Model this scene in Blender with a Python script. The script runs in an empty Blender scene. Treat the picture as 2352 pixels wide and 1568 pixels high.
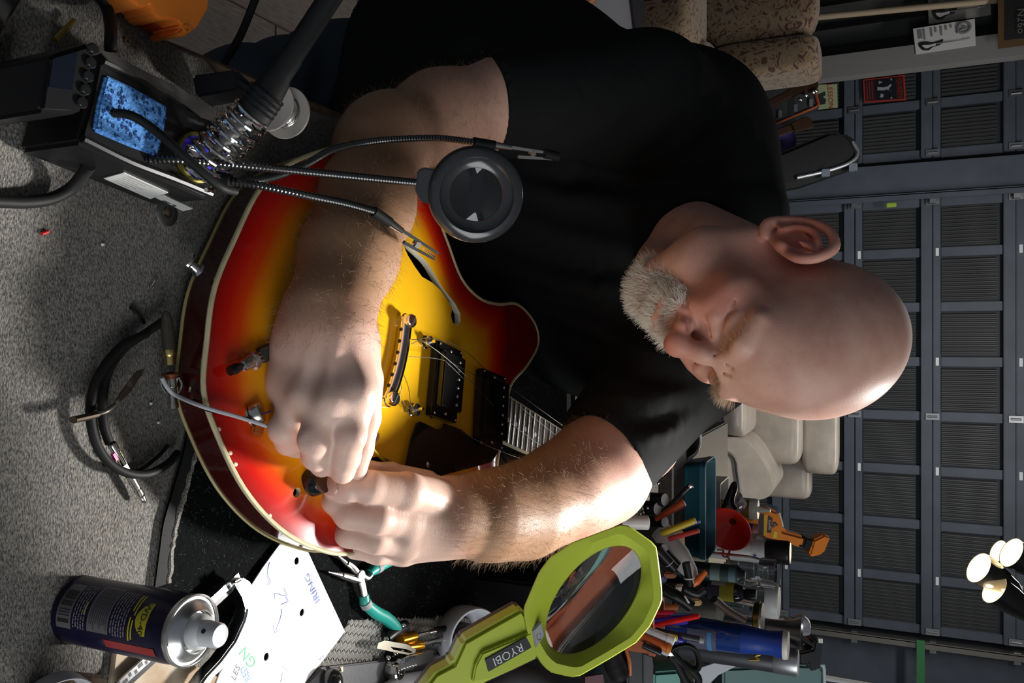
import bpy, bmesh, math, random
import numpy as np
from mathutils import Vector, Matrix, geometry
rng = np.random.default_rng(7); random.seed(7)
D = bpy.data; SC = bpy.context.scene; COL = SC.collection
PI = math.pi
# ---------------------------------------------------------------- camera, world, lights
CZ = 1.30                                   # eye height of the camera (m); the photograph is turned a quarter, so is the camera
F_PX = 1900.0; PITCH = math.radians(24)
CAM = np.array([0, 0, CZ])
FW = np.array([0, math.cos(PITCH), -math.sin(PITCH)])
UPV = np.array([0, math.sin(PITCH), math.cos(PITCH)])
RT = np.array([1.0, 0, 0])
cam = D.objects.new('camera', D.cameras.new('camera')); COL.objects.link(cam); SC.camera = cam
cam.data.sensor_width = 36; cam.data.lens = F_PX / 2352 * 36; cam.data.clip_start = 0.02
cam.matrix_world = Matrix(((UPV[0], -RT[0], -FW[0], 0), (UPV[1], -RT[1], -FW[1], 0), (UPV[2], -RT[2], -FW[2], CZ), (0, 0, 0, 1)))
SC.view_settings.view_transform = 'Standard'; SC.view_settings.look = 'None'
SC.view_settings.exposure = 0.12; SC.view_settings.gamma = 1.0; SC.view_settings.use_curve_mapping = False
W = D.worlds.new('world'); SC.world = W; W.use_nodes = True
W.node_tree.nodes['Background'].inputs[0].default_value = (0.55, 0.62, 0.75, 1)
W.node_tree.nodes['Background'].inputs[1].default_value = 0.2
def light(name, kind, loc, target, energy, color=(1, 1, 1), **kw):
    l = D.lights.new(name, kind); l.energy = energy; l.color = color
    for k, v in kw.items(): setattr(l, k, v)
    o = D.objects.new(name, l); COL.objects.link(o); o.location = loc
    if target is not None:
        o.rotation_euler = (Vector(target) - Vector(loc)).to_track_quat('-Z', 'Y').to_euler()
    return o
# work lamp high on the right behind the man: it lights his hands, the guitar top and the bench
light('work_lamp_light', 'SPOT', (0.50, 1.50, CZ + 0.44), (0.085, 0.535, CZ - 0.47), 180, (1, 0.975, 0.94), spot_size=math.radians(32), spot_blend=1.0, shadow_soft_size=0.09)
# daylight through a window on the right, behind the camera
light('window_light', 'AREA', (2.1, -0.5, CZ + 0.75), (0.1, 1.0, CZ - 0.2), 36, (0.94, 0.97, 1.0), shape='RECTANGLE', size=1.8, size_y=1.2)
# ceiling lamp deeper in the garage
light('ceiling_light', 'AREA', (0.3, 4.6, CZ + 1.40), (0.3, 4.9, 0), 48, (1, 0.97, 0.93), shape='RECTANGLE', size=2.4, size_y=0.3)
# ---------------------------------------------------------------- pixel helpers (photograph is 2352 x 1568)
def ray(px, py):
    return FW + UPV * ((px - 1176) / F_PX) + RT * ((py - 784) / F_PX)
def at(px, py, d): return CAM + ray(px, py) * d
def onz(px, py, z):
    r = ray(px, py); return CAM + r * ((z - CZ) / r[2])
def ony(px, py, y):
    r = ray(px, py); return CAM + r * (y / r[1])
def onp(px, py, o, n):
    r = ray(px, py); return CAM + r * (np.dot(np.array(o) - CAM, n) / np.dot(r, n))
def px2m(r, d): return r * d / F_PX
def proj(P):
    q = np.asarray(P) - CAM; d = q @ FW
    return np.stack([1176 + F_PX * (q @ UPV) / d, 784 + F_PX * q[..., 0] / d, d], -1)
def nrm(v):
    v = np.asarray(v, float); return v / np.linalg.norm(v)
# ---------------------------------------------------------------- materials
_mats = {}
def M(name, col, rough=0.5, metal=0.0, noise=0.0, nscale=60, bump=0.0, bscale=200, coat=0.0, trans=0.0, ior=1.45, emit=None, estr=0, sss=0, spec=0.5, col2=None, alpha=1, attr=None, stretch=None, sheen=0):
    if name in _mats: return _mats[name]
    m = D.materials.new(name); m.use_nodes = True; nt = m.node_tree; b = nt.nodes['Principled BSDF']
    def link(a, c): nt.links.new(a, c)
    b.inputs['Roughness'].default_value = rough; b.inputs['Metallic'].default_value = metal
    b.inputs['Coat Weight'].default_value = coat; b.inputs['Transmission Weight'].default_value = trans
    b.inputs['IOR'].default_value = ior; b.inputs['Specular IOR Level'].default_value = spec
    b.inputs['Alpha'].default_value = alpha; b.inputs['Sheen Weight'].default_value = sheen
    c4 = (*col, 1); b.inputs['Base Color'].default_value = c4
    if sss:
        b.inputs['Subsurface Weight'].default_value = sss; b.inputs['Subsurface Radius'].default_value = (0.010, 0.004, 0.002); b.inputs['Subsurface Scale'].default_value = 0.6
    tc = None
    def coords():
        nonlocal tc
        if tc is None:
            t = nt.nodes.new('ShaderNodeTexCoord'); tc = t.outputs['Object']
            if stretch:
                mp = nt.nodes.new('ShaderNodeMapping'); mp.inputs['Scale'].default_value = stretch; link(tc, mp.inputs[0]); tc = mp.outputs[0]
        return tc
    if noise:
        n = nt.nodes.new('ShaderNodeTexNoise'); n.inputs['Scale'].default_value = nscale; n.inputs['Detail'].default_value = 5
        link(coords(), n.inputs['Vector'])
        r = nt.nodes.new('ShaderNodeMapRange'); r.inputs[1].default_value = 0.3; r.inputs[2].default_value = 0.7
        link(n.outputs['Fac'], r.inputs[0])
        mx = nt.nodes.new('ShaderNodeMix'); mx.data_type = 'RGBA'
        k2 = col2 if col2 else tuple(c * (1 - noise) for c in col)
        mx.inputs[6].default_value = c4; mx.inputs[7].default_value = (*k2, 1); link(r.outputs[0], mx.inputs[0]); link(mx.outputs[2], b.inputs['Base Color'])
    if bump:
        n = nt.nodes.new('ShaderNodeTexNoise'); n.inputs['Scale'].default_value = bscale; n.inputs['Detail'].default_value = 3
        link(coords(), n.inputs['Vector']); bp = nt.nodes.new('ShaderNodeBump'); bp.inputs['Strength'].default_value = bump; bp.inputs['Distance'].default_value = 0.002
        link(n.outputs['Fac'], bp.inputs['Height']); link(bp.outputs[0], b.inputs['Normal'])
    if emit: b.inputs['Emission Color'].default_value = (*emit, 1); b.inputs['Emission Strength'].default_value = estr
    _mats[name] = m; return m
def ramp_attr(name, attr, stops, rough=0.3, coat=0.0, bump=0):
    m = M(name, (1, 1, 1), rough, coat=coat, bump=bump, spec=.3); nt = m.node_tree
    a = nt.nodes.new('ShaderNodeAttribute'); a.attribute_name = attr
    r = nt.nodes.new('ShaderNodeValToRGB'); nt.links.new(a.outputs['Fac'], r.inputs[0]); nt.links.new(r.outputs[0], nt.nodes['Principled BSDF'].inputs['Base Color'])
    e = r.color_ramp.elements
    while len(e) < len(stops): e.new(0.5)
    for i, (p, c) in enumerate(stops): e[i].position = p; e[i].color = (*c, 1)
    return m
# ---------------------------------------------------------------- mesh helpers
ORG = {}                                    # world origin of every object that may parent others
def _link(o, parent, origin):
    COL.objects.link(o)
    if parent is not None:
        o.parent = parent; ORG[o] = ORG[parent]
    else:
        ORG[o] = np.array(origin, float); o.location = origin
    return o
def mesh_obj(name, verts, faces, mat, parent=None, smooth=True, angle=40, origin=None, bevel=0, attrs=None, mats=None, fmat=None):
    verts = np.asarray(verts, float).reshape(-1, 3)
    if parent is not None: origin = ORG[parent]
    elif origin is None: origin = np.array([verts[:, 0].mean(), verts[:, 1].mean(), verts[:, 2].min()])
    me = D.meshes.new(name); me.from_pydata((verts - origin).tolist(), [], faces)
    for mt in (mats or [mat]): me.materials.append(mt)
    if fmat is not None: me.polygons.foreach_set('material_index', fmat)
    if attrs:
        for k, v in attrs.items():
            a = me.attributes.new(k, 'FLOAT', 'POINT'); a.data.foreach_set('value', np.asarray(v, np.float32))
    if bevel:
        bm = bmesh.new(); bm.from_mesh(me)
        ed = [e for e in bm.edges if len(e.link_faces) == 2 and e.calc_face_angle(0) > 0.6]
        bmesh.ops.bevel(bm, geom=ed, offset=bevel, segments=2, affect='EDGES', clamp_overlap=True)
        bm.to_mesh(me); bm.free()
    if smooth:
        me.polygons.foreach_set('use_smooth', [True] * len(me.polygons))
        if angle < 180: me.set_sharp_from_angle(angle=math.radians(angle))
    me.update()
    return _link(D.objects.new(name, me), parent, origin)
def frame_of(z, x=None):
    z = nrm(z)
    if x is None: x = (1, 0, 0) if abs(z[0]) < 0.8 else (0, 1, 0)
    x = np.asarray(x, float); x = nrm(x - z * (x @ z)); return x, np.cross(z, x), z
def catmull(P, n=8, closed=False):
    P = np.asarray(P, float); out = []
    N = len(P)
    if N == 2 and not closed: return np.array([P[0] + (P[1] - P[0]) * t for t in np.linspace(0, 1, n + 1)])
    rngi = range(N) if closed else range(N - 1)
    for i in rngi:
        if closed: p0, p1, p2, p3 = P[i - 1], P[i], P[(i + 1) % N], P[(i + 2) % N]
        else: p0 = P[i - 1] if i else 2 * P[0] - P[1]; p1 = P[i]; p2 = P[i + 1]; p3 = P[i + 2] if i + 2 < N else 2 * P[-1] - P[-2]
        for t in np.arange(n) / n:
            out.append(0.5 * (2 * p1 + (p2 - p0) * t + (2 * p0 - 5 * p1 + 4 * p2 - p3) * t * t + (3 * p1 - p0 - 3 * p2 + p3) * t ** 3))
    if not closed: out.append(P[-1])
    return np.array(out)
class MB:
    def __init__(s): s.v = []; s.f = []; s.n = 0; s.fm = []; s.cm = 0
    def add(s, v, f):
        v = np.asarray(v, float).reshape(-1, 3); s.v.append(v); k = s.n
        s.f += [tuple(i + k for i in q) for q in f]; s.fm += [s.cm] * len(f); s.n += len(v); return s
    def m(s, i): s.cm = i; return s
    def box(s, c, size, R=None, taper=1.0):
        h = np.array(size, float) / 2
        v = np.array([(x, y, z) for z in (-1, 1) for y in (-1, 1) for x in (-1, 1)], float) * h
        v[4:, :2] *= taper
        if R is not None: v = v @ np.asarray(R).T
        return s.add(v + np.asarray(c, float), [(0, 2, 3, 1), (4, 5, 7, 6), (0, 1, 5, 4), (2, 6, 7, 3), (0, 4, 6, 2), (1, 3, 7, 5)])
    def lathe(s, o, axis, prof, n=24, xdir=None, sx=1.0, sy=1.0, closed=False):
        x, y, z = frame_of(axis, xdir); o = np.asarray(o, float)
        a = np.arange(n) * 2 * PI / n; ring = np.cos(a)[:, None] * x * sx + np.sin(a)[:, None] * y * sy
        v = []; idx = []; k = 0
        for r, h in prof:
            if r <= 1e-9: v.append((o + z * h)[None]); idx.append([k]); k += 1
            else: v.append(o + z * h + ring * r); idx.append(list(range(k, k + n))); k += n
        f = []
        for A, B in zip(idx[:-1], idx[1:]):
            for i in range(n):
                j = (i + 1) % n
                if len(A) == 1 and len(B) == 1: continue
                if len(A) == 1: f.append((A[0], B[j], B[i]) if False else (B[i], A[0], B[j]))
                elif len(B) == 1: f.append((A[i], A[j], B[0]))
                else: f.append((A[i], A[j], B[j], B[i]))
        return s.add(np.concatenate(v), f)
    def cyl(s, p0, p1, r0, r1=None, n=20, caps=True):
        r1 = r0 if r1 is None else r1; p0 = np.asarray(p0, float); p1 = np.asarray(p1, float); L = np.linalg.norm(p1 - p0)
        pr = [(r0, 0), (r1, L)]
        if caps: pr = [(0, 0)] + pr + [(0, L)]
        return s.lathe(p0, p1 - p0, pr, n)
    def tube(s, P, r, n=8, sub=8, closed=False, caps=True, flat=1.0, nref=None):
        P = catmull(P, sub, closed) if sub > 1 else np.asarray(P, float); N = len(P)
        r = np.interp(np.linspace(0, 1, N), np.linspace(0, 1, len(r)), r) if np.ndim(r) else np.full(N, float(r))
        T = np.gradient(P, axis=0) if not closed else np.roll(P, -1, 0) - np.roll(P, 1, 0)
        T /= np.linalg.norm(T, axis=1)[:, None] + 1e-12
        x = frame_of(T[0], nref)[0]; v = []
        a = np.arange(n) * 2 * PI / n
        for i in range(N):
            x = x - T[i] * (x @ T[i]); x /= np.linalg.norm(x); y = np.cross(T[i], x)
            v.append(P[i] + (np.cos(a)[:, None] * x * flat + np.sin(a)[:, None] * y) * r[i])
        f = []
        for i in range(N if closed else N - 1):
            A = i * n; B = ((i + 1) % N) * n
            f += [(A + j, A + (j + 1) % n, B + (j + 1) % n, B + j) for j in range(n)]
        if caps and not closed: f += [tuple(range(n - 1, -1, -1)), tuple(range((N - 1) * n, N * n))]
        return s.add(np.concatenate(v), f)
    def prism(s, pts, off):
        """solid from a closed loop of 3-D points, pushed along off"""
        P = np.asarray(pts, float); N = len(P); off = np.asarray(off, float)
        # loop normal; keep faces outward
        c = P.mean(0); nn = sum(np.cross(P[i] - c, P[(i + 1) % N] - c) for i in range(N))
        if nn @ off > 0: P = P[::-1]
        f = [tuple(range(N)), tuple(range(2 * N - 1, N - 1, -1))] + [(i, N + i, N + (i + 1) % N, (i + 1) % N) for i in range(N)]
        return s.add(np.concatenate([P, P + off]), f)
    def ball(s, c, r, n=14, R=None):
        r = np.broadcast_to(np.asarray(r, float), 3); m = max(6, n // 2)
        v = [(0, 0, -1)]
        for i in range(1, m):
            t = PI * i / m
            v += [(math.sin(t) * math.cos(2 * PI * j / n), math.sin(t) * math.sin(2 * PI * j / n), -math.cos(t)) for j in range(n)]
        v.append((0, 0, 1)); v = np.array(v) * r
        if R is not None: v = v @ np.asarray(R).T
        f = [(0, 1 + (j + 1) % n, 1 + j) for j in range(n)]
        for i in range(m - 2):
            a = 1 + i * n; b = a + n
            f += [(a + j, a + (j + 1) % n, b + (j + 1) % n, b + j) for j in range(n)]
        a = 1 + (m - 2) * n; t = len(v) - 1
        f += [(a + j, a + (j + 1) % n, t) for j in range(n)]
        return s.add(v + np.asarray(c, float), f)
    def build(s, name, mat, parent=None, **kw):
        mats = kw.pop('mats', None)
        if mats: kw['mats'] = mats; kw['fmat'] = s.fm
        return mesh_obj(name, np.concatenate(s.v), s.f, mat, parent, **kw)
def tag(o, label, cat, group=None, kind=None):
    if label: o['label'] = label
    if cat: o['category'] = cat
    if group: o['group'] = group
    if kind: o['kind'] = kind
    return o
def thing(name, label, cat, loc, group=None):
    o = D.objects.new(name, None); o.empty_display_size = 0.05; COL.objects.link(o); o.location = loc; ORG[o] = np.array(loc, float)
    return tag(o, label, cat, group)
def struct(o): o['kind'] = 'structure'; return o
_tx = {}
def text_geo(s):
    if s not in _tx:
        c = D.curves.new('t', 'FONT'); c.body = s; c.align_x = 'CENTER'; c.align_y = 'CENTER'; c.resolution_u = 2
        o = D.objects.new('t', c); COL.objects.link(o)
        me = o.to_mesh(); v = np.array([p.co[:] for p in me.vertices]); f = [tuple(p.vertices) for p in me.polygons]
        o.to_mesh_clear(); D.objects.remove(o); D.curves.remove(c); _tx[s] = (v, f)
    return _tx[s]
def text(mb, s, o, ex, ey, size, sx=1.0):
    """lettering in the plane (ex, ey) at o, letter height about size"""
    v, f = text_geo(s); ex = nrm(ex); ey = nrm(ey)
    return mb.add(np.asarray(o, float) + v[:, :1] * ex * size * 1.4 * sx + v[:, 1:2] * ey * size * 1.4, f)
# ---------------------------------------------------------------- implicit sculpting: smooth unions of tapered limbs, turned into one surface
class Field:
    def __init__(s, lo, hi, h):
        s.lo = np.array(lo, np.float32); s.h = h; s.n = np.ceil((np.array(hi) - lo) / h).astype(int) + 1
        s.a = np.full(s.n, 0.05, np.float32)
    def _blk(s, lo, hi):
        i0 = np.clip(np.floor((lo - s.lo) / s.h).astype(int), 0, s.n); i1 = np.clip(np.ceil((hi - s.lo) / s.h).astype(int) + 1, 0, s.n)
        if np.any(i1 <= i0): return None, None
        g = [(s.lo[k] + s.h * np.arange(i0[k], i1[k])).astype(np.float32) for k in range(3)]
        return tuple(slice(i0[k], i1[k]) for k in range(3)), (g[0][:, None, None], g[1][None, :, None], g[2][None, None, :])
    def cone(s, p, q, r0, r1=None, k=0.01, cut=False, n=None, sq=1.0):
        r1 = r0 if r1 is None else r1; p = np.asarray(p, float); q = np.asarray(q, float); pad = max(r0, r1) + k + 0.022
        sl, G = s._blk(np.minimum(p, q) - pad, np.maximum(p, q) + pad)
        if sl is None: return s
        b = q - p; L2 = b @ b + 1e-12
        x, y, z = G[0] - p[0], G[1] - p[1], G[2] - p[2]
        t = np.clip((x * b[0] + y * b[1] + z * b[2]) / L2, 0, 1)
        x = x - t * b[0]; y = y - t * b[1]; z = z - t * b[2]
        d2 = x * x + y * y + z * z
        if n is not None:
            n = nrm(n); w = x * n[0] + y * n[1] + z * n[2]; d2 = d2 + w * w * (1 / sq ** 2 - 1)
        s._mixd(sl, np.sqrt(d2) - (r0 + t * (r1 - r0)), k, cut); return s
    def _mixd(s, sl, d, k, cut):
        a = s.a[sl]
        if not cut:
            if k > 0:
                h = np.maximum(k - np.abs(a - d), 0) / k; s.a[sl] = np.minimum(a, d) - h * h * (k * 0.25)
            else: s.a[sl] = np.minimum(a, d)
        else:
            d = -d; h = np.maximum(k - np.abs(a - d), 0) / max(k, 1e-6); s.a[sl] = np.maximum(a, d) + h * h * (k * 0.25)
    def ell(s, c, r, R=None, k=0.01, cut=False):
        c = np.asarray(c, float); r = np.asarray(r, float); pad = r.max() + k + 0.022
        sl, G = s._blk(c - pad, c + pad)
        if sl is None: return s
        x, y, z = G[0] - c[0], G[1] - c[1], G[2] - c[2]
        if R is not None:
            R = np.asarray(R); x, y, z = (x * R[0, i] + y * R[1, i] + z * R[2, i] for i in range(3))
        k0 = np.sqrt((x / r[0]) ** 2 + (y / r[1]) ** 2 + (z / r[2]) ** 2); k1 = np.sqrt((x / r[0] ** 2) ** 2 + (y / r[1] ** 2) ** 2 + (z / r[2] ** 2) ** 2)
        s._mixd(sl, k0 * (k0 - 1) / (k1 + 1e-6), k, cut); return s
    def chain(s, P, r, k=0.006, **kw):
        r = np.interp(np.linspace(0, 1, len(P)), np.linspace(0, 1, len(r)), r) if np.ndim(r) else [r] * len(P)
        for i in range(len(P) - 1): s.cone(P[i], P[i + 1], r[i], r[i + 1], k, **kw)
        return s
    def plane(s, o, n):
        """cut away everything on the +n side of the plane"""
        n = nrm(n); g = [s.lo[k] + s.h * np.arange(s.n[k], dtype=np.float32) for k in range(3)]
        d = (g[0] - o[0])[:, None, None] * n[0] + (g[1] - o[1])[None, :, None] * n[1] + (g[2] - o[2])[None, None, :] * n[2]
        np.maximum(s.a, d.astype(np.float32), out=s.a); return s
    def cap(s, o, n, R):
        """cut flat at the plane through o, only on the +n side and within R of o"""
        o = np.asarray(o, float); n = nrm(n); sl, G = s._blk(o - R, o + R)
        x, y, z = G[0] - o[0], G[1] - o[1], G[2] - o[2]
        s.a[sl] = np.maximum(s.a[sl], -np.maximum(-(x * n[0] + y * n[1] + z * n[2]), np.sqrt(x * x + y * y + z * z) - R)); return s
    def surface(s):
        a = s.a; a[0] = a[-1] = 0.05; a[:, 0] = a[:, -1] = 0.05; a[:, :, 0] = a[:, :, -1] = 0.05
        I = a < 0; n = s.n
        c = np.zeros(n - 1, np.uint8)
        for dx in (0, 1):
            for dy in (0, 1):
                for dz in (0, 1): c += I[dx:n[0] - 1 + dx, dy:n[1] - 1 + dy, dz:n[2] - 1 + dz]
        cell = np.argwhere((c > 0) & (c < 8)); idx = np.full(n - 1, -1, np.int32); idx[tuple(cell.T)] = np.arange(len(cell))
        acc = np.zeros((len(cell), 3)); cnt = np.zeros(len(cell))
        cor = [(x, y, z) for x in (0, 1) for y in (0, 1) for z in (0, 1)]
        for i, u in enumerate(cor):
            for v in cor[i + 1:]:
                if sum(abs(p - q) for p, q in zip(u, v)) != 1: continue
                A = a[tuple((cell + u).T)].astype(float); B = a[tuple((cell + v).T)].astype(float); m = (A < 0) != (B < 0)
                t = (A / (A - B + 1e-12))[:, None]; P = np.array(u) + t * (np.array(v) - np.array(u)); acc[m] += P[m]; cnt[m] += 1
        V = s.lo + s.h * (cell + acc / cnt[:, None]); faces = []
        for ax in range(3):
            b, d = (ax + 1) % 3, (ax + 2) % 3
            s0 = [slice(1, n[k] - 1) for k in range(3)]; s1 = list(s0); s0[ax] = slice(0, n[ax] - 1); s1[ax] = slice(1, n[ax])
            A = I[tuple(s0)]; B = I[tuple(s1)]
            E = np.argwhere(A != B); fl = A[tuple(E.T)]
            off = np.ones(3, int); off[ax] = 0; E = E + off
            q = []
            for db, dd in ((-1, -1), (0, -1), (0, 0), (-1, 0)):
                e = E.copy(); e[:, b] += db; e[:, d] += dd; q.append(idx[tuple(e.T)])
            q = np.stack(q, 1); q[~fl] = q[~fl][:, ::-1]; faces.append(q)
        return V, np.concatenate(faces)
def smooth_mesh(V, Fq, it=2, lam=0.5):
    e = np.concatenate([Fq[:, [0, 1]], Fq[:, [1, 2]], Fq[:, [2, 3]], Fq[:, [3, 0]]]); n = len(V)
    e = np.concatenate([e, e[:, ::-1]])
    deg = np.bincount(e[:, 0], minlength=n).astype(float)
    for _ in range(it):
        for l in (lam, -lam * 1.02):
            S = np.stack([np.bincount(e[:, 0], V[e[:, 1], k], n) for k in range(3)], 1) / np.maximum(deg, 1)[:, None]; V = V + l * (S - V)
    return V
def vnormals(V, Fq):
    n = np.cross(V[Fq[:, 2]] - V[Fq[:, 0]], V[Fq[:, 3]] - V[Fq[:, 1]]); N = np.zeros_like(V)
    for k in range(4): np.add.at(N, Fq[:, k], n)
    return N / (np.linalg.norm(N, axis=1)[:, None] + 1e-12)
# ---------------------------------------------------------------- room shell and workbench
TZ = CZ - 0.52                               # top of the carpet on the bench
YD = 6.4                                     # inner face of the garage doors
def slab(name, c, size, mat, parent=None, bevel=0): return MB().box(c, size).build(name, mat, parent, smooth=False, bevel=bevel)
FLR = M('grey_vinyl_plank', (.25, .215, .19), .55, noise=.4, nscale=30, bump=.15, bscale=300, stretch=(6, 1, 1))
floor = struct(slab('floor', (0, 3, -.02), (7.6, 8, .03), M('floor_joint', (.09, .08, .07), .8)))
pm = None
for i in range(11):
    for j in range(4):
        xx = -2.3 + i * .183; yy = .95 + j * 1.2 + (i % 3) * .38
        if pm is None: p_ = slab('plank', (xx, yy, -.002), (.179, 1.196, .008), FLR, floor, .001); pm = p_.data; px0 = (xx, yy)
        else:
            p_ = D.objects.new('plank', pm); _link(p_, floor, None); p_.location = (xx - px0[0], yy - px0[1], 0)
WALLC = M('dark_blue_grey_paint', (.045, .052, .066), .65, noise=.2, nscale=8)
struct(slab('wall_back', (0, YD + .22, 1.4), (7.6, .1, 2.9), WALLC)); struct(slab('wall_left', (-3.75, 3, 1.4), (.1, 8, 2.9), WALLC)); struct(slab('wall_right', (3.75, 3, 1.4), (.1, 8, 2.9), M('grey_wall_paint', (.25, .25, .25), .8)))
struct(slab('ceiling', (0, 3, 2.85), (7.6, 8, .08), M('ceiling_white', (.35, .35, .34), .9)))
WOODB = M('bench_plywood', (.20, .13, .08), .6, noise=.4, nscale=12, stretch=(1, 8, 1))
stl = thing('padded_stool', 'black padded stool behind the bench in the dark', 'stool', (.10, 1.9, 0)); slab('seat', (.10, 1.90, .645), (.52, .42, .09), M('stool_vinyl', (.012, .012, .013), .5), stl, .02)
for x_ in (-.1, .3):
    for y_ in (1.74, 2.06): slab('leg', (x_, y_, .30), (.03, .03, .60), M('stool_leg', (.02, .02, .02), .5), stl)
bench = thing('workbench', 'plywood workbench carrying the grey carpet and the guitar', 'workbench', (.45, .8, 0))
P_ = [(-.245, .27), (1.15, .27), (1.15, 1.44), (0.035, 1.44), (.03, 1.16), (-.03, 1.0), (-.08, .935), (-.245, .90)]
MB().prism([(x, y, TZ - .006) for x, y in P_], (0, 0, -.04)).build('bench_top', WOODB, bench, smooth=False, bevel=.004)
for x, y in ((-.17, .34), (1.08, .34), (1.08, 1.28), (.12, 1.27), (-.17, .86)): slab('leg', (x, y, (TZ - .046) / 2), (.07, .07, TZ - .046), WOODB, bench)
GC = M('grey_woven_carpet', (.28, .26, .225), .95, noise=.9, nscale=950, col2=(.025, .027, .030), bump=.7, bscale=1100, sheen=.1, stretch=(.45, 1, 1))
nt = GC.node_tree
def edge_curve():
    P = [onz(300, 20, TZ), onz(345, 55, TZ), onz(400, 105, TZ), onz(470, 135, TZ), onz(505, 175, TZ), onz(560, 200, TZ)]
    return catmull(P, 6)
ec = edge_curve(); GP = [(1.145, .275, TZ), (1.145, 1.435, TZ), (.038, 1.435, TZ), (.033, 1.16, TZ), (-.028, 1.0, TZ), (-.08, .935, TZ), (-.243, .90, TZ)] + [tuple(p) for p in ec[::-1] if p[1] < .88] + [(-.30, .275, TZ)]
MBc = MB().prism(GP, (0, 0, -.006))
carpet = tag(MBc.build('carpet', GC, None, smooth=True, bevel=.002), 'worn grey woven carpet covering the top of the workbench', 'carpet')
# black mat with a frayed strip along its front edge
BLK = M('black_pile_carpet', (.0065, .007, .0075), .95, noise=.5, nscale=300, bump=.7, bscale=900, spec=.05)
fr = [onz(*p, TZ) for p in ((352, 1345), (362, 1270), (372, 1200), (392, 1130), (412, 1060), (425, 1000), (430, 900))]
bk = [onz(*p, TZ) for p in ((455, 760), (600, 700), (820, 560))] + [np.array([-.07, .94, TZ]), np.array([-.022, 1.005, TZ]), np.array([.040, 1.165, TZ]), np.array([.042, 1.40, TZ]), np.array([.46, 1.40, TZ])] + [onz(*p, TZ) for p in ((1100, 1440), (790, 1455), (560, 1480), (330, 1480))]
mat_b = tag(MB().prism([p + [0, 0, .0045] for p in catmull(fr, 4)] + [np.array(p) + [0, 0, .0045] for p in bk], (0, 0, -.004)).build('floor_mat', BLK, None, smooth=False), 'black fuzzy carpet mat under the guitar and pliers', 'mat')
q = proj(np.array(fr)); sft = catmull([np.array(p) + [.0, .010, .005] for p in fr], 6)
MB().tube(sft + rng.normal(size=sft.shape) * .0006, .0026, 6, 1).build('frayed_edge', M('frayed_jute', (.32, .30, .26), .95, noise=.6, nscale=600, bump=.8, bscale=700), mat_b)['label'] = 'pale frayed grey edge'
fb = catmull(fr, 5); MB().add(np.concatenate([fb + [0, -.003, .0052], fb + [0, .0085, .0056]]), [(i, len(fb) + i, len(fb) + i + 1, i + 1) for i in range(len(fb) - 1)]).build('edge_strip', M('edge_black', (.006, .006, .006), .8), mat_b, smooth=False)  # flat near-black strip along the mat's front edge
# ---------------------------------------------------------------- the sunburst semi-hollow guitar, laid on the bench
GO = np.array([0.03400171, 0.76772056, -0.45229251]) + CAM
GR = np.array([[0.33494728, 0.93919393, -0.07566423], [0.93763122, -0.34016376, -0.07166804], [0.09304842, 0.04694013, 0.99455448]])
def gl(u, v, w=0.0): return GO + GR @ (np.array([u, v, w]) / 1000)
def gpx(px, py, w=0.0):
    """pixel to (u, v) in mm on the plane w mm above the guitar's edge plane"""
    P = onp(px, py, GO + GR[:, 2] * w / 1000, GR[:, 2]); return (GR.T @ (P - GO))[:2] * 1000
def gp(px, py, w=0.0): u, v = gpx(px, py, w); return gl(u, v, w)
GU, GV, GW = GR.T
OUT = catmull([(-174, -175), (-226, -128), (-257, -84), (-272, -27), (-280, 19), (-276, 61), (-268, 100), (-246, 129), (-209, 163), (-163, 187), (-116, 197), (-68, 197), (-5, 180), (55, 146), (110, 134), (165, 142), (222, 150), (256, 128), (254, 100), (225, 78), (193, 66), (190, 45), (196, 20), (196, -20), (206, -53), (241, -87), (268, -128), (252, -153), (201, -160), (150, -140), (105, -130), (60, -137), (20, -168), (-20, -196), (-75, -210), (-130, -202)], 5, True)
def inpoly(P, poly):
    x, y = P[:, 0], P[:, 1]; ins = np.zeros(len(P), bool); n = len(poly)
    for i in range(n):
        (x0, y0), (x1, y1) = poly[i], poly[i - 1]
        c = ((y0 > y) != (y1 > y)) & (x < (x1 - x0) * (y - y0) / (y1 - y0 + 1e-12) + x0); ins ^= c
    return ins
def edist(P, poly):
    d = np.full(len(P), 1e9)
    for i in range(len(poly)):
        a, b = poly[i - 1], poly[i]; e = b - a; t = np.clip(((P - a) @ e) / (e @ e + 1e-12), 0, 1); d = np.minimum(d, np.linalg.norm(P - a - t[:, None] * e, axis=1))
    return d
def sst(x): x = np.clip(x, 0, 1); return x * x * (3 - 2 * x)
def arch(P): return 9.0 * sst(edist(P, OUT) / 75.0)
def circ(c, r, n=20): a = np.arange(n) * 2 * PI / n; return np.stack([c[0] + r * np.cos(a), c[1] + r * np.sin(a)], 1)
FH = np.array([gpx(x, y, 6) for x, y in ((918, 558), (932, 588), (947, 612), (964, 636), (987, 649), (1010, 668), (1025, 688), (1037, 708), (1032, 725), (1036, 742), (1046, 749), (1055, 740), (1058, 720), (1047, 697), (1030, 678), (1012, 658), (997, 634), (985, 614), (972, 598), (950, 578), (933, 562), (922, 553))])
FH2 = np.array([gpx(x, y, 6) for x, y in ((808, 1072), (826, 1061), (845, 1052), (862, 1047), (877, 1050), (900, 1062), (926, 1068), (948, 1086), (930, 1110), (880, 1122), (830, 1112))])
H1 = circ(gpx(862, 1003, 8), 5.4); H2 = circ(gpx(689, 1131, 7), 4.2)
PK1 = np.array([gpx(x, y, 9) for x, y in ((978, 800), (1010, 790), (1040, 960), (986, 968))])
HOLES = [FH, FH2, H1, H2]
g = np.stack(np.meshgrid(np.arange(-285, 275, 7.0), np.arange(-212, 202, 7.0), indexing='ij'), -1).reshape(-1, 2)
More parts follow.
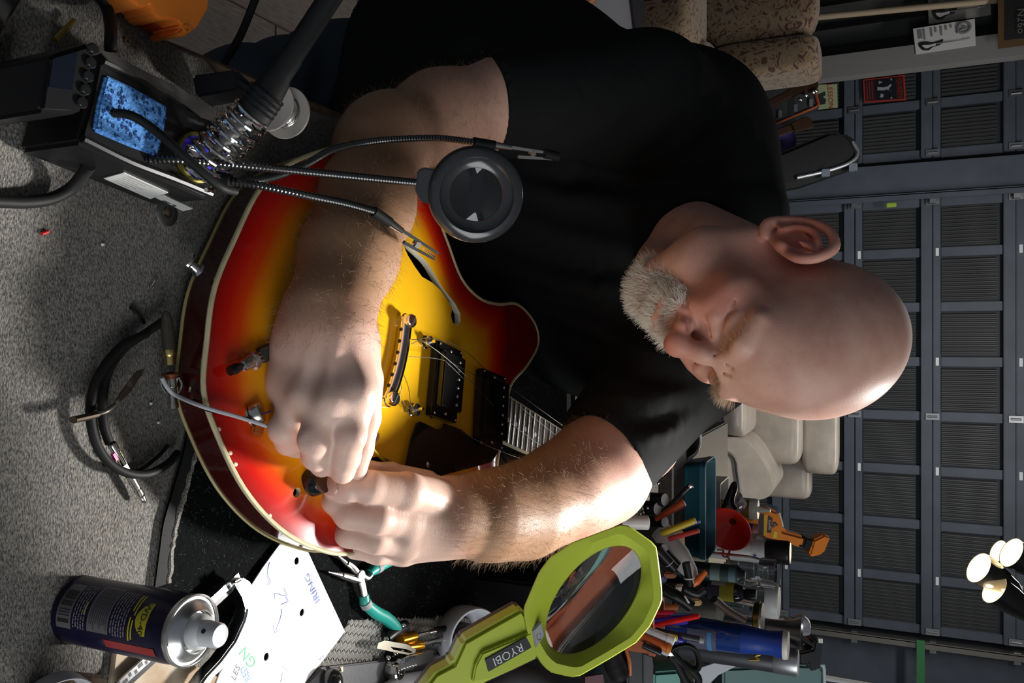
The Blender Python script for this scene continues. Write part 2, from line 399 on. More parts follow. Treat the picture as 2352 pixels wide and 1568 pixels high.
g = g[inpoly(g, OUT)]; g = g[edist(g, OUT) > 3]
for h_ in HOLES: g = g[~inpoly(g, h_)]; g = g[edist(g, h_) > 2.5]
loops = [OUT] + HOLES; pts = []; eds = []
for lp in loops:
    k = len(pts); pts += [Vector(p) for p in lp]; eds += [(k + i, k + (i + 1) % len(lp)) for i in range(len(lp))]
pts += [Vector(p) for p in g]
cv, ce, cf, *_r = geometry.delaunay_2d_cdt(pts, eds, [], 0, 1e-5)
cv = np.array([v[:] for v in cv]); cf = np.array(cf); cen = cv[cf].mean(1); keep = inpoly(cen, OUT)
for h_ in HOLES: keep &= ~inpoly(cen, h_)
cf = cf[keep]; ar = arch(cv); dE = edist(cv, OUT)
a_, b_, c_ = cv[cf[:, 0]], cv[cf[:, 1]], cv[cf[:, 2]]
fl_ = ((b_ - a_)[:, 0] * (c_ - a_)[:, 1] - (b_ - a_)[:, 1] * (c_ - a_)[:, 0]) > 0   # local frame is left-handed
cf[fl_] = cf[fl_][:, ::-1]
burst = np.minimum(dE / 72.0, (175 - cv[:, 0] * .96 - .10 * np.abs(cv[:, 1])) / 92.0)
burst = np.clip(burst, 0, 1)
guitar = thing('electric_guitar', 'cherry sunburst semi hollow electric guitar lying on the black mat', 'guitar', tuple(GO))
TOPM = ramp_attr('sunburst_lacquer', 'burst', [(0, (.20, .004, .003)), (.22, (.50, .008, .004)), (.40, (.66, .05, .004)), (.58, (.78, .24, .005)), (.8, (.82, .40, .008)), (1, (.84, .46, .012))], .13, coat=.25)
mesh_obj('top', [gl(u, v, w) for (u, v), w in zip(cv, ar)], cf.tolist(), TOPM, guitar, angle=180, attrs={'burst': burst})
CREAM = M('cream_binding', (.62, .55, .33), .4, noise=.25, nscale=80); DRED = M('dark_cherry_lacquer', (.045, .005, .004), .15, coat=.6)
N = len(OUT); cO = OUT.mean(0)
bot = OUT * .992
def ring_strip(A, wa, B, wb): 
    V = [gl(*p, wa) for p in A] + [gl(*p, wb) for p in B]; n = len(A)
    return V, [(i, (i + 1) % n, n + (i + 1) % n, n + i) for i in range(n)]
v, f = ring_strip(OUT, -1, bot, -33); MBx = MB().add(v, f); MBx.add([gl(*p, -33) for p in bot], [tuple(range(N))[::-1]]); MBx.build('rim', DRED, guitar, angle=70)
MB().tube([gl(*p, -.6) for p in OUT], .0022, 8, 1, closed=True).build('binding', CREAM, guitar); MB().tube([gl(*p, -33) for p in bot], .0018, 6, 1, closed=True).build('back_binding', M('aged_binding', (.40, .33, .14), .4), guitar)
for nm, hp_, wl in (('f_hole', FH, 8), ('f_hole', FH2, 8), ('knob_hole', H1, 5), ('knob_hole', H2, 5)):
    aw = arch(hp_); n = len(hp_)
    V = [gl(*p, w) for p, w in zip(hp_, aw)] + [gl(*p, w - wl) for p, w in zip(hp_, aw)]
    o_ = MB().add(V, [(i, n + i, n + (i + 1) % n, (i + 1) % n) for i in range(n)]).build(nm, M('hole_edge_cream', (.84, .82, .64), .5) if nm == 'f_hole' else M('raw_maple', (.60, .45, .28), .6), guitar)
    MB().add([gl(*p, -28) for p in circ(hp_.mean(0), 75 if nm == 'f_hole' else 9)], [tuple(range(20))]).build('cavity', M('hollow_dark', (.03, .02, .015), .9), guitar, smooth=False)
CHR = M('chrome', (.80, .79, .77), .08, 1.0); NICK = M('nickel', (.62, .59, .53), .22, 1.0); BPL = M('black_gloss_plastic', (.010, .010, .010), .15, coat=.3); STEEL = M('steel_wire', (.40, .39, .37), .3, 1.0)
def screw(mb, c, r, ax=None):
    ax = GW if ax is None else ax; mb.lathe(c, ax, [(r, -.0005), (r, .0004), (r * .6, .0011), (0, .0012)], 12)
# stop tailpiece with its two slotted studs
S1 = gp(940, 737, 20); S2 = gp(901, 915, 20); e_ = nrm(S2 - S1); xh = np.cross(e_, GW); xh = xh if xh @ GU < 0 else -xh     # xh points to the tail end
tp = MB(); L = np.linalg.norm(S2 - S1)
sec = [(-.0062, -.004), (-.0068, .002), (-.003, .0062), (.003, .0062), (.0068, .002), (.0068, -.004), (.0048, -.0062), (-.0048, -.0062)]
rows = []; 
for t in np.linspace(-.06, 1.06, 25):
    k = 1.0 if .1 < t < .9 else 1.0 + .12 * sst((abs(t - .5) - .4) / .1); end = math.sqrt(max(0.05, 1 - max(0, (abs(t - .5) - .5) / .062) ** 2))
    bow = -.004 * (1 - (2 * t - 1) ** 2) * 1.3
    rows.append([S1 + e_ * L * t + xh * (a * k * end + bow + .001) + GW * (b * k * end - .004) for a, b in sec])
V = np.array(rows).reshape(-1, 3); n = len(sec)
tp.add(V, [(i * n + j, i * n + (j + 1) % n, (i + 1) * n + (j + 1) % n, (i + 1) * n + j) for i in range(24) for j in range(n)] + [tuple(range(n)), tuple(range(24 * n + n - 1, 24 * n - 1, -1))])
tpo = tp.build('stop_tailpiece', CHR, guitar, angle=50)
for S in (S1, S2):
    st = MB().lathe(S - GW * .012, GW, [(.0085, 0), (.0085, .008), (.0075, .009), (.0075, .0150), (.0062, .0168), (0, .0172)], 24, GU); st.build('stud', CHR, tpo); MB().box(S + GW * .0048, (.0013, .0125, .0012), np.stack([nrm(GU + .4 * GV), nrm(GV - .4 * GU), GW], 1)).build('slot', M('slot_dark', (.02, .02, .02), .4), tpo, smooth=False)
for i in range(6):
    c = S1 + e_ * L * (.14 + .72 * i / 5) + xh * (.0068 + .001 - .0052 * (1 - (2 * (.14 + .72 * i / 5) - 1) ** 2)) + GW * (-.0035); MB().cyl(c - xh * .001, c + xh * .0009, .0019, n=12).build('string_hole', M('slot_dark', (.02, .02, .02), .4), tpo)
# bridge posts
for p in ((975, 786), (944, 941)):
    B = gp(*p, 9); pt = MB(); pt.lathe(B - GW * .004, GW, [(.0072, 0), (.0072, .0055), (.006, .006), (.0022, .0062), (.0022, .009), (.0062, .0092), (.0065, .0118), (.0022, .012), (.0022, .019), (0, .0193)], 18); pt.build('bridge_post', CHR, guitar)
# pickups
def pickup(cs, wtop, name, cover, lbl, tilt=0):
    q = [gpx(x, y, wtop) for x, y in cs]; c = np.mean(q, 0); ex = nrm(q[1] - q[0]); ey = nrm((q[3] - q[0]) - ex * ((q[3] - q[0]) @ ex)); lx = np.linalg.norm(q[1] - q[0] + q[2] - q[3]) / 2; ly = np.linalg.norm(q[3] - q[0] + q[2] - q[1]) / 2
    EX = GU * ex[0] + GV * ex[1]; EY = GU * ey[0] + GV * ey[1]; R = np.stack([EX, EY, GW], 1); C = gl(*c, wtop); mm = .001
    pk = MB()
    for sx in (-1, 1): pk.box(C + EX * sx * (lx / 2 - 2) * mm - GW * .005, (4 * mm, ly * mm, .010), R)
    for sy in (-1, 1): pk.box(C + EY * sy * (ly / 2 - 5.5) * mm - GW * .005, (lx * mm, 11 * mm, .010), R)
    o_ = pk.build(name, BPL, guitar, smooth=False, bevel=.0012); o_['label'] = lbl
    cb = MB().box(C + GW * .0006, ((lx - 7) * mm, (ly - 21) * mm, .014), R).build('bobbin', cover, o_, smooth=True, bevel=.0014)
    for i in range(6): s_ = MB(); screw(s_, C + EX * (lx * .18) * mm + EY * ((i - 2.5) * (ly - 34) / 5) * mm + GW * .0078, .0021); s_.build('pole_screw', NICK, o_)
    for sx in (-1, 1):
        for sy in (-1, 1): s_ = MB(); screw(s_, C + EX * sx * (lx / 2 - 3.2) * mm + EY * sy * (ly / 2 - 3.0) * mm + GW * .0004, .0015); s_.build('corner_screw', NICK, o_)
    for sy in (-1, 1): s_ = MB(); screw(s_, C + EY * sy * (ly / 2 - 6) * mm + GW * .0004, .0023); s_.build('height_screw', NICK, o_)
    return C, R
pickup([(1003, 778), (1060, 806), (1053, 974), (1000, 953)], 20, 'pickup', BPL, 'black bridge pickup standing loose in its ring')
pickup([(1117, 849), (1172, 871), (1145, 1032), (1094, 1015)], 21, 'pickup', M('black_mirror_cover', (.02, .02, .022), .04, .6), 'black neck pickup with a mirror cover')
# pickup cavity beside the loose bridge pickup
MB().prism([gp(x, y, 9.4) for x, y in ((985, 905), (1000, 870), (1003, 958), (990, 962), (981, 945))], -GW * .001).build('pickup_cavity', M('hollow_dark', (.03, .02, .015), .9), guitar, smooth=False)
# pickguard
pg = [gp(x, y, 17) for x, y in ((966, 967), (1004, 985), (1013, 986), (1021, 982), (1022, 972), (1060, 985), (1092, 1012), (1147, 1034), (1138, 1050), (1128, 1062), (1080, 1075), (1030, 1088), (990, 1100), (955, 1112), (928, 1090), (934, 1070), (938, 1050), (947, 1006), (958, 972))]
pgo = MB().prism(pg, -GW * .003).build('pickguard', M('pickguard_black', (.012, .012, .012), .06), guitar, smooth=False, bevel=.0006)
s_ = MB(); screw(s_, gp(983, 1067, 17.4), .0034); s_.build('pickguard_screw', NICK, pgo)
# neck, fretboard, frets, markers, headstock
FB = M('rosewood', (.075, .048, .034), .5, noise=.4, nscale=60, stretch=(1, 8, 1)); f0 = np.mean([gpx(1165, 906, 14), gpx(1150, 1013, 14)], 0)
fd = nrm(np.array([600, 6.0]) - f0); fn = np.array([-fd[1], fd[0]]); FL = 335
def fp(t, s, w): c = f0 + fd * t + fn * s; return gl(c[0], c[1], w)
hw = lambda t: 28.5 - 7 * t / FL
def fbw(t): return 14 + t * .012
MB().add([fp(t, s * hw(t), fbw(t) - dz) for dz in (0, 6) for t, s in ((0, -1), (FL, -1), (FL, 1), (0, 1))], [(0, 1, 2, 3), (7, 6, 5, 4), (0, 4, 5, 1), (1, 5, 6, 2), (2, 6, 7, 3), (3, 7, 4, 0)]).build('fretboard', FB, guitar, smooth=False)
for s in (-1, 1): MB().add([fp(t, s * (hw(t) + o), fbw(t) - dz) for dz in (-.2, 6) for t in (0, FL) for o in (0, 1.6)], [(0, 1, 3, 2), (4, 6, 7, 5), (1, 5, 7, 3), (0, 2, 6, 4), (0, 4, 5, 1), (2, 3, 7, 6)]).build('fretboard_binding', CREAM, guitar, smooth=False)
fr_t = []; tt = 628 - 628 * 2 ** (-21.6 / 12)
for k in range(22): 
    t = 628 * 2 ** (-0 / 12) ; pos = 628 * 2 ** (-(22 - k) / 12); t = pos - 628 * 2 ** (-22 / 12) + 4
    if t < FL: MB().tube([fp(t, -hw(t), fbw(t) + .3), fp(t, hw(t), fbw(t) + .3)], .0012, 6, 2).build('fret', NICK, guitar); fr_t.append(t)
for k in (0, 2, 4, 6, 9, 11, 14): 
    if k + 1 < len(fr_t): c = (fr_t[k] + fr_t[k + 1]) / 2; MB().lathe(fp(c, 0, fbw(c)), GW, [(.0032, -.0002), (.0032, .0003), (0, .0004)], 14).build('dot_inlay', M('pearl', (.6, .62, .64), .2), guitar)
nk = MB(); nr = []
for t in np.linspace(-2, FL + 2, 8): nr.append([fp(t, s * hw(max(0, t)), fbw(t) - 5 - d) for s, d in ((-1, 0), (-.85, 11), (-.4, 17), (.4, 17), (.85, 11), (1, 0))])
V = np.array(nr).reshape(-1, 3); nk.add(V, [(i * 6 + j, (i + 1) * 6 + j, (i + 1) * 6 + (j + 1) % 6, i * 6 + (j + 1) % 6) for i in range(7) for j in range(6)] + [(0, 1, 2, 3, 4, 5), (47, 46, 45, 44, 43, 42)]); nk.build('neck', M('cherry_neck', (.16, .012, .008), .2, coat=.4), guitar)
MB().prism([fp(FL + t, s, fbw(FL) - 2 - t * .1) for t, s in ((0, -21), (14, -32), (70, -38), (92, -32), (100, 0), (92, 32), (70, 38), (14, 32), (0, 21))], -GW * .014).build('headstock', DRED, guitar, smooth=False, bevel=.001)
# loose strings
for i, (P, r) in enumerate((([(945, 779, 22), (975, 786, 28), (1040, 835, 30), (1110, 905, 30), (1165, 965, 26), (1265, 1040, 22)], .00038), ([(944, 790, 20), (985, 776, 26), (1060, 800, 26), (1117, 849, 26), (1172, 890, 24), (1310, 990, 22)], .0004),
                     ([(938, 818, 20), (1010, 825, 26), (1060, 845, 28), (1150, 900, 26), (1290, 1010, 22)], .0003), ([(928, 862, 20), (938, 890, 14), (943, 925, 18), (950, 945, 18)], .0004), ([(918, 880, 18), (930, 930, 14), (975, 955, 14), (1000, 962, 16)], .00025), ([(1040, 976, 22), (1090, 1008, 24), (1147, 1035, 24), (1222, 1062, 22)], .0003))):
    MB().tube([gp(*p) for p in P], r, 6, 6).build('string', STEEL, guitar)
sb = gp(455, 622, -16); MB().lathe(sb + GW * .0, nrm(GR @ np.array([-1, -.25, 0])), [(.006, 0), (.004, .003), (.004, .009), (.0075, .012), (.0075, .014), (0, .0145)], 16).build('strap_button', CHR, guitar)
for x, y in ((541, 1066), (529, 1040), (503, 985), (620, 1184)): MB().ball(gp(x, y, .2), (.0024, .0018, .0006), 8, GR).build('chipped_spot', M('bare_filler', (.62, .50, .38), .6), guitar)
# parts taken out of the guitar: toggle switch, volume pot, wires
tg = thing('toggle_switch', 'black tipped toggle switch lying loose on the red guitar edge', 'switch', tuple(gp(585, 825, 5)))
a = gp(527, 852, 9); b = gp(556, 840, 10); c = gp(592, 822, 10); d_ = gp(618, 805, 9); ax = nrm(c - b)
MB().tube([a, (a + b) / 2, b], [.0040, .0046, .0030], 12, 4).build('switch_tip', BPL, tg); tn = MB().lathe(b, ax, [(.0024, -.001), (.0048, 0), (.0052, .001), (.0052, .006), (.0058, .007), (.0058, .0105), (.0080, .0112), (.0080, .0135), (.005, .0140), (0, .0141)], 20); tn.build('threaded_barrel', NICK, tg)
for s in (-1, 0, 1): MB().tube([c + GV * .004 * s, d_ + GV * .006 * s + GW * .003, d_ + ax * .008 + GV * .007 * s], .0011, 6, 4).build('contact_leaf', NICK, tg)
MB().box((c + d_) / 2 + ax * .002, (.012, .013, .007), np.stack([ax, np.cross(GW, ax), GW], 1)).build('switch_body', M('dark_switch_frame', (.05, .045, .04), .4), tg, smooth=False, bevel=.001)
pt = thing('volume_pot', 'silver volume pot with orange capacitor lying on the guitar top', 'potentiometer', tuple(gp(585, 955, 5)))
pc = gp(588, 950, 8); pax = nrm(GW + .5 * GU - .5 * GV); MB().lathe(pc - pax * .004, pax, [(0, 0), (.0085, 0), (.0088, .001), (.0088, .008), (.0080, .0092), (0, .0094)], 24).build('pot_can', NICK, pt)
MB().lathe(pc - pax * .004, -pax, [(.0095, 0), (.0095, .0015), (.0035, .002), (.0035, .008), (.003, .014), (0, .014)], 20).build('pot_shaft', NICK, pt)
MB().box(gp(592, 985, 6), (.013, .012, .0045), GR).build('capacitor', M('orange_capacitor', (.42, .10, .02), .35), pt, smooth=True, bevel=.002)
MB().tube([pc + pax * .0095 + GU * .004, pc + pax * .0098 + GV * .002, pc + pax * .0095 - GU * .004 + GV * .004], .0006, 5, 4).build('ink_mark', M('blue_ink', (.02, .02, .25), .5), pt)
tag(MB().tube([gp(830, 1000, 12), gp(845, 1018, 16), gp(865, 1040, 16), gp(880, 1056, 8), gp(890, 1064, -4)], .0015, 8).build('signal_wire', M('yellow_wire', (.75, .62, .01), .35)), 'yellow wire running into the lower f hole between the hands', 'wire')
tag(MB().tube([gp(822, 1048, 12), gp(838, 1056, 12), gp(855, 1060, 8), gp(870, 1066, -4)], .0013, 8).build('signal_wire', M('red_wire', (.55, .02, .01), .35)), 'red wire beside the yellow wire between the hands', 'wire')
kb = gp(729, 1108, 14); kn_o = thing('control_knob', 'round black control knob pinched between the two hands', 'knob', tuple(kb)); MB().lathe(kb - GW * .007, nrm(GW - .3 * GV), [(0, 0), (.0125, 0), (.0125, .010), (.0115, .012), (0, .0122)], 28).build('knob_body', BPL, kn_o); MB().lathe(kb + GW * .0045, nrm(GW - .3 * GV), [(.0095, 0), (.0095, .0014), (0, .0015)], 24).build('knob_cap', M('dark_brown_cap', (.06, .03, .02), .3), kn_o)
# ---------------------------------------------------------------- the man
HO = np.array([-0.03424557, 0.90958121, -0.10937911]) + CAM
HR = np.array([[0.73197687, 0.36832854, 0.57318753], [0.60376292, -0.74049922, -0.29518001], [-0.3157217, -0.56213431, 0.76441142]])
HS = 1.02 / 1000
def hp(x, y, z): return HO + HR @ (np.array([x, y, z]) * HS)      # head frame in mm: x to his left, y forward, z up
def hv(s): return np.array(s) * HS
_c = np.array([at(*q) for q in ((1240, -20, .85), (2160, 1010, .85), (1400, 380, 1.18), (2120, 560, 1.0))]); 
hl = np.array([hp(x, y, z) for x in (-105, 85) for y in (-120, 135) for z in (-135, 148)])
H = Field(hl.min(0) - .01, hl.max(0) + .01, 0.00165)
def HE(c, r, k=10, cut=False, R=None): H.ell(hp(*c), hv(r), HR if R is None else HR @ R, k * HS, cut)
def HC(P, r, k=6, cut=False): H.chain([hp(*p) for p in P], hv(r) if np.ndim(r) else r * HS, k * HS, cut=cut)
HE((0, -6, 56), (70, 103, 85))
HE((0, 58, 42), (56, 40, 42), 16)
HE((0, 52, -12), (58, 44, 64), 22)
HE((-1, 20, -30), (60, 60, 50), 20)
for s in (-1, 1):
    HE((s * 44, 64, -2), (24, 24, 19), 16); HC([(s * 60, 0, -40), (s * 50, 40, -66), (s * 22, 76, -86)], [18, 20, 18], 18)
    HE((s * 40, 52, -60), (24, 28, 26), 16)
    HC([(s * 10, 94, 34), (s * 30, 92, 41), (s * 50, 74, 38)], [9, 9, 8], 9)
    HC([(s * 36, 84, -10), (s * 24, 92, -32)], [12, 9], 12)
HE((0, 84, -86), (24, 20, 22), 14)
HE((0, 92, -48), (27, 15, 24), 14)
HC([(0, 96, 30), (0, 105, 12), (0, 116, -8)], [8, 9, 11], 8)
HE((0, 116, -14), (13.5, 13.5, 12), 7)
for s in (-1, 1):
    HE((s * 14, 104, -18), (9, 11, 9), 5); HE((s * 7.5, 110, -27), (4.5, 7, 5), 3, True)
    HE((s * 33, 101, 20), (19, 14, 11.5), 9, True); HE((s * 33, 78, 20), (17, 16, 14.5), 5)
    HC([(s * 18, 93.5, 18), (s * 33, 95.0, 14.5), (s * 48, 84, 15)], 1.9, 3, True)
    HC([(s * 17, 94, 25), (s * 33, 97, 29), (s * 50, 84, 25)], 1.5, 3, True)
    HC([(s * 20, 92, 9), (s * 34, 90.5, 3), (s * 48, 80, 7)], 5.0, 6)
    HC([(s * 17, 95, 8), (s * 30, 92, -2), (s * 44, 82, -1)], 1.4, 3, True)
    HC([(s * 17, 106, -12), (s * 30, 97, -30), (s * 36, 86, -52)], 1.8, 6, True)
    HC([(s * 52, 82, 22), (s * 60, 72, 27)], 0.9, 3, True); HC([(s * 52, 82, 18), (s * 61, 71, 16)], 0.9, 3, True); HC([(s * 51, 82, 14), (s * 59, 72, 6)], 0.9, 3, True)
HC([(-25, 96, -47), (-10, 105.5, -45.5), (10, 105.5, -45.5), (25, 96, -47)], 2.4, 4, True)
HC([(-20, 98, -52), (0, 106, -53), (20, 98, -52)], 5.5, 5)
HC([(-7, 101, 34), (-5, 100, 44)], 1.2, 4, True); HC([(7, 101, 34), (5, 100, 44)], 1.2, 4, True)
HC([(-15, 103.5, 24), (15, 103.5, 24)], 0.8, 3, True)
for s in (-1, 1):                                                     # ears
    cx = lambda p: (s * p[0], p[1], p[2])
    HE(cx((77, -8, 0)), (8, 17, 27), 5)
    HE(cx((84, -17, 3)), (5.5, 19, 32), 5, R=np.array([[math.cos(.42), s * math.sin(.42), 0], [-s * math.sin(.42), math.cos(.42), 0], [0, 0, 1]]))
    HE(cx((88, -8, -1)), (8, 10, 14), 3, True); HE(cx((94, -20, 10)), (4, 8, 16), 3, True)
    HC([cx(p) for p in catmull([(77, 6, 3), (82, 9, 20), (88, 0, 33), (94, -18, 36), (97, -31, 20), (95, -32, 0), (89, -22, -22), (83, -8, -33), (77, 2, -27)], 4)], [3.6, 4.2, 4.6, 4.6, 4.6, 4.2, 4.6, 6.5, 5.2], 2.5)
    HC([cx(p) for p in catmull([(92, -12, 24), (94, -22, 8), (91, -18, -8), (85, -8, -18)], 4)], 3.0, 2.5); HE(cx((80, 5, -4)), (6, 5, 8), 3)
NECK0 = hp(0, -22, -10); NECK1 = at(1560, 545, 1.13)
H.cone(NECK0, NECK1, 0.060, 0.058, 0.02)
H.cone(hp(0, 45, -88), at(1510, 600, 1.11), 0.030, 0.034, 0.02)
HV, HF = H.surface(); HV = smooth_mesh(HV, HF, 2)
# ---- arms and hands, one surface each
def limb(P, k=0.012, F=None):
    for (a, b) in zip(P[:-1], P[1:]): F.cone(at(*a[:3]), at(*b[:3]), px2m(a[3], a[2]), px2m(b[3], b[2]), k)
def fieldbox(P, pad, h):
    q = np.array([at(*p[:3]) for p in P]); return Field(q.min(0) - pad, q.max(0) + pad, h)
def fingers(F, chains, k=0.004):
    for c in chains: limb(c, k, F)
R_ARM = [(1330, 240, 1.04, 92), (1180, 240, 1.0, 102), (1010, 268, .95, 94), (880, 328, .88, 90), (835, 470, .80, 104), (800, 590, .735, 100), (760, 715, .69, 84), (755, 780, .685, 88)]
AR = fieldbox(R_ARM + [(780, 1110, .75, 1), (620, 950, .72, 1)], .075, 0.0017)
limb(R_ARM, 0.03, AR)
AR.cone(at(905, 300, .87), at(845, 330, .84), px2m(70, .86), px2m(60, .84), .03)
AR.cone(at(735, 745, .685), at(700, 800, .69), px2m(76, .69), px2m(70, .69), .02)
kn = [(822, 905, .672, 42), (757, 930, .664, 43), (695, 915, .675, 41), (652, 880, .695, 38)]
wr = [(800, 760, .678, 44), (765, 765, .668, 44), (725, 765, .670, 44), (690, 765, .684, 42)]
for a, b in zip(wr, kn): AR.cone(at(*a[:3]), at(*b[:3]), px2m(a[3], .68), px2m(b[3] * .93, .68), .016)
AR.cone(at(770, 850, .70), at(700, 850, .705), px2m(60, .7), px2m(56, .7), .02)
AR.cone(at(835, 790, .70), at(845, 885, .70), px2m(36, .7), px2m(32, .7), .014)
fingers(AR, [[kn[0], (805, 1000, .655, 36), (793, 1050, .675, 34), (787, 1082, .70, 29)], [kn[1], (722, 1008, .650, 37), (727, 1045, .672, 34), (740, 1068, .70, 28)],
             [kn[2], (652, 985, .672, 35), (664, 1012, .69, 32), (684, 1030, .715, 26)], [kn[3], (628, 938, .700, 31), (636, 970, .72, 28), (655, 990, .735, 24)],
             [(845, 870, .705, 36), (842, 960, .715, 32), (828, 1030, .72, 29), (818, 1082, .725, 24)]])
for a, b, r in (((800, 770, .668), (822, 895, .652), 5), ((765, 770, .655), (757, 915, .640), 6), ((728, 770, .657), (697, 900, .652), 5)): AR.cone(at(*a), at(*b), px2m(r, .66), px2m(r * 1.3, .66), .012)
for p in ((822, 903, .655), (757, 928, .648), (697, 914, .660), (655, 882, .682)): AR.ell(at(*p), [px2m(33, .65)] * 3, None, .018)
AR.cone(at(800, 880, .675), at(690, 890, .682), px2m(48, .68), px2m(44, .68), .018)
for q in ((788, 965, .618, 776, 1010, .622), (722, 970, .620, 700, 1010, .632)): AR.cone(at(*q[:3]), at(*q[3:]), px2m(5, .65), px2m(3, .65), .010, cut=True)
for x0, x1, y, d in ((770, 835, 1012, .620), (772, 830, 1004, .619), (690, 752, 1018, .618), (692, 750, 1010, .616), (772, 828, 1048, .643)):
    AR.cone(at(x0, y, d + .012), at((x0 + x1) / 2, y + 4, d), px2m(2.2, .65), px2m(2.2, .65), .004, cut=True); AR.cone(at((x0 + x1) / 2, y + 4, d), at(x1, y, d + .012), px2m(2.2, .65), px2m(2.2, .65), .004, cut=True)
RV, RF = AR.surface(); RV = smooth_mesh(RV, RF, 2)
L_ARM = [(1540, 910, 1.10, 84), (1455, 1000, 1.05, 98), (1370, 1075, .99, 104), (1290, 1130, .94, 100), (1200, 1172, .89, 97), (1120, 1184, .85, 88), (1035, 1187, .82, 80)]
AL = fieldbox(L_ARM + [(720, 1100, .72, 1), (760, 1300, .8, 1)], .075, 0.0017)
limb(L_ARM, 0.03, AL)
AL.cone(at(1400, 1120, 1.0), at(1330, 1150, .96), px2m(70, 1), px2m(70, .96), .03)
lk = [(955, 1150, .80, 48), (930, 1195, .775, 50), (930, 1235, .785, 46), (925, 1262, .805, 36)]
for a in lk: AL.cone(at(1030, 1188, .82), at(*a[:3]), px2m(66, .82), px2m(a[3], .79), .02)
fingers(AL, [[(1000, 1150, .80, 52), (935, 1128, .758, 43), (850, 1118, .735, 37), (800, 1116, .728, 34), (764, 1114, .728, 27)],                  # thumb
             [(975, 1118, .82, 40), (895, 1090, .80, 28), (850, 1085, .775, 26), (822, 1094, .755, 22)],                                      # index
             [lk[1], (868, 1190, .745, 36), (800, 1182, .738, 32), (768, 1150, .738, 28), (748, 1134, .745, 23)],                                      # middle
             [lk[2], (862, 1236, .758, 35), (800, 1226, .755, 30), (784, 1196, .765, 25), (790, 1160, .775, 22)],
             [lk[3], (868, 1266, .782, 29), (818, 1256, .782, 26), (800, 1222, .79, 22)]])
for P in ([(862, 1148, .712), (852, 1118, .695), (856, 1090, .707)], [(848, 1146, .712), (840, 1118, .695), (845, 1092, .706)], [(828, 1200, .71), (815, 1178, .706), (800, 1160, .712)], [(836, 1192, .708), (824, 1172, .705)]):
    AL.chain([at(*p) for p in P], px2m(2.4, .72), .004, cut=True)
LV, LF = AL.surface(); LV = smooth_mesh(LV, LF, 2)
# ---- trunk and legs under the clothes, coarse
PEL = at(800, 330, 1.46); CHE = at(1330, 520, 1.27)
TR = Field(np.array([-.75, .75, 0.0]), np.array([.40, 1.75, 1.30]), 0.012)
CHE = CHE + np.array([0, .06, 0]); PELU = at(1080, 400, 1.47)
TR.cone(PEL, PELU, .12, .11, .05).cone(PELU, CHE, .11, .09, .05).cone(CHE, NECK1 + np.array([0, .04, -.02]), .09, .045, .04)
TR.cone(at(1330, 240, 1.04), at(1480, 250, 1.13), .036, .036, .03).cone(at(1480, 250, 1.13), NECK1 + np.array([0, .04, -.02]), .036, .045, .03)
TR.cone(at(1540, 910, 1.10), at(1610, 800, 1.20), .036, .036, .03).cone(at(1610, 800, 1.20), NECK1 + np.array([0, .04, -.02]), .036, .045, .03)
KNR = at(560, 262, 1.20); KNL = np.array([-.05, 1.24, .45])
HIPR = PEL + np.array([-.09, 0, -.02]); HIPL = PEL + np.array([.13, .02, -.02])
FTR = np.array([KNR[0] + .02, KNR[1] + .10, .07]); FTL = np.array([-.04, 1.40, .07])
for h_, k_, t_ in ((HIPR, KNR, FTR), (HIPL, KNL, FTL)): TR.cone(h_, k_, .085, .062, .04).cone(k_, t_, .058, .04, .03).cone(t_ + [0, 0, -.03], t_ + np.array([0, -.15, -.035]), .04, .033, .03)
TV, TF = TR.surface(); TV = smooth_mesh(TV, TF, 2)
ALLV = []; ALLF = []; n0 = 0
for v, f in ((HV, HF), (RV, RF), (LV, LF), (TV, TF)): ALLV.append(v); ALLF.append(f + n0); n0 += len(v)
BV = np.concatenate(ALLV); BF = np.concatenate(ALLF)
def blob(c, r): return np.exp(-((BV - np.asarray(c)) ** 2).sum(1) / (r * r))
red = .8 * blob(hp(0, 118, -14), .022) + .55 * blob(hp(-46, 74, -4), .030) + .5 * blob(hp(46, 74, -4), .030) + .8 * blob(hp(-90, -14, 4), .036) + .4 * blob(hp(-20, 96, -38), .02) + .25 * blob(hp(-55, 30, -20), .05)
for q in (kn[0], kn[1], kn[2], (795, 1012, .64), (722, 1012, .64), (765, 1114, .715), (850, 1118, .71)): red += .35 * blob(at(*q[:3]), .014)
lid = blob(hp(-33, 95, 22), .012)
SKIN = M('skin', (0.56, 0.33, 0.235), 0.46, sss=0.25, bump=0.12, bscale=900, spec=0.4)
nt = SKIN.node_tree; b = nt.nodes['Principled BSDF']
def node(t, **k):
    n_ = nt.nodes.new(t)
    for a_, v_ in k.items(): setattr(n_, a_, v_)
    return n_
tcn = node('ShaderNodeTexCoord'); n1 = node('ShaderNodeTexNoise'); n1.inputs['Scale'].default_value = 38; n1.inputs['Detail'].default_value = 6; nt.links.new(tcn.outputs['Object'], n1.inputs['Vector'])
n2 = node('ShaderNodeTexNoise'); n2.inputs['Scale'].default_value = 260; n2.inputs['Detail'].default_value = 2; nt.links.new(tcn.outputs['Object'], n2.inputs['Vector'])
mr = node('ShaderNodeMapRange'); mr.inputs[1].default_value = .35; mr.inputs[2].default_value = .7; nt.links.new(n1.outputs['Fac'], mr.inputs[0])
mx1 = node('ShaderNodeMix', data_type='RGBA'); mx1.inputs[6].default_value = (0.61, 0.375, 0.29, 1); mx1.inputs[7].default_value = (0.53, 0.285, 0.22, 1); nt.links.new(mr.outputs[0], mx1.inputs[0])
mr2 = node('ShaderNodeMapRange'); mr2.inputs[1].default_value = .66; mr2.inputs[2].default_value = .8; mr2.inputs[4].default_value = .35; nt.links.new(n2.outputs['Fac'], mr2.inputs[0])
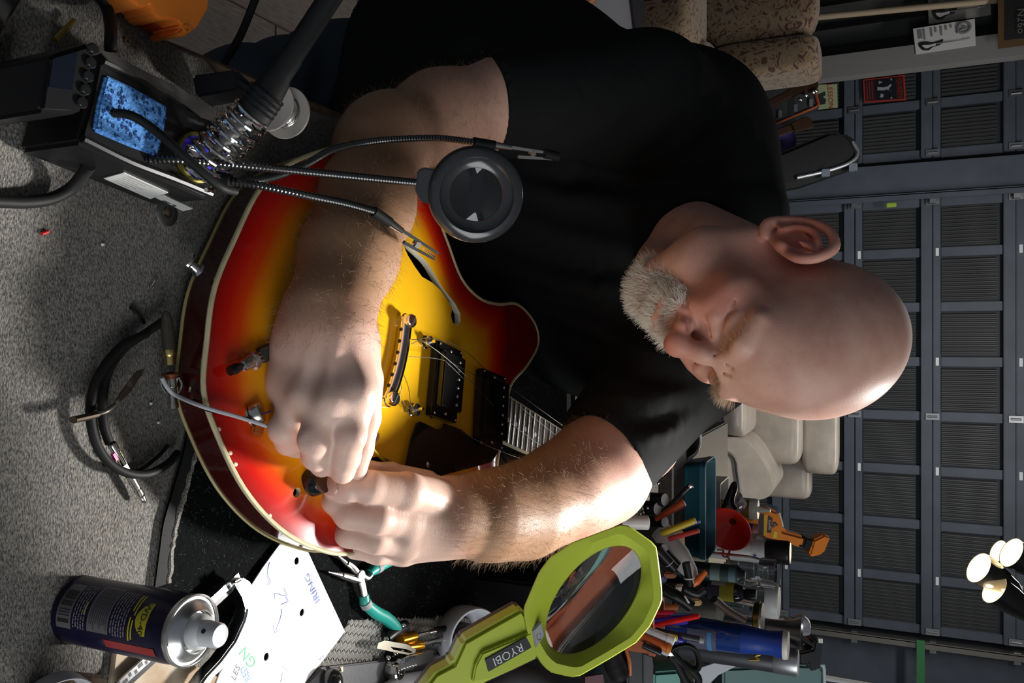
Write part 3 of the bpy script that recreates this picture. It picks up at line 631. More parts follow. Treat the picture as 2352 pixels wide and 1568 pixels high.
mx2 = node('ShaderNodeMix', data_type='RGBA'); mx2.inputs[7].default_value = (0.33, 0.15, 0.09, 1); nt.links.new(mr2.outputs[0], mx2.inputs[0]); nt.links.new(mx1.outputs[2], mx2.inputs[6])
at_ = node('ShaderNodeAttribute', attribute_name='red'); mx3 = node('ShaderNodeMix', data_type='RGBA'); mx3.inputs[7].default_value = (0.52, 0.15, 0.10, 1)
nt.links.new(at_.outputs['Fac'], mx3.inputs[0]); nt.links.new(mx2.outputs[2], mx3.inputs[6]); 
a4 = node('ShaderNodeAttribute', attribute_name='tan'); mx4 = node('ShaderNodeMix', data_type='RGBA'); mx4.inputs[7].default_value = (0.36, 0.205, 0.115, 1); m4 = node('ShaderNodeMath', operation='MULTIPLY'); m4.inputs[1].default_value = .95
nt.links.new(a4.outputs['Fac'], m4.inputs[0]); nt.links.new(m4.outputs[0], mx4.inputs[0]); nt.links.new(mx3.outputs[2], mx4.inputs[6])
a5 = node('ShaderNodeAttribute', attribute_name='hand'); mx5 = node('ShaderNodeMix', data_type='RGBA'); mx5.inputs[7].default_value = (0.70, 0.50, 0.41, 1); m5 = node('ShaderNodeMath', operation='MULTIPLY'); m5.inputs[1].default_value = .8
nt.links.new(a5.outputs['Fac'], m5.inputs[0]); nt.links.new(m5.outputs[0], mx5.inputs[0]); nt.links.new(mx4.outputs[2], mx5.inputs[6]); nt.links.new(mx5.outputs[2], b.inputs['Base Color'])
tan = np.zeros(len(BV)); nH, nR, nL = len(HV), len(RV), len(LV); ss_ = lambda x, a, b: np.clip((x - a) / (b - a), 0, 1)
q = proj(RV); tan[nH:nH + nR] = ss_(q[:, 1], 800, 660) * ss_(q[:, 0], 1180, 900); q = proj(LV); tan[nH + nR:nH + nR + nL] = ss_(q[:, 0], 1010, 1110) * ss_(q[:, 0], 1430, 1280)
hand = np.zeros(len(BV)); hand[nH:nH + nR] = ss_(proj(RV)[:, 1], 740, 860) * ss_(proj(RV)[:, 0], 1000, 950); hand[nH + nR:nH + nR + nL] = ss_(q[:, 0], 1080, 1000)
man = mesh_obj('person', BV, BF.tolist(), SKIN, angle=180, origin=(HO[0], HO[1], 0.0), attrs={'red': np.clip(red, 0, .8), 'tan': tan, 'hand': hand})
tag(man, 'bald man with white goatee and black t-shirt bent over the sunburst guitar', 'person')
# ---- shirt: torso and two sleeves
SH = Field(np.array([-.85, .70, .55]), np.array([.45, 1.80, 1.40]), 0.0042)
S_R = at(1480, 232, 1.09); S_RE = at(1122, 240, .985); S_L = at(1590, 800, 1.15); S_LE = at(1385, 1048, 1.01)
SH.cone(S_R, S_RE, .080, .0625, .03)
SH.cone(at(1590, 290, 1.19), S_R, .080, .078, .05)
SH.cone(S_L, S_LE, .088, .068, .03)
for (a, r) in (((870, 250, 1.45), .20), ((950, 420, 1.46), .20)):
    SH.cone(at(*a), at(1180, a[1] + 20, 1.40), r, r, .06)
SH.cone(at(1180, 270, 1.40), at(1430, 310, 1.25), .20, .125, .08).cone(at(1180, 460, 1.40), at(1440, 560, 1.25), .20, .13, .08)
SH.cone(at(1090, 500, 1.31), at(1380, 690, 1.24), .185, .125, .08)
SH.cone(at(1010, 420, 1.34), at(1090, 500, 1.31), .19, .185, .08)
SH.cone(at(1380, 700, 1.28), at(1560, 780, 1.18), .13, .10, .07)
SH.cone(at(1430, 310, 1.25), at(1560, 340, 1.18), .125, .10, .06).cone(at(1440, 560, 1.25), at(1590, 700, 1.18), .13, .11, .06)
SH.cone(at(1600, 290, 1.23), at(1630, 720, 1.24), .095, .11, .06)
SH.cone(at(1540, 360, 1.16), at(1540, 600, 1.16), .09, .09, .05)
SH.cone(at(1640, 370, 1.2), at(1690, 500, 1.15), .080, .070, .04)
SH.cap(S_RE + nrm(S_RE - S_R) * .004, nrm(S_RE - S_R) + np.array([.0, .0, .0]), .11); SH.cap(S_LE + nrm(S_LE - S_L) * .004, nrm(S_LE - S_L) - .25 * UPV - .15 * RT, .12)
SH.cone(NECK0, NECK0 + (NECK1 - NECK0) * .74, .062, .066, .004, cut=True)
SV, SF = SH.surface(); SV = smooth_mesh(SV, SF, 3); SN = vnormals(SV, SF)
def to_surface(px, V, N):
    q = proj(V); out = []
    P = catmull(np.array(px, float), 10)
    face = ((CAM - V) * N).sum(1) > 0
    for x, y in P:
        d2 = (q[:, 0] - x) ** 2 + (q[:, 1] - y) ** 2; m = (d2 < 144) & face
        if m.any(): out.append(V[np.where(m)[0][np.argmin(q[m, 2])]])
    return np.array(out)
FOLDS = [  # creases of the cloth: line over the shirt, height (m), width (m)
 ([(1370, 398), (1440, 360), (1520, 290), (1600, 215)], .008, .016), ([(1385, 402), (1500, 370), (1590, 320), (1665, 240)], .008, .014),
 ([(1400, 405), (1520, 400), (1640, 360), (1735, 300)], .007, .014), ([(1330, 330), (1400, 290), (1460, 200), (1480, 150)], .005, .016),
 ([(1250, 300), (1300, 260), (1340, 180)], .005, .016), ([(1235, 395), (1360, 415), (1480, 425), (1620, 420), (1760, 400)], -.010, .014),
 ([(1190, 420), (1340, 450), (1500, 470), (1640, 470)], .006, .016), ([(1130, 480), (1260, 530), (1400, 560), (1520, 560)], .007, .016),
 ([(1090, 540), (1230, 600), (1380, 620), (1490, 610)], -.007, .012), ([(1110, 600), (1250, 650), (1400, 670), (1480, 665)], .007, .014),
 ([(1130, 660), (1280, 700), (1430, 730), (1530, 740)], -.007, .012), ([(1180, 690), (1320, 745), (1460, 790), (1600, 830)], .008, .014),
 ([(1240, 760), (1360, 800), (1480, 850), (1600, 870)], -.008, .012), ([(1400, 900), (1480, 910), (1560, 890)], .006, .012),
 ([(1440, 960), (1520, 960), (1600, 930)], -.006, .010), ([(1470, 1010), (1530, 990), (1580, 960)], .005, .010),
 ([(1000, 90), (1120, 70), (1240, 75)], .006, .02), ([(960, 190), (1080, 110), (1220, 110)], -.006, .015)]
for px, hgt, wd in FOLDS:
    P = to_surface(px, SV, SN)
    if len(P) < 3: continue
    t = np.zeros(len(SV)); d = np.full(len(SV), 9.0); A = P[:-1]; B = P[1:]
    near = np.where(((SV > P.min(0) - .06) & (SV < P.max(0) + .06)).all(1))[0]
    Q = SV[near]; dm = np.full(len(near), 9.0); tm = np.zeros(len(near))
    for i in range(len(A)):
        bb = B[i] - A[i]; u = np.clip(((Q - A[i]) @ bb) / (bb @ bb + 1e-9), 0, 1); e = np.linalg.norm(Q - A[i] - u[:, None] * bb, axis=1)
        k_ = e < dm; dm[k_] = e[k_]; tm[k_] = (i + u[k_]) / len(A)
    SV[near] += SN[near] * (hgt * np.exp(-(dm / wd) ** 2) * np.sin(np.clip(tm, .04, .96) * PI) ** .6)[:, None]
CLOTH = M('black_cotton', (0.0155, 0.0162, 0.016), 0.85, noise=.3, nscale=900, bump=.25, bscale=1500, spec=.10)
shirt = mesh_obj('t_shirt', SV, SF.tolist(), CLOTH, man, angle=180); shirt['label'] = 'plain black short sleeved t-shirt'
JE = Field(np.array([-.85, .70, .05]), np.array([.40, 1.80, 1.0]), 0.007)
JE.cone(HIPR, KNR, .120, .084, .05).cone(HIPL, KNL, .12, .09, .05).cone(PEL + np.array([-.04, 0, .06]), PEL + np.array([.08, 0, .06]), .155, .155, .04)
for k_, t_ in ((KNR, FTR), (KNL, FTL)): JE.cone(k_, t_ + np.array([0, 0, .06]), .088, .07, .03)
JV, JF = JE.surface(); JV = smooth_mesh(JV, JF, 3); JN = vnormals(JV, JF)
JV += JN * (.004 * np.sin(JV @ np.array([60, 90, 40]) + 3 * np.sin(JV[:, 2] * 20)) )[:, None]
DEN = M('dark_denim', (0.035, 0.050, 0.066), 0.85, noise=.5, nscale=700, bump=.3, bscale=900)
jeans = mesh_obj('jeans', JV, JF.tolist(), DEN, man, angle=180); jeans['label'] = 'dark blue denim jeans'
for t_ in (FTR, FTL):
    B_ = MB(); B_.lathe(t_ + np.array([0, -.06, -.068]), (0, 0, 1), [(0, 0), (.052, 0), (.055, .02), (.048, .05), (.03, .085), (0, .09)], 18, (1, 0, 0), sx=.9, sy=2.3)
    B_.build('shoe', M('shoe_black', (.02, .02, .02), .6), man)
# ---- hair: white goatee, eyebrows, fine hair on the arms
def hairs(name, roots, dirs, length, rad, mat, parent, nseg=4, curl=0.0, droop=0.0, label=None):
    n_ = len(roots); L = length * (0.65 + .6 * rng.random(n_)); P = np.zeros((n_, nseg, 3)); d = dirs + rng.normal(size=(n_, 3)) * curl; d /= np.linalg.norm(d, axis=1)[:, None]
    P[:, 0] = roots
    for i in range(1, nseg):
        d = d + rng.normal(size=(n_, 3)) * curl * .5 + np.array([0, 0, -droop]); d /= np.linalg.norm(d, axis=1)[:, None]; P[:, i] = P[:, i - 1] + d * (L / (nseg - 1))[:, None]
    c = D.hair_curves.new(name); c.add_curves([nseg] * n_)
    c.position_data.foreach_set('vector', (P - (ORG[parent] if parent is not None else 0)).astype(np.float32).ravel())
    a = c.attributes.new('radius', 'FLOAT', 'POINT'); a.data.foreach_set('value', np.tile(np.linspace(rad, rad * .35, nseg), n_).astype(np.float32))
    c.materials.append(mat); o = D.objects.new(name, c); _link(o, parent, (0, 0, 0)); o['kind'] = 'stuff'
    if label: o['label'] = label
    return o
def sample(V, Fq, n, wfun):
    cen = V[Fq].mean(1); N = np.cross(V[Fq[:, 2]] - V[Fq[:, 0]], V[Fq[:, 3]] - V[Fq[:, 1]]); w = np.linalg.norm(N, axis=1); N = N / (w[:, None] + 1e-15); w = w * wfun(cen, N); i = rng.choice(len(cen), n, p=w / w.sum())
    a, b_ = rng.random((2, n, 1)); q = V[Fq[i]]; P = (q[:, 0] * (1 - a) + q[:, 1] * a) * (1 - b_) + (q[:, 3] * (1 - a) + q[:, 2] * a) * b_
    return P, N[i]
def toh(P): return ((P - HO) @ HR) / HS
def wbeard(c, N):
    q = toh(c); x, y, z = q.T
    chin = (np.abs(x) < 30) & (z < -56 - 0.0 * x) & (z > -118) & (y > 62)
    side = (np.abs(x) > 22) & (np.abs(x) < 36) & (z < -34) & (z > -80) & (y > 78)
    mous = (np.abs(x) < 30) & (z < -31) & (z > -45) & (y > 88)
    soul = (np.abs(x) < 12) & (z < -54) & (z > -64) & (y > 90)
    return chin * 1.0 + side * .7 + mous * .9 + soul
WH = M('white_hair', (0.78, 0.73, 0.63), 0.6)
P_, N_ = sample(HV, HF, 5200, wbeard); hd = nrm(HR @ np.array([0, .35, -.9]))
hairs('goatee', P_ - N_ * .001, N_ * .75 + hd * .5, .0125, .00018, WH, man, 4, .28, label='short white goatee and moustache')
def wbrow(c, N):
    q = toh(c); x, y, z = q.T; ax = np.abs(x); return (ax > 14) & (ax < 54) & (np.abs(z - (33 + .22 * (ax - 14))) < 4.5) & (y > 60)
P_, N_ = sample(HV, HF, 420, lambda c, N: wbrow(c, N) * np.where(toh(c)[:, 0] > 0, 1.6, .35)); sg = np.where(toh(P_)[:, 0] > 0, 1, -1)[:, None]
hairs('eyebrows', P_, N_ * .8 + (HR @ np.array([1, 0, .2])) * sg * .7, .0105, .0001, M('brow_hair', (.36, .24, .13), .6), man, 4, .2, label='sandy brown eyebrows')
def warm(lo):
    def f(c, N):
        q = proj(c); return np.ones(len(c)) * lo(q)
    return f
AH = M('arm_hair_brown', (.30, .19, .10), .5)
P_, N_ = sample(RV, RF, 6500, warm(lambda q: (q[:, 1] < 800) & (q[:, 0] < 1150))); hairs('arm_hair', P_, N_ * .35 + nrm(at(760, 715, .69) - at(880, 318, .88)) * .6,   .0115, .00008, AH, man, 4, .35)
P_, N_ = sample(LV, LF, 4200, warm(lambda q: (q[:, 0] > 1050) & (q[:, 0] < 1400))); hairs('arm_hair', P_, N_ * .35 + nrm(at(1035, 1187, .82) - at(1290, 1130, .94)) * .6,   .0115, .00008, AH, man, 4, .35)
# finger nails
def nail(c, ax, up, w, l):
    x = nrm(ax); z = nrm(np.array(up) - x * (np.dot(up, x))); y = np.cross(z, x)
    V_ = []; n1_, n2_ = 7, 9
    for i in range(n1_):
        for j in range(n2_):
            u = (i / (n1_ - 1) - .5) * 2; v = (j / (n2_ - 1) - .5) * 2; k_ = math.sqrt(max(0, 1 - .75 * u ** 4)); V_.append(np.array(c) + x * u * l + y * v * w * k_ - z * (.30 * w * v * v + .1 * l * u * u))
    mesh_obj('fingernail', V_, [(i * n2_ + j, i * n2_ + j + 1, (i + 1) * n2_ + j + 1, (i + 1) * n2_ + j) for i in range(n1_ - 1) for j in range(n2_ - 1)], M('nail', (.62, .36, .29), .25), man, angle=180)
nail(at(757, 1116, .7155), at(748, 1114, .722) - at(790, 1116, .716), CAM - at(757, 1114, .72), px2m(21, .72), px2m(18, .72))
# ---------------------------------------------------------------- tools on the bench
BLKP = M('black_plastic', (.010, .010, .011), .35, spec=.3); BLKM = M('black_rubber', (.010, .010, .010), .6, spec=.25); GREYM = M('galvanised_steel', (.42, .43, .43), .35, 1.0)
def Z(px, py, h): return onz(px, py, TZ + h)
def zpoly(P, h): return [Z(x, y, h) for x, y in P]
def sheet(outer, holes, fmap, thick, step=None):
    """thin sheet with holes: outer and holes are 2-D loops, fmap(P, side) places them; gives verts and faces"""
    pts = [Vector(p) for p in outer]; eds = [(i, (i + 1) % len(outer)) for i in range(len(outer))]
    for h in holes:
        k = len(pts); pts += [Vector(p) for p in h]; eds += [(k + i, k + (i + 1) % len(h)) for i in range(len(h))]
    cv, _, cf, *_r = geometry.delaunay_2d_cdt(pts, eds, [], 0, 1e-6); cv = np.array([v[:] for v in cv]); cf = np.array(cf); ce = cv[cf].mean(1); k = inpoly(ce, np.array(outer))
    for h in holes: k &= ~inpoly(ce, np.array(h))
    cf = cf[k]; n = len(cv); F = cf.tolist() + (cf[:, ::-1] + n).tolist()
    cnt = {}
    for t in cf.tolist():
        for a, b in zip(t, t[1:] + t[:1]): cnt[(a, b)] = 1
    F += [(a, a + n, b + n, b) for (a, b) in cnt if (b, a) not in cnt]
    return np.concatenate([fmap(cv, 0), fmap(cv, thick)]), F
# soldering station
ss = thing('soldering_station', 'black soldering station with a blue sponge in its tray', 'soldering station', tuple(Z(330, 290, 0)))
bd = MB().prism(zpoly([(178, 328), (205, 235), (228, 118), (262, 128), (430, 215), (500, 268), (512, 300), (500, 450), (478, 458)], .060), (0, 0, -.057)).build('body', BLKP, ss, smooth=True, angle=30, bevel=.003)
MB().tube(zpoly([(190, 318), (300, 372), (400, 410), (485, 445)], .061), .0028, 8, 4).build('tray_rim', BLKP, ss); MB().tube(zpoly([(236, 140), (330, 185), (440, 245), (496, 285)], .061), .0028, 8, 4).build('tray_rim', BLKP, ss)
sp = zpoly([(246, 172), (300, 196), (386, 244), (380, 300), (364, 358), (300, 335), (218, 300), (228, 235)], .0625)
SPG = M('blue_sponge', (.06, .20, .52), .9, noise=.5, nscale=260, bump=1.0, bscale=330, col2=(.10, .30, .66))
spo = MB().prism(sp, (0, 0, -.006)).build('sponge', SPG, ss, smooth=False, bevel=.0015); spo['label'] = 'blue cellulose sponge'
hl_ = MB(); 
for i in range(150):
    a, b_ = rng.random(2); p = (np.array(sp[0]) * (1 - a) + np.array(sp[2]) * a) * (1 - b_) + (np.array(sp[6]) * (1 - a) + np.array(sp[4]) * a) * b_
    r = .0004 + .0011 * rng.random() ** 2; hl_.lathe(p + [0, 0, .0002], (0, 0, 1), [(r * 1.2, 0), (r, .00025), (0, .0001)], 8, sx=1, sy=.5 + .5 * rng.random())
o_ = hl_.build('sponge_pore', M('sponge_pore_blue', (.012, .045, .16), .95), spo); o_['kind'] = 'stuff'
cbk = MB().prism(zpoly([(92, 258), (110, 128), (208, 98), (222, 112), (196, 252), (170, 262)], .078), (0, 0, -.070)).build('control_block', BLKP, ss, smooth=True, angle=30, bevel=.004)
for x, y in ((208, 114), (202, 145), (196, 176), (189, 206), (182, 236)): MB().lathe(Z(x, y, .0765), (0, 0, 1), [(.0036, 0), (.0036, .003), (.0030, .0038), (0, .004)], 14).build('push_button', BPL, cbk)
MB().prism(zpoly([(112, 200), (122, 135), (178, 118), (166, 208)], .0785), (0, 0, -.001)).build('display_window', M('dark_display', (.006, .008, .014), .12), cbk, smooth=False)
MB().prism(zpoly([(226, 112), (262, 125), (330, 162), (420, 205), (470, 242), (503, 270), (496, 281), (462, 268), (424, 238), (330, 182), (250, 138)], .066), (0, 0, -.0012)).build('steel_scraper', M('brushed_steel', (.50, .47, .45), .3, 1.0), ss, smooth=False)['label'] = 'flat steel scraper clipped along the back edge'
def side(px, py):                                                      # a point on the long side wall of the station
    a, b_ = Z(178, 328, .060), Z(478, 458, .060); n = nrm(np.cross(b_ - a, (0, 0, 1))); n = n if n[1] < 0 else -n; return onp(px, py, a + n * .0008, n), n
lb = [side(*p) for p in ((238, 410), (284, 397), (386, 443), (345, 457))]; nS = lb[0][1]
WHL = M('white_label', (.55, .55, .53), .5)
sl = MB().prism([p for p, _ in lb], -nS * .0006).build('sticker', WHL, ss, smooth=False); t_ = MB(); ex = nrm(lb[2][0] - lb[1][0]); eyv = nrm(lb[1][0] - lb[0][0])
for i in range(6): t_.prism([side(288 + 8 * 0 - i * 7, 402 + i * 2)[0] + nS * .0004 + ex * q + eyv * w for q, w in ((.003, 0), (.003 + .022 - .004 * (i % 3), 0), (.025 - .004 * (i % 3), .0006), (.003, .0006))], nS * .0001)
q_ = t_.build('print', M('grey_print', (.20, .20, .20), .6), sl, smooth=False)
lb = [side(*p) for p in ((353, 452), (376, 449), (443, 480), (420, 485))]; sl2 = MB().prism([p for p, _ in lb], -nS * .0006).build('sticker', WHL, ss, smooth=False); t_ = MB(); o0 = side(374, 460)[0] + nS * .0004
for i in range(22):
    if rng.random() < .7: t_.prism([o0 + ex * (q + i * .00062) + eyv * w for q, w in ((0, -.0018), (.0004, -.0018), (.0004, .0018), (0, .0018))], nS * .0001)
t_.build('barcode', M('print_black', (.01, .01, .01), .6), sl2, smooth=False)
# iron holder: tin, spring, and the iron
TIN = MB(); tc = Z(452, 362, .062); TIN.lathe(tc, (0, 0, 1), [(.0185, -.004), (.0185, .0015), (.0165, .002), (.0160, .0005)], 32); TIN.build('tip_tin', M('olive_gold_tin', (.30, .26, .06), .3, .7), ss)
MB().lathe(tc + [0, 0, .0004], (0, 0, 1), [(.0158, 0), (.0105, .0006)], 32).build('tin_label', M('violet_ink', (.05, .03, .55), .4), ss); MB().lathe(tc + [0, 0, .0008], (0, 0, 1), [(.0104, 0), (0, .0005)], 32).build('tin_centre', M('tin_silver', (.5, .5, .5), .25, 1.0), ss)
c0 = Z(446, 398, .066); c1 = at(585, 258, .585); ax = nrm(c1 - c0); X_, Y_, _z = frame_of(ax); LC = np.linalg.norm(c1 - c0)
tt = np.linspace(0, 1, 9 * 24 + 1); rr = .0160 - .0025 * tt; P = np.array([c0 + ax * LC * t + (X_ * math.cos(t * 18 * PI) + Y_ * math.sin(t * 18 * PI)) * r for t, r in zip(tt, rr)])
MB().tube(P, .0017, 8, 1).build('holder_spring', CHR, ss); MB().cyl(c0, c0 + ax * LC * .95, .0032, .0045, 14).build('iron_barrel', M('dull_barrel', (.22, .21, .20), .5, .6), ss)
ir = thing('soldering_iron', 'black handled soldering iron resting in the chrome spring holder', 'soldering iron', tuple(c1)); h1 = at(640, 175, .575); h2 = at(765, -15, .575)
ia = nrm(h2 - c1)
MB().lathe(c1 - ia * .006, ia, [(0, 0), (.012, 0), (.0128, .004), (.0128, .020), (.0112, .023), (.0100, .034), (.0085, .038), (.0085, .052), (.0078, .054), (.0078, .130), (0, .130)], 28).build('handle', BLKM, ir)
for k in range(4): MB().lathe(c1, ia, [(.0126, .002 + k * .004), (.0134, .0035 + k * .004), (.0126, .005 + k * .004)], 28).build('grip_ring', BLKP, ir)
MB().tube([at(165, 268, .565), at(215, 264, .545), at(290, 262, .54), at(350, 295, .545), at(420, 355, .55), at(500, 425, .565), at(540, 440, .585)], .0030, 10).build('cable', BLKM, ir)
# flexible arms of the station
def goose(P, r, name='flexible_arm'):
    Q = catmull(np.array([at(*p) for p in P]), 40); L = np.concatenate([[0], np.cumsum(np.linalg.norm(np.diff(Q, axis=0), axis=1))]); n = int(L[-1] / .0007); s = np.linspace(0, L[-1], n)
    Q = np.stack([np.interp(s, L, Q[:, k]) for k in range(3)], 1); rr = r * (1 + .13 * np.sin(np.arange(n) * PI * .5)); return MB().tube(Q, rr, 10, 1).build(name, M('gooseneck_black_chrome', (.10, .10, .10), .25, .9), ss)
goose([(300, 378, .575), (360, 366, .57), (480, 373, .585), (640, 388, .615), (800, 404, .66), (965, 420, .715)], .0030)
goose([(515, 415, .60), (590, 425, .605), (700, 448, .625), (790, 466, .655), (860, 485, .685)], .0030)
goose([(540, 418, .605), (620, 408, .63), (700, 378, .675), (770, 342, .715), (870, 323, .755), (1000, 317, .785), (1090, 326, .80)], .0030)
MB().tube([at(262, 362, .575), at(305, 378, .575)], .0062, 12, 2).build('arm_socket', BLKP, ss); MB().tube([at(497, 410, .60), at(530, 418, .60)], .0058, 12, 2).build('arm_socket', BLKP, ss)
def clip(a, b, d0, d1, jaw, op, name='alligator_clip'):
    """spring clip: sleeve at a, jaws ending at b (pixels)"""
    A = at(*a, d0); B = at(*b, d1); x = nrm(B - A); L = np.linalg.norm(B - A); v = nrm(CAM - A); y = nrm(np.cross(x, v)) * jaw; v = np.cross(x, y); R = np.stack([x, y, v], 1)
    c = MB().cyl(A - x * .002, A + x * L * .22, .0045, .0045, 14).build('alligator_clip', BLKM, ss)
    MB().cyl(A + x * L * .2, A + x * L * .42, .0040, .0026, 14).build('ferrule', CHR, c)
    def blade(s, t0, t1, w0, w1, mt, nm):
        o0 = A + x * L * t0 + y * s * w0; o1 = A + x * L * t1 + y * s * w1
        q = [o0 - y * .0016, o0 + y * .0016, o1 + y * .0011, o1 - y * .0011]; MB().prism([p + v * .002 for p in q], -v * .004).build(nm, mt, c, smooth=False, bevel=.0004)
    blade(-1, .38, 1.0, .0005, op * .4, CHR, 'jaw'); blade(1, .52, 1.0, .0072, op, CHR, 'jaw')
    MB().cyl(A + x * L * .68 + v * .003 + y * op * .5, A + x * L * .68 - v * .003 + y * op * .5, .0030, n=12).build('spring', NICK, c)
    tg_ = MB()
    for k in range(7):
        p = A + x * L * (.80 + k * .028) + y * (op * .35); tg_.prism([p + v * .0015, p + x * .0008 + y * .0013 + v * .0015, p + x * .0015 + v * .0015], -v * .003)
    tg_.build('teeth', CHR, c, smooth=False); return c
clip((862, 488), (1003, 585), .686, .745, 1, .0045)
c_ = clip((1092, 326), (1282, 358), .80, .84, 1, .0035); MB().cyl(at(1250, 352, .832), at(1282, 360, .84), .0052, .0046, 12).build('rubber_tip', BLKM, c_)
# lens of the station
mc = at(1093, 447, .720); mn = nrm(CAM - mc + UPV * .10 + RT * .05); mx, my, mz = frame_of(mn, UPV); GLS = M('lens_glass', (1, 1, 1), .0, trans=1.0, ior=1.5); DGR = M('dark_grey_gloss', (.035, .036, .038), .22, coat=.3)
r_o = px2m(110, .72)
mg = MB().lathe(mc, mz, [(r_o * .93, -.010), (r_o, -.005), (r_o, .003), (r_o * .93, .0075), (r_o * .78, .0085), (r_o * .72, .0045), (r_o * .56, .0030), (r_o * .55, -.004), (r_o * .6, -.010), (r_o * .93, -.010)], 64, mx).build('lens_frame', DGR, ss, angle=50)
mg['label'] = 'dark grey round magnifier on a flexible arm'
rl = r_o * .555; pr = [(0, -.0012)] + [(rl * t, -.0012 + .0008 * t * t) for t in (.4, .7, 1)] + [(rl * t, .0012 - .0022 * t * t + .0022) for t in (1, .7, .4)] + [(0, .0034)]
MB().lathe(mc, mz, pr, 48, mx).build('lens', GLS, mg, angle=60)
nkp = [onp(x, y, mc + mz * .002, mz) for x, y in ((960, 392), (975, 384), (1012, 392), (1035, 372), (1060, 350), (1020, 447), (1020, 500), (1003, 478), (988, 468), (968, 465), (955, 440), (957, 415))]
MB().prism(nkp, -mz * .011).build('lens_neck', DGR, mg, smooth=True, angle=30, bevel=.0012); MB().prism([onp(x, y, mc + mz * .004, mz) for x, y in ((1017, 378), (1028, 370), (1036, 374), (1022, 384))], -mz * .008).build('lens_switch', BLKP, mg, smooth=False)
# solder spool and its stand
spl = thing('solder_spool', 'spool of bright solder wire with white flange behind the iron', 'spool', tuple(at(640, 250, .66))); sa = nrm(at(662, 262, .695) - at(612, 236, .662)); s0 = at(657, 259, .69)
for k, nm in ((0, 0), (-.026, 1)): MB().lathe(s0 + sa * k, sa, [(.004, -.001), (.0215, -.001), (.0218, .0002), (.0215, .0012), (.004, .0012)], 36).build('flange', M('off_white_plastic', (.50, .47, .42), .45), spl)
wv = MB(); th = np.linspace(0, 22 * 2 * PI, 22 * 20); wv.tube([s0 - sa * (.002 + .022 * abs(((t / (2 * PI) * .37) % 2) - 1)) + (frame_of(sa)[0] * math.cos(t) + frame_of(sa)[1] * math.sin(t)) * (.0128 + .0006 * math.sin(t * .13)) for t in th], .0009, 6, 1); wv.build('solder_wire', M('solder_tin', (.66, .63, .58), .2, 1.0), spl)
MB().cyl(s0 - sa * .026, s0, .0118, n=24).build('core', M('solder_tin', (.66, .63, .58), .2, 1.0), spl)
st = thing('spool_stand', 'black spool stand behind the soldering station', 'stand', tuple(Z(470, 200, 0))); MB().prism([at(x, y, .66) for x, y in ((440, 172), (540, 158), (575, 190), (560, 205), (450, 222))], FW * .03).build('base', BLKP, st, smooth=False, bevel=.002); MB().cyl(at(548, 190, .655), at(610, 232, .66), .0045, n=14).build('spindle', BLKP, st)
# cables, washer, bits
def cable(P, r, name, lbl, mat=BLKM): return tag(MB().tube([at(*p) if isinstance(p, tuple) else p for p in P], r, 12, 8).build(name, mat), lbl, 'cable')
cable([Z(-12, 462, .006), Z(60, 464, .006), Z(120, 455, .007), Z(165, 430, .012), at(195, 395, .565), at(205, 380, .56)], .0042, 'power_cable', 'thick black power cable entering the front of the soldering station')
cable([Z(225, -15, .01), Z(246, 20, .01), Z(254, 60, .02), at(254, 95, .57), at(255, 118, .57)], .0042, 'power_cable', 'black cable entering the back corner of the soldering station')
cable([at(590, -12, .80), at(570, 40, .80), at(548, 90, .79), at(520, 135, .77), at(505, 158, .75)], .0038, 'power_cable', 'black cable hanging down past the bench edge beside the iron handle')
wa = thing('steel_washer', 'round steel washer with a screw beside the station', 'washer', tuple(Z(383, 487, .0))); MB().lathe(Z(383, 489, .0), (0, 0, 1), [(.004, .0014), (.0085, .0016), (.0105, .0008), (.0108, 0)], 32).build('washer_plate', GREYM, wa); w_ = MB(); screw(w_, Z(387, 485, .002), .0036, np.array([0, 0, 1.])); w_.build('screw_head', M('brass_dull', (.32, .28, .18), .4, 1.0), wa)
tag(MB().lathe(Z(291, 95, 0), (0, 0, 1), [(.0012, .001), (.0018, .0016), (.0029, .0014), (.0031, 0)], 18).build('brass_eyelet', M('brass_dull', (.32, .28, .18), .4, 1.0)), 'tiny brass eyelet on the carpet above the station', 'eyelet')
tag(MB().cyl(Z(96, 537, .0014), Z(111, 531, .0014), .0013, n=10).build('heatshrink_scrap', M('red_scrap', (.6, .02, .02), .4)), 'tiny red scrap of heat shrink alone on the grey carpet', 'scrap')
for p, q_, l in (((343, 665), (362, 634), 'thin clipped wire end on the carpet near the guitar tail'), ((300, 707), (332, 742), 'short dark cable tie end beside the cable coil')):
    tag(MB().tube([Z(*p, .002), Z((p[0] + q_[0]) / 2 + 3, (p[1] + q_[1]) / 2 - 3, .003), Z(*q_, .002)], .0006 if p[0] == 343 else .0015, 6, 4).build('wire_scrap', NICK if p[0] == 343 else BLKM), l, 'scrap')
for x, y in ((347, 926), (236, 561), (364, 970)): tag(MB().ball(Z(x, y, .001), (.0013, .0016, .001), 7).build('plastic_crumb', M('white_crumb', (.7, .72, .75), .4)), 'pale crumb of cut plastic ' + {347: 'beside the jack of the coiled lead', 236: 'alone between the red scrap and the guitar', 364: 'inside the loop of the coiled lead'}[x], 'crumb')
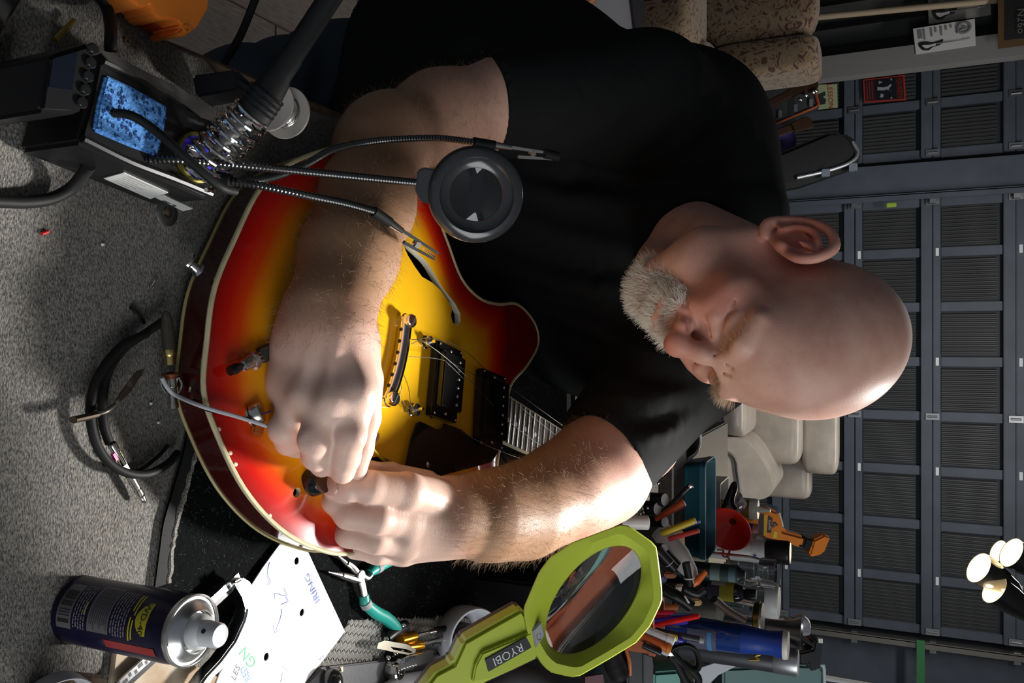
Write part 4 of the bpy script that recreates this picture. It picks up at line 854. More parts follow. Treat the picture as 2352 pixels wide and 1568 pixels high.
# orange tool housing at the corner
org = thing('tool_housing', 'orange plastic tool housing at the far corner of the carpet', 'tool', tuple(Z(400, 30, 0))); ORP = M('orange_plastic', (.85, .24, .03), .5)
MB().prism(zpoly([(270, -40), (300, 0), (325, 18), (345, 12), (355, 35), (372, 45), (395, 44), (412, 52), (418, 62), (402, 78), (424, 85), (455, 62), (480, 20), (484, -40)], .034), (0, 0, -.03)).build('shell', ORP, org, smooth=True, angle=30, bevel=.003)
MB().prism(zpoly([(348, 36), (362, 42), (405, 48), (414, 56), (408, 72), (424, 84), (400, 80), (352, 58)], .016), (0, 0, -.015)).build('shaded_recess', M('recess_shade_orange', (.42, .06, .01), .5), org, smooth=False, bevel=.001); MB().lathe(Z(428, 66, .0342), (0, 0, 1), [(.0016, .0008), (.0032, .0008), (.0034, -.001)], 16).build('eyelet', ORP, org)  # shade of the recess is put into a darker orange
bc = thing('case_or_shade_slab', 'black slab standing for shade beside the soldering station at the front corner', 'case', tuple(Z(60, 60, 0))); MB().prism(zpoly([(-30, -40), (78, -40), (30, 40), (0, 90), (-30, 140)], .03), (0, 0, -.028)).build('shell', BLKM, bc, smooth=False, bevel=.003)  # added slab, its black colour stands in for shade in this corner
tag(MB().cyl(Z(126, 92, .006), Z(170, 46, .006), .0022, .0018, 10).build('brass_pin', M('brass_bright', (.6, .42, .12), .3, 1.0)), 'slim brass pin lying in shadow by the station corner', 'pin')
# coiled lead with plug and the guitar's output jack
jc = thing('jack_lead', 'coiled black instrument lead with clear plug and output jack', 'cable', tuple(Z(260, 900, 0)))
MB().tube([Z(378, 735, .012), Z(330, 768, .008), Z(285, 800, .005), Z(250, 850, .005), Z(236, 915, .005), Z(238, 975, .005), Z(252, 1018, .006)], .0033, 12, 8).build('cable', BLKM, jc)
MB().tube([Z(338, 765, .010), Z(280, 795, .010), Z(228, 860, .011), Z(208, 930, .011), Z(215, 1000, .011), Z(245, 1056, .011), Z(290, 1085, .012), Z(340, 1088, .012), Z(385, 1065, .010), Z(408, 1040, .006)], .0033, 12, 8).build('cable', BLKM, jc)
MB().tube([Z(238, 1066, .004), Z(310, 1082, .003), Z(360, 1050, .003), Z(386, 1022, .003)], .0016, 8).build('cable', BLKM, jc)
p0 = Z(382, 725, .018); p1 = Z(390, 828, .018); pa = nrm(p1 - p0); MB().lathe(p0, pa, [(0, -.004), (.0025, -.003), (.0042, .002), (.0050, .012), (.0048, .030), (0, .031)], 20).build('plug_shell', M('clear_smoke_shell', (.10, .09, .07), .15, trans=.6), jc); MB().lathe(p1 - pa * .009, pa, [(.0050, 0), (.0053, .001), (.0053, .004), (.0050, .005), (.0042, .0055), (.0042, .012)], 20).build('plug_ring', M('gold_ring', (.75, .58, .22), .25, 1.0), jc)
p2 = p1 + pa * .009; MB().lathe(p2, pa, [(.003, 0), (.0072, .001), (.0072, .0024), (.0058, .003), (.0058, .0048)], 18).build('jack_nut', M('copper_nut', (.35, .12, .06), .35, .8), jc); MB().lathe(p2 + pa * .004, pa, [(.0052, 0), (.0052, .007), (.0034, .008), (.0034, .020), (.004, .021), (.004, .024), (0, .024)], 18).build('jack_barrel', NICK, jc)
for s in (-1, 1): MB().tube([p2 + pa * .004 + UPV * .006 * s, p2 + pa * .010 + UPV * .008 * s, p2 + pa * .016 + UPV * .005 * s], .0011, 6, 4).build('jack_lug', NICK, jc)
MB().tube([Z(372, 868, .022), Z(385, 890, .024), Z(405, 908, .026), gp(470, 935, 4), gp(550, 958, 10), gp(612, 978, 14)], .0017, 8).build('wire', M('grey_white_wire', (.5, .5, .52), .4), jc)['label'] = 'pale grey wire from jack to pot'
MB().tube([Z(440, 915, .030), gp(470, 940, 3), gp(520, 950, 8), gp(575, 962, 12)], .0010, 8).build('wire', BLKM, jc)
q0 = Z(256, 1018, .008); q1 = Z(326, 1142, .008); qa = nrm(q1 - q0); MB().lathe(q0, qa, [(.0030, 0), (.0033, .001), (.0033, .006), (.0024, .0065), (.0024, .020)], 16).build('plug_collar', CHR, jc)
MB().box(q0 + qa * .012, (.007, .005, .003), np.stack([qa, np.cross((0, 0, 1), qa), (0, 0, 1)], 1)).build('solder_tab', M('yellow_pink_tab', (.55, .45, .02), .4), jc, smooth=False, bevel=.0006); MB().box(q0 + qa * .010 - np.cross((0, 0, 1), qa) * .003, (.006, .0025, .0028), np.stack([qa, np.cross((0, 0, 1), qa), (0, 0, 1)], 1)).build('wire_end', M('magenta_wire', (.6, .04, .25), .4), jc, smooth=False)
MB().box(q0 + qa * .022, (.013, .0055, .002), np.stack([qa, np.cross((0, 0, 1), qa), (0, 0, 1)], 1)).build('plug_lug', NICK, jc, smooth=False, bevel=.0008); MB().lathe(q0 + qa * .030, qa, [(0, 0), (.0030, 0), (.0030, .012), (.0024, .0125), (.0024, .0135), (.0030, .014), (.0030, .0185), (.0024, .019), (.0024, .020), (.0028, .0205), (.0021, .0235), (.0024, .0250), (.0008, .0275), (0, .0276)], 18).build('plug_tip', NICK, jc)
# small blade tool across the coil
kt = thing('craft_knife', 'thin knife with bent steel shank lying across the cable coil', 'knife', tuple(Z(240, 940, .01))); MB().tube([Z(168, 964, .017), Z(195, 958, .017), Z(220, 952, .017)], .0042, 10, 4, flat=.6).build('handle', M('dark_bronze', (.09, .065, .04), .35, .6), kt); MB().tube([Z(220, 952, .018), Z(245, 943, .019), Z(265, 928, .017)], .0016, 8, 5).build('shank', NICK, kt)
MB().prism(zpoly([(262, 926), (270, 930), (300, 900), (325, 862), (332, 846), (315, 852), (282, 895)], .016), (0, 0, -.0008)).build('blade', M('tarnished_blade', (.10, .095, .09), .35, .9), kt, smooth=False)
# spray can
cb = Z(183, 1399, 0); CR = .0234; CHT = .107; can = thing('spray_can', 'dark blue spray can with yellow shield standing on the grey carpet', 'can', tuple(cb))
CANB = M('navy_can', (.010, .008, .035), .25, .3); MB().lathe(cb, (0, 0, 1), [(0, .001), (CR * .93, 0), (CR, .0012), (CR, .003), (CR * .985, .0045), (CR * .985, CHT * .86), (CR * .97, CHT * .90), (CR * .95, CHT * .955)], 64).build('body', CANB, can)
AL_ = M('tinplate', (.55, .55, .54), .28, .9); MB().lathe(cb, (0, 0, 1), [(CR * .95, CHT * .95), (CR * 1.0, CHT * .965), (CR * 1.0, CHT * .995), (CR * .95, CHT), (CR * .93, CHT * .985), (CR * .86, CHT * .985), (CR * .62, CHT * 1.03), (CR * .60, CHT * 1.045), (CR * .57, CHT * 1.04), (CR * .55, CHT * 1.01), (CR * .30, CHT * 1.01)], 64).build('dome', AL_, can)
WNZ = M('nozzle_white', (.62, .62, .61), .4); nz = MB().lathe(cb, (0, 0, 1), [(CR * .50, CHT * 1.01), (CR * .50, CHT * 1.05), (CR * .46, CHT * 1.08), (CR * .36, CHT * 1.10), (CR * .34, CHT * 1.20), (CR * .30, CHT * 1.215), (0, CHT * 1.20)], 40).build('nozzle', WNZ, can)
ca = math.atan2(-cb[1], -cb[0])
MB().lathe(cb + np.array([math.cos(ca - .1), math.sin(ca - .1), 0]) * CR * .335 + [0, 0, CHT * 1.145], (math.cos(ca - .1), math.sin(ca - .1), 0), [(.0016, 0), (.0016, .0008), (0, .0009)], 12).build('spray_hole', M('slot_dark', (.02, .02, .02), .4), nz)
def cylp(a0, a1, z0, z1, mb=None, lift=.0002, n=10, R=CR * .985):
    mb = mb or MB(); V = [cb + [(R + lift) * math.cos(ca + a), (R + lift) * math.sin(ca + a), z] for z in (z0, z1) for a in np.linspace(a0, a1, n)]; return mb.add(V, [(i, i + 1, n + i + 1, n + i) for i in range(n - 1)])
def cyltext(mb, s, a, z, size, lift=.0004, R=CR * .985, sx=1.0):
    v, f = text_geo(s); V = [cb + [(R + lift) * math.cos(ca + a + x * size * 1.4 * sx / R), (R + lift) * math.sin(ca + a + x * size * 1.4 * sx / R), z + y * size * 1.4] for x, y, _ in v]; return mb.add(V, f)
PRT = M('can_print_grey', (.19, .18, .20), .5); cylp(-.75, .60, .006, .020).build('barcode_panel', M('panel_grey', (.14, .13, .13), .5), can)
t_ = MB()
for i in range(26):
    if rng.random() < .62: cylp(-.55 + i * .040, -.55 + i * .040 + .022, .0075, .0185, t_, .0004, 2)
t_.build('barcode', M('print_black', (.01, .01, .01), .6), can, smooth=False); cylp(-.85, .55, .0355, .055).build('warning_panel', M('panel_grey', (.14, .13, .13), .5), can)
t_ = MB()
for i in range(9): cylp(-.78, .30 + .18 * rng.random(), .0375 + i * .0019, .0382 + i * .0019, t_, .0004, 8)
t_.build('small_print', M('print_dark', (.05, .045, .05), .6), can, smooth=False)['kind'] = 'stuff'; t_ = MB()
for z0, k in ((.022, 5), (.057, 6)):
    for i in range(k):
        a = -.75
        while a < .5: w = .05 + .13 * rng.random(); cylp(a, min(a + w, .55), z0 + i * .0024, z0 + i * .0024 + .0012, t_, .0003, 3); a += w + .03
t_.build('small_print', PRT, can, smooth=False)['kind'] = 'stuff'; YEL = M('can_yellow', (.50, .44, .02), .45); t_ = MB()
for z0, a0, a1 in ((.073, -.72, -.22), (.0755, -.72, -.1), (.073, -.05, .6), (.0755, .02, .55), (.031, -.25, .1)): cylp(a0, a1, z0, z0 + .0013, t_, .0003, 6)
t_.build('yellow_print', YEL, can, smooth=False)
sh = MB(); A0, A1 = -.52, .40; n_ = 14; V = []
for zf in (0, 1):
    for i in range(n_): u = i / (n_ - 1); a = A0 + (A1 - A0) * u; V.append(cb + [(CR * .985 + .0003) * math.cos(ca + a), (CR * .985 + .0003) * math.sin(ca + a), .0885 if zf else .0845 - .0065 * math.sin(PI * u) ** .8])
sh.add(V, [(i, i + 1, n_ + i + 1, n_ + i) for i in range(n_ - 1)]).build('shield', YEL, can); t_ = MB(); cyltext(t_, 'WD-40', (A0 + A1) / 2, .0842, .0048, .0006).build('brand_lettering', M('print_navy', (.008, .008, .02), .5), can, smooth=False); cylp(.72, 1.0, .05, .095).build('red_stripe', M('can_red', (.30, .02, .02), .4), can)
# handwritten card
cd = [(640, 1248), (672, 1258), (703, 1268), (748, 1358), (793, 1450), (745, 1510), (690, 1575), (660, 1615), (480, 1615), (508, 1545), (540, 1500), (580, 1420), (570, 1345), (600, 1300)]
P2 = [tuple(Z(x, y, .008)[:2]) for x, y in cd]; hs = [circ(Z(x, y, .008)[:2], .0036) for x, y in ((676, 1287), (694, 1406), (614, 1508))]
hz = lambda x, y: TZ + .007 + .004 * np.sin(x * 22) ** 2
V, F_ = sheet(P2, hs, lambda c, t: np.c_[c, hz(c[:, 0], c[:, 1]) - t], .0012); card = tag(mesh_obj('wiring_card', V, F_, M('white_card', (.80, .80, .79), .6), None, smooth=False), 'white hole punched card with blue handwriting beside the guitar', 'card')
def wr(s, px0, px1, size, col, name='handwriting', up=1):
    a, b_ = Z(*px0, .0092), Z(*px1, .0092); c = (a + b_) / 2; ex = nrm(b_ - a); ey = np.cross((0, 0, 1), ex) * up; mb = MB(); text(mb, s, (0, 0, 0), (1, 0, 0), (0, 1, 0), size); v = np.concatenate(mb.v); w = v[:, 0].max() - v[:, 0].min(); k = np.linalg.norm(b_ - a) / w
    Q = c + v[:, :1] * k * ex + v[:, 1:2] * ey + v[:, :1] * 0; Q += (v[:, 1:2] * .25) * ex; Q[:, 2] = hz(Q[:, 0], Q[:, 1]) + .0003; MB().add(Q, mb.f).build(name, col, card, smooth=False)
INK = M('blue_biro', (.05, .10, .42), .5); INKL = M('pale_blue_felt', (.12, .27, .52), .5); GRN = M('green_felt', (.06, .36, .18), .5)
wr('WIRING', (744, 1408), (704, 1318), .0075, INK); wr('STYLE', (745, 1480), (728, 1410), .0085, INKL); wr("50's", (740, 1512), (722, 1472), .0075, INK); wr('AFTER', (700, 1535), (678, 1480), .008, INKL); wr('LES', (540, 1560), (552, 1530), .007, M('black_biro', (.06, .06, .08), .5)); wr('RED', (575, 1562), (562, 1532), .0075, INKL); wr('GN', (588, 1528), (560, 1492), .0095, GRN)
for P in ([(616, 1290), (610, 1315), (617, 1335), (611, 1343)], [(650, 1350), (656, 1368), (630, 1362), (628, 1375)], [(655, 1370), (660, 1380), (645, 1388)], [(648, 1398), (645, 1420), (636, 1448)], [(630, 1435), (634, 1452), (642, 1446)], [(650, 1530), (662, 1540)], [(645, 1565), (650, 1545)]):
    q_ = np.array([Z(x, y, .0092) for x, y in P]); q_ = catmull(q_, 5); q_[:, 2] = hz(q_[:, 0], q_[:, 1]) + .0003; MB().tube(q_, .00028, 5, 1).build('ink_line', INK, card)
# round nose pliers
pl = thing('round_nose_pliers', 'steel round nose pliers with teal handles on the black mat', 'pliers', tuple(Z(825, 1340, .005))); TEAL = M('teal_grip', (.02, .32, .26), .4); GB = M('grey_grip_band', (.28, .28, .29), .6); STL = M('satin_steel', (.50, .48, .45), .3, 1.0); h = .014
J = Z(822, 1322, h)
MB().lathe(J - [0, 0, .006], (0, 0, 1), [(0, 0), (.0072, 0), (.0072, .010), (.006, .0112), (0, .0113)], 20).build('joint', STL, pl)
for P in ([(822, 1320), (806, 1300), (795, 1292)], [(815, 1330), (795, 1324), (784, 1321)]): MB().tube([Z(x, y, h - .001) for x, y in P], [.0056, .0046, .0042], 10, 5, flat=.8).build('jaw', STL, pl)
MB().cyl(Z(797, 1294, h - .001), Z(773, 1272, h - .002), .0029, .0008, 14).build('jaw_tip', STL, pl); MB().cyl(Z(786, 1321, h - .001), Z(754, 1313, h - .002), .0029, .0008, 14).build('jaw_tip', STL, pl)
g1 = [Z(826, 1330, h - .001), Z(832, 1350, h), Z(836, 1372, h)]; MB().tube(g1, [.0052, .0046, .0044], 10, 5, flat=.8).build('shank', STL, pl); MB().tube([Z(836, 1366, h), Z(840, 1385, h), Z(862, 1405, h), Z(885, 1418, h), Z(905, 1436, h), Z(913, 1447, h)], [.0052, .0057, .0068, .0072, .0070, .0058], 14, 6).build('handle', TEAL, pl); MB().tube([Z(838, 1381, h), Z(843, 1391, h)], .0066, 14, 2).build('band', GB, pl)
g2 = [Z(828, 1320, h - .001), Z(842, 1326, h), Z(853, 1312, h)]; MB().tube(g2, [.0052, .0046, .0044], 10, 5, flat=.8).build('shank', STL, pl); MB().tube([Z(848, 1316, h), Z(858, 1307, h), Z(880, 1296, h), Z(905, 1286, h), Z(932, 1280, h)], [.0050, .0062, .0060, .0050, .0048], 14, 6).build('handle', TEAL, pl); MB().tube([Z(862, 1305, h), Z(871, 1300, h)], .0070, 14, 2).build('band', GB, pl)
# slotted steel rule, chrome bracket, stained pad, white lid
pad = tag(MB().prism(zpoly([(266, 1497), (330, 1503), (430, 1520), (520, 1560), (520, 1620), (250, 1620)], .006), (0, 0, -.005)).build('stained_pad', M('stained_beige', (.50, .45, .36), .8, noise=.7, nscale=28, col2=(.30, .17, .07)), None, smooth=False, bevel=.001), 'stained beige pad under the slotted steel rule', 'pad')
rl_ = thing('steel_rule', 'slotted steel rule passing behind the spray can', 'rule', tuple(Z(400, 1450, .01))); a, b_ = Z(548, 1322, .018), Z(262, 1582, .012); ex = nrm(b_ - a); ey = nrm(np.cross((0, 0, 1), ex)); R_ = np.stack([ex, ey, np.cross(ex, ey)], 1); L = np.linalg.norm(b_ - a); MB().box((a + b_) / 2, (L, .0062, .0022), R_).build('blade', M('bright_steel', (.66, .66, .68), .22, 1.0), rl_, smooth=False)
for i in range(26): MB().box(a + ex * (.004 + i * (L - .008) / 25) + np.cross(ex, ey) * .0009 + ey * (.0009 * (-1) ** i), (.0022 if i % 3 else .0042, .0030, .0008), R_).build('slot', M('slot_dark', (.02, .02, .02), .4), rl_, smooth=False)
MB().box((a + b_) / 2 + ey * .006 - [0, 0, .002], (L * .98, .0055, .0022), R_).build('backing_bar', BLKP, rl_, smooth=False)
br = [(541, 1337), (560, 1326), (576, 1336), (592, 1362), (606, 1390), (597, 1422), (574, 1464), (549, 1502), (520, 1532), (494, 1554), (470, 1600), (440, 1600), (476, 1550), (508, 1516), (541, 1472), (562, 1426), (568, 1402), (560, 1372), (548, 1352)]
crm = thing('chrome_bracket', 'curved chrome bracket standing on the white card by the can', 'bracket', tuple(Z(570, 1440, .01))); MB().prism(zpoly(br, .026), (0, 0, -.014)).build('band', M('soft_chrome', (.72, .72, .70), .16, 1.0), crm, smooth=True, angle=35, bevel=.0016); MB().tube(zpoly([(538, 1356), (552, 1395), (546, 1435), (520, 1485), (480, 1530)], .014), .0030, 10, 6, flat=.5).build('inner_rail', CHR, crm)
ld = thing('plastic_tub', 'white rimmed plastic tub at the front edge beside the stained pad', 'tub', tuple(Z(112, 1600, 0))); MB().lathe(Z(112, 1602, .0), (.25, -.3, 1), [(0, .004), (.016, .004), (.021, .010), (.023, .020), (.0245, .021), (.0245, .018), (.0225, .006), (.018, 0), (0, 0)], 40).build('shell', M('grey_white_plastic', (.40, .40, .41), .4), ld)
tag(MB().prism(zpoly([(150, 1553), (190, 1546), (248, 1552), (252, 1600), (140, 1600)], .012), (0, 0, -.011)).build('cork_block', M('crusty_brown', (.12, .08, .05), .9, noise=.7, nscale=90, bump=1), None, smooth=False, bevel=.002), 'crusty brown block beside the white rimmed tub', 'block')
# woven rubber mat and grey pad
wm = thing('woven_mat', 'grey basket weave rubber mat under the small clips', 'mat', tuple(Z(950, 1470, 0)))
wp = [(640, 1600), (720, 1540), (790, 1452), (800, 1424), (900, 1421), (1090, 1417), (1150, 1416), (1150, 1600)]; MB().prism(zpoly(wp, .0050), (0, 0, -.005)).build('backing', M('weave_dark', (.07, .068, .062), .8), wm, smooth=False)
wb = MB(); pol = np.array([Z(x, y, .005)[:2] for x, y in wp]); o0 = pol.min(0); e1 = nrm(np.array([1.0, .45])); e2 = np.array([-e1[1], e1[0]])
for i in range(-40, 60):
    for j in range(-40, 60):
        c = pol.mean(0) + e1 * i * .0062 + e2 * j * .0062
        if not inpoly(c[None], pol)[0]: continue
        hzt = (i + j) % 2 == 0; ax_ = e1 if hzt else e2; oy = e2 if hzt else e1
        for k in (-1, 0, 1):
            cc = c + oy * k * .0019; A = cc - ax_ * .0029; B = cc + ax_ * .0029; w = oy * .00075
            V = [[*(A - w), TZ + .005], [*(A + w), TZ + .005], [*(cc + w), TZ + .0064], [*(cc - w), TZ + .0064], [*(B + w), TZ + .005], [*(B - w), TZ + .005]]; wb.add(V, [(0, 3, 2, 1), (3, 5, 4, 2), (0, 5, 3), (1, 2, 4)])
o_ = wb.build('weave_strand', M('weave_grey', (.36, .35, .32), .7), wm, smooth=False); o_['kind'] = 'stuff'
tag(MB().prism(zpoly([(640, 1640), (742, 1533), (850, 1520), (965, 1506), (1060, 1500), (1130, 1640)], .012), (0, 0, -.005)).build('grey_pad', M('grey_felt', (.20, .20, .205), .9, noise=.2, nscale=300), None, smooth=False, bevel=.0015), 'flat grey felt pad at the near right edge of the bench', 'pad')
sd = thing('screwdriver', 'stubby black ball ended driver lying on the grey pad', 'screwdriver', tuple(Z(770, 1565, .012))); MB().ball(Z(762, 1568, .022), (.014, .012, .011), 18).build('handle', BPL, sd); MB().cyl(Z(768, 1556, .022), Z(780, 1540, .020), .0028, .0028, 12).build('shank', NICK, sd); MB().box(Z(782, 1537, .020), (.006, .005, .004)).build('bit', M('gold_bit', (.5, .45, .3), .3, 1.0), sd, smooth=False, bevel=.0008)
# ratchet spanner
rs = thing('ratchet_spanner', 'chrome ratchet spanner with dimpled bar on the grey pad', 'spanner', tuple(Z(930, 1520, .012))); hc = Z(905, 1538, .020); MB().lathe(hc - [0, 0, .006], (0, 0, 1), [(0, 0), (.0105, 0), (.0108, .001), (.0108, .014), (.0095, .0155), (.0060, .0155), (.0055, .010), (0, .010)], 24).build('head', CHR, rs)
a, b_ = Z(915, 1527, .028), Z(990, 1505, .028); ex = nrm(b_ - a); ey = nrm(np.cross((0, 0, 1), ex)); R_ = np.stack([ex, ey, (0, 0, 1)], 1); MB().box((a + b_) / 2, (np.linalg.norm(b_ - a), .013, .007), R_).build('bar', M('soft_chrome', (.72, .72, .70), .16, 1.0), rs, smooth=False, bevel=.0015)
for i in range(6): MB().ball(a + ex * (.003 + i * .0062) - ey * .0035 + [0, 0, .0035], .0015, 10).build('dimple', CHR, rs)
for i in range(5): MB().box(a + ex * (.006 + i * .0055) + ey * .0045 + [0, 0, .004], (.0022, .0055, .0025), R_).build('ridge', CHR, rs, smooth=False, bevel=.0005)
hs_ = thing('screwdriver', 'white handled tool with blue collar lying below the spanner', 'screwdriver', tuple(Z(960, 1560, .012))); MB().tube([Z(880, 1590, .022), Z(920, 1572, .024), Z(975, 1560, .024), Z(1010, 1556, .024)], [.008, .011, .010, .008], 14).build('handle', M('pale_grey_plastic', (.42, .43, .46), .35), hs_); MB().tube([Z(985, 1550, .025), Z(1005, 1545, .025)], .009, 14, 2).build('collar', M('blue_collar', (.03, .08, .5), .4), hs_)
# helping hand with clips
hh = thing('clip_holder', 'helping hand joint with orange anodised barrels and small black tipped clips', 'clip holder', tuple(Z(920, 1470, .005))); ANO = M('orange_anodised', (.75, .33, .02), .25, .9)
for (x0, y0), (x1, y1) in (((918, 1470), (950, 1461)), ((930, 1486), (966, 1482))):
    A, B = Z(x0, y0, .016), Z(x1, y1, .018); MB().lathe(A, B - A, [(0, 0), (.0062, 0), (.0066, .001), (.0066, np.linalg.norm(B - A)), (.0045, np.linalg.norm(B - A) + .0003), (.0040, .010)], 20).build('barrel', ANO, hh)
for P, Q, S in (((956, 1460), (985, 1452), (1024, 1443)), ((968, 1478), (1000, 1470), (1042, 1462))):
    MB().cyl(Z(*P, .019), Z(*Q, .020), .0030, .0022, 12).build('clip_ferrule', NICK, hh); MB().tube([Z(*Q, .020), Z((Q[0] + S[0]) / 2, (Q[1] + S[1]) / 2, .022), Z(*S, .022)], [.0026, .0034, .0028], 10, 4).build('clip_jaw', NICK, hh); MB().tube([Z(S[0] - 22, S[1] + 4, .0225), Z(*S, .0225)], [.0042, .0040], 12, 3).build('rubber_tip', BLKM, hh)
MB().tube([Z(995, 1480, .018), Z(1020, 1478, .019), Z(1040, 1468, .020)], [.0018, .003, .0026], 8, 4).build('clip_jaw', M('green_grey_clip', (.16, .20, .18), .35, .7), hh)
lv = [(866, 1475), (880, 1470), (930, 1478), (952, 1490), (950, 1500), (940, 1504), (900, 1496), (862, 1488)]; V, F_ = sheet([tuple(Z(x, y, .022)[:2]) for x, y in lv], [np.array([Z(x, y, .022)[:2] for x, y in ((893, 1484), (932, 1490), (945, 1496), (938, 1499), (900, 1491))])], lambda c, t: np.c_[c, np.full(len(c), TZ + .024 - t)], .0022); MB().add(V, F_).build('slotted_lever', M('grey_bronze', (.28, .26, .21), .4, .8), hh, smooth=False)
MB().tube([Z(885, 1465, .012), Z(905, 1450, .013), Z(930, 1438, .012)], .0075, 12, 4).build('pivot_block', BLKP, hh); MB().tube([Z(890, 1510, .010), Z(920, 1490, .012)], .0065, 12, 3).build('pivot_block', BLKP, hh)
for x, y in ((887, 1467), (926, 1435), (892, 1510), (908, 1500)): MB().ball(Z(x, y, .018), .0030, 10).build('thumb_screw', CHR, hh)
# white plastic ring lying on its side
wg = thing('tape_dispenser', 'white plastic ring dispenser with black hub lying behind the clips', 'dispenser', tuple(Z(1050, 1460, .0))); wa_ = nrm(at(1092, 1470, 1.03) - at(1035, 1448, 1.075)); wc = at(1092, 1470, 1.04); wr_ = .0395; WP = M('glossy_white_plastic', (.62, .63, .66), .25)
MB().lathe(wc, wa_, [(wr_ * .90, 0), (wr_ * .97, .0004), (wr_, -.002), (wr_ * .98, -.023), (wr_ * .92, -.038), (wr_ * .82, -.043), (wr_ * .60, -.043), (wr_ * .60, -.040), (wr_ * .80, -.037), (wr_ * .87, -.023), (wr_ * .90, 0)], 56).build('ring_shell', WP, wg, angle=50)
MB().lathe(wc - wa_ * .038, wa_, [(0, 0), (.015, 0), (.0165, .013), (.013, .015), (.0075, .013), (.007, .019), (.004, .0195), (0, .017)], 28).build('hub', BLKP, wg)
# small clear bag behind the lamp
bp = [at(x, y, 1.24) for x, y in ((1160, 1372), (1172, 1364), (1195, 1354), (1215, 1380), (1212, 1410), (1175, 1412))]; tag(MB().prism(bp, FW * .004).build('plastic_bag', M('clear_bag', (.9, .9, .9), .15, trans=.85, ior=1.2), None, smooth=True, bevel=.001), 'small clear plastic bag poking out behind the green magnifier', 'bag')
# ---------------------------------------------------------------- green magnifier lamp
gc = at(1370, 1390, .70); gn = nrm(UPV * .40 + RT * .34 - nrm(ray(1370, 1390)) * .85); lamp = thing('magnifier_lamp', 'lime green magnifier lamp with octagonal head and round lens', 'magnifier', tuple(gc)); T_ = .041
def G(px, py, w=0.0): return onp(px, py, gc + gn * w, gn)
OC = [(1312, 1246), (1368, 1225), (1425, 1204), (1446, 1207), (1497, 1243), (1509, 1257), (1521, 1351), (1521, 1381), (1494, 1437), (1461, 1476), (1395, 1516), (1330, 1553), (1312, 1555), (1262, 1543), (1243, 1524), (1222, 1490), (1206, 1440), (1201, 1398), (1238, 1312), (1262, 1280)]
LIME = M('lime_green_plastic', (.42, .50, .035), .45); LCH = [1363, 1377]
def loop(P, n=72):
    P = np.array(P, float); P = np.concatenate([P, P[:1]]); L = np.concatenate([[0], np.cumsum(np.linalg.norm(np.diff(P, axis=0), axis=1))]); c = P[:-1].mean(0); a = np.arctan2(P[:, 1] - LCH[1], P[:, 0] - LCH[0]); ta = np.arange(n) * 2 * PI / n - PI
    out = []
    for t in ta:
        d = np.array([math.cos(t), math.sin(t)]); best = None
        for p, q in zip(P[:-1], P[1:]):
            e = q - p; den = d[0] * (-e[1]) + d[1] * e[0]
            if abs(den) < 1e-9: continue
            w = p - np.array(LCH); s = (w[0] * (-e[1]) + w[1] * e[0]) / den; u = (d[0] * w[1] - d[1] * w[0]) / den
            if s > 0 and -1e-6 <= u <= 1 + 1e-6: best = s if best is None else max(best, s)
        out.append(np.array(LCH) + d * best)
    return np.array(out)
LO = loop(OC); el = lambda k=1.0: np.array([np.array([1363, 1377]) + k * (math.cos(t) * np.array([107, -46]) + math.sin(t) * np.array([21, -115])) for t in np.linspace(0, 2 * PI, 60, endpoint=False)]); LE = loop(el())
c_ = np.array(LCH); LI = c_ + (LO - c_) * .875; LM = LE * .80 + LI * .20
def rings(L, flip=False):
    V = np.concatenate([[G(x, y, w) for x, y in A] for A, w in L]); n = len(L[0][0]); F_ = []
    for k in range(len(L) - 1): F_ += [(k * n + i, k * n + (i + 1) % n, (k + 1) * n + (i + 1) % n, (k + 1) * n + i) for i in range(n)]
    return V, F_
lh = MB().add(*rings([(c_ + (LO - c_) * 1.0, -.020), (LO, -.003), (c_ + (LO - c_) * .985, 0), (LI, 0), (LM, -.010), (c_ + (LE - c_) * 1.04, -.011), (c_ + (LE - c_) * 1.0, -.013)])).build('head_shell', LIME, lamp, angle=35)
bs = MB().add(*rings([(c_ + (LO - c_) * 1.0, -.020), (c_ + (LO - c_) * .99, -.022), (c_ + (LO - c_) * .97, -T_), (c_ + (LE - c_) * 1.10, -T_), (c_ + (LE - c_) * 1.02, -.016)])).build('rear_housing', M('dark_brown_black', (.040, .030, .026), .5), lamp, angle=35)
le = np.array([G(x, y, -.013) for x, y in el(1.02)]); lc = le.mean(0); LV_ = [lc + gn * .006]; nL = len(le)
for k in (.35, .65, .85, 1.0): LV_ += [lc + (p - lc) * k + gn * (.006 - .0055 * k * k) for p in le]
for k in (1.0, .65, .3): LV_ += [lc + (p - lc) * k - gn * (.0065 - .006 * k * k) for p in le]
LV_.append(lc - gn * .0065); F_ = [(0, 1 + i, 1 + (i + 1) % nL) for i in range(nL)]
for k in range(6): F_ += [(1 + k * nL + i, 1 + (k + 1) * nL + i, 1 + (k + 1) * nL + (i + 1) % nL, 1 + k * nL + (i + 1) % nL) for i in range(nL)]
e_i = 1 + 6 * nL; F_ += [(e_i + i, len(LV_) - 1, e_i + (i + 1) % nL) for i in range(nL)]
mesh_obj('lens', LV_, F_, GLS, lamp, angle=60)
hp1 = [(1201, 1398), (1222, 1431), (1240, 1512), (1180, 1541), (1120, 1568), (1060, 1602), (985, 1640), (960, 1600), (1000, 1548), (1042, 1526), (1066, 1474), (1140, 1432)]
MB().prism([G(x, y, -.004) for x, y in hp1], -gn * .017).build('handle', LIME, lamp, smooth=True, angle=30, bevel=.003); MB().prism([G(x, y, -.0215) for x, y in hp1], -gn * .022).build('handle_back', M('dark_brown_black', (.040, .030, .026), .5), lamp, smooth=True, angle=30, bevel=.002)
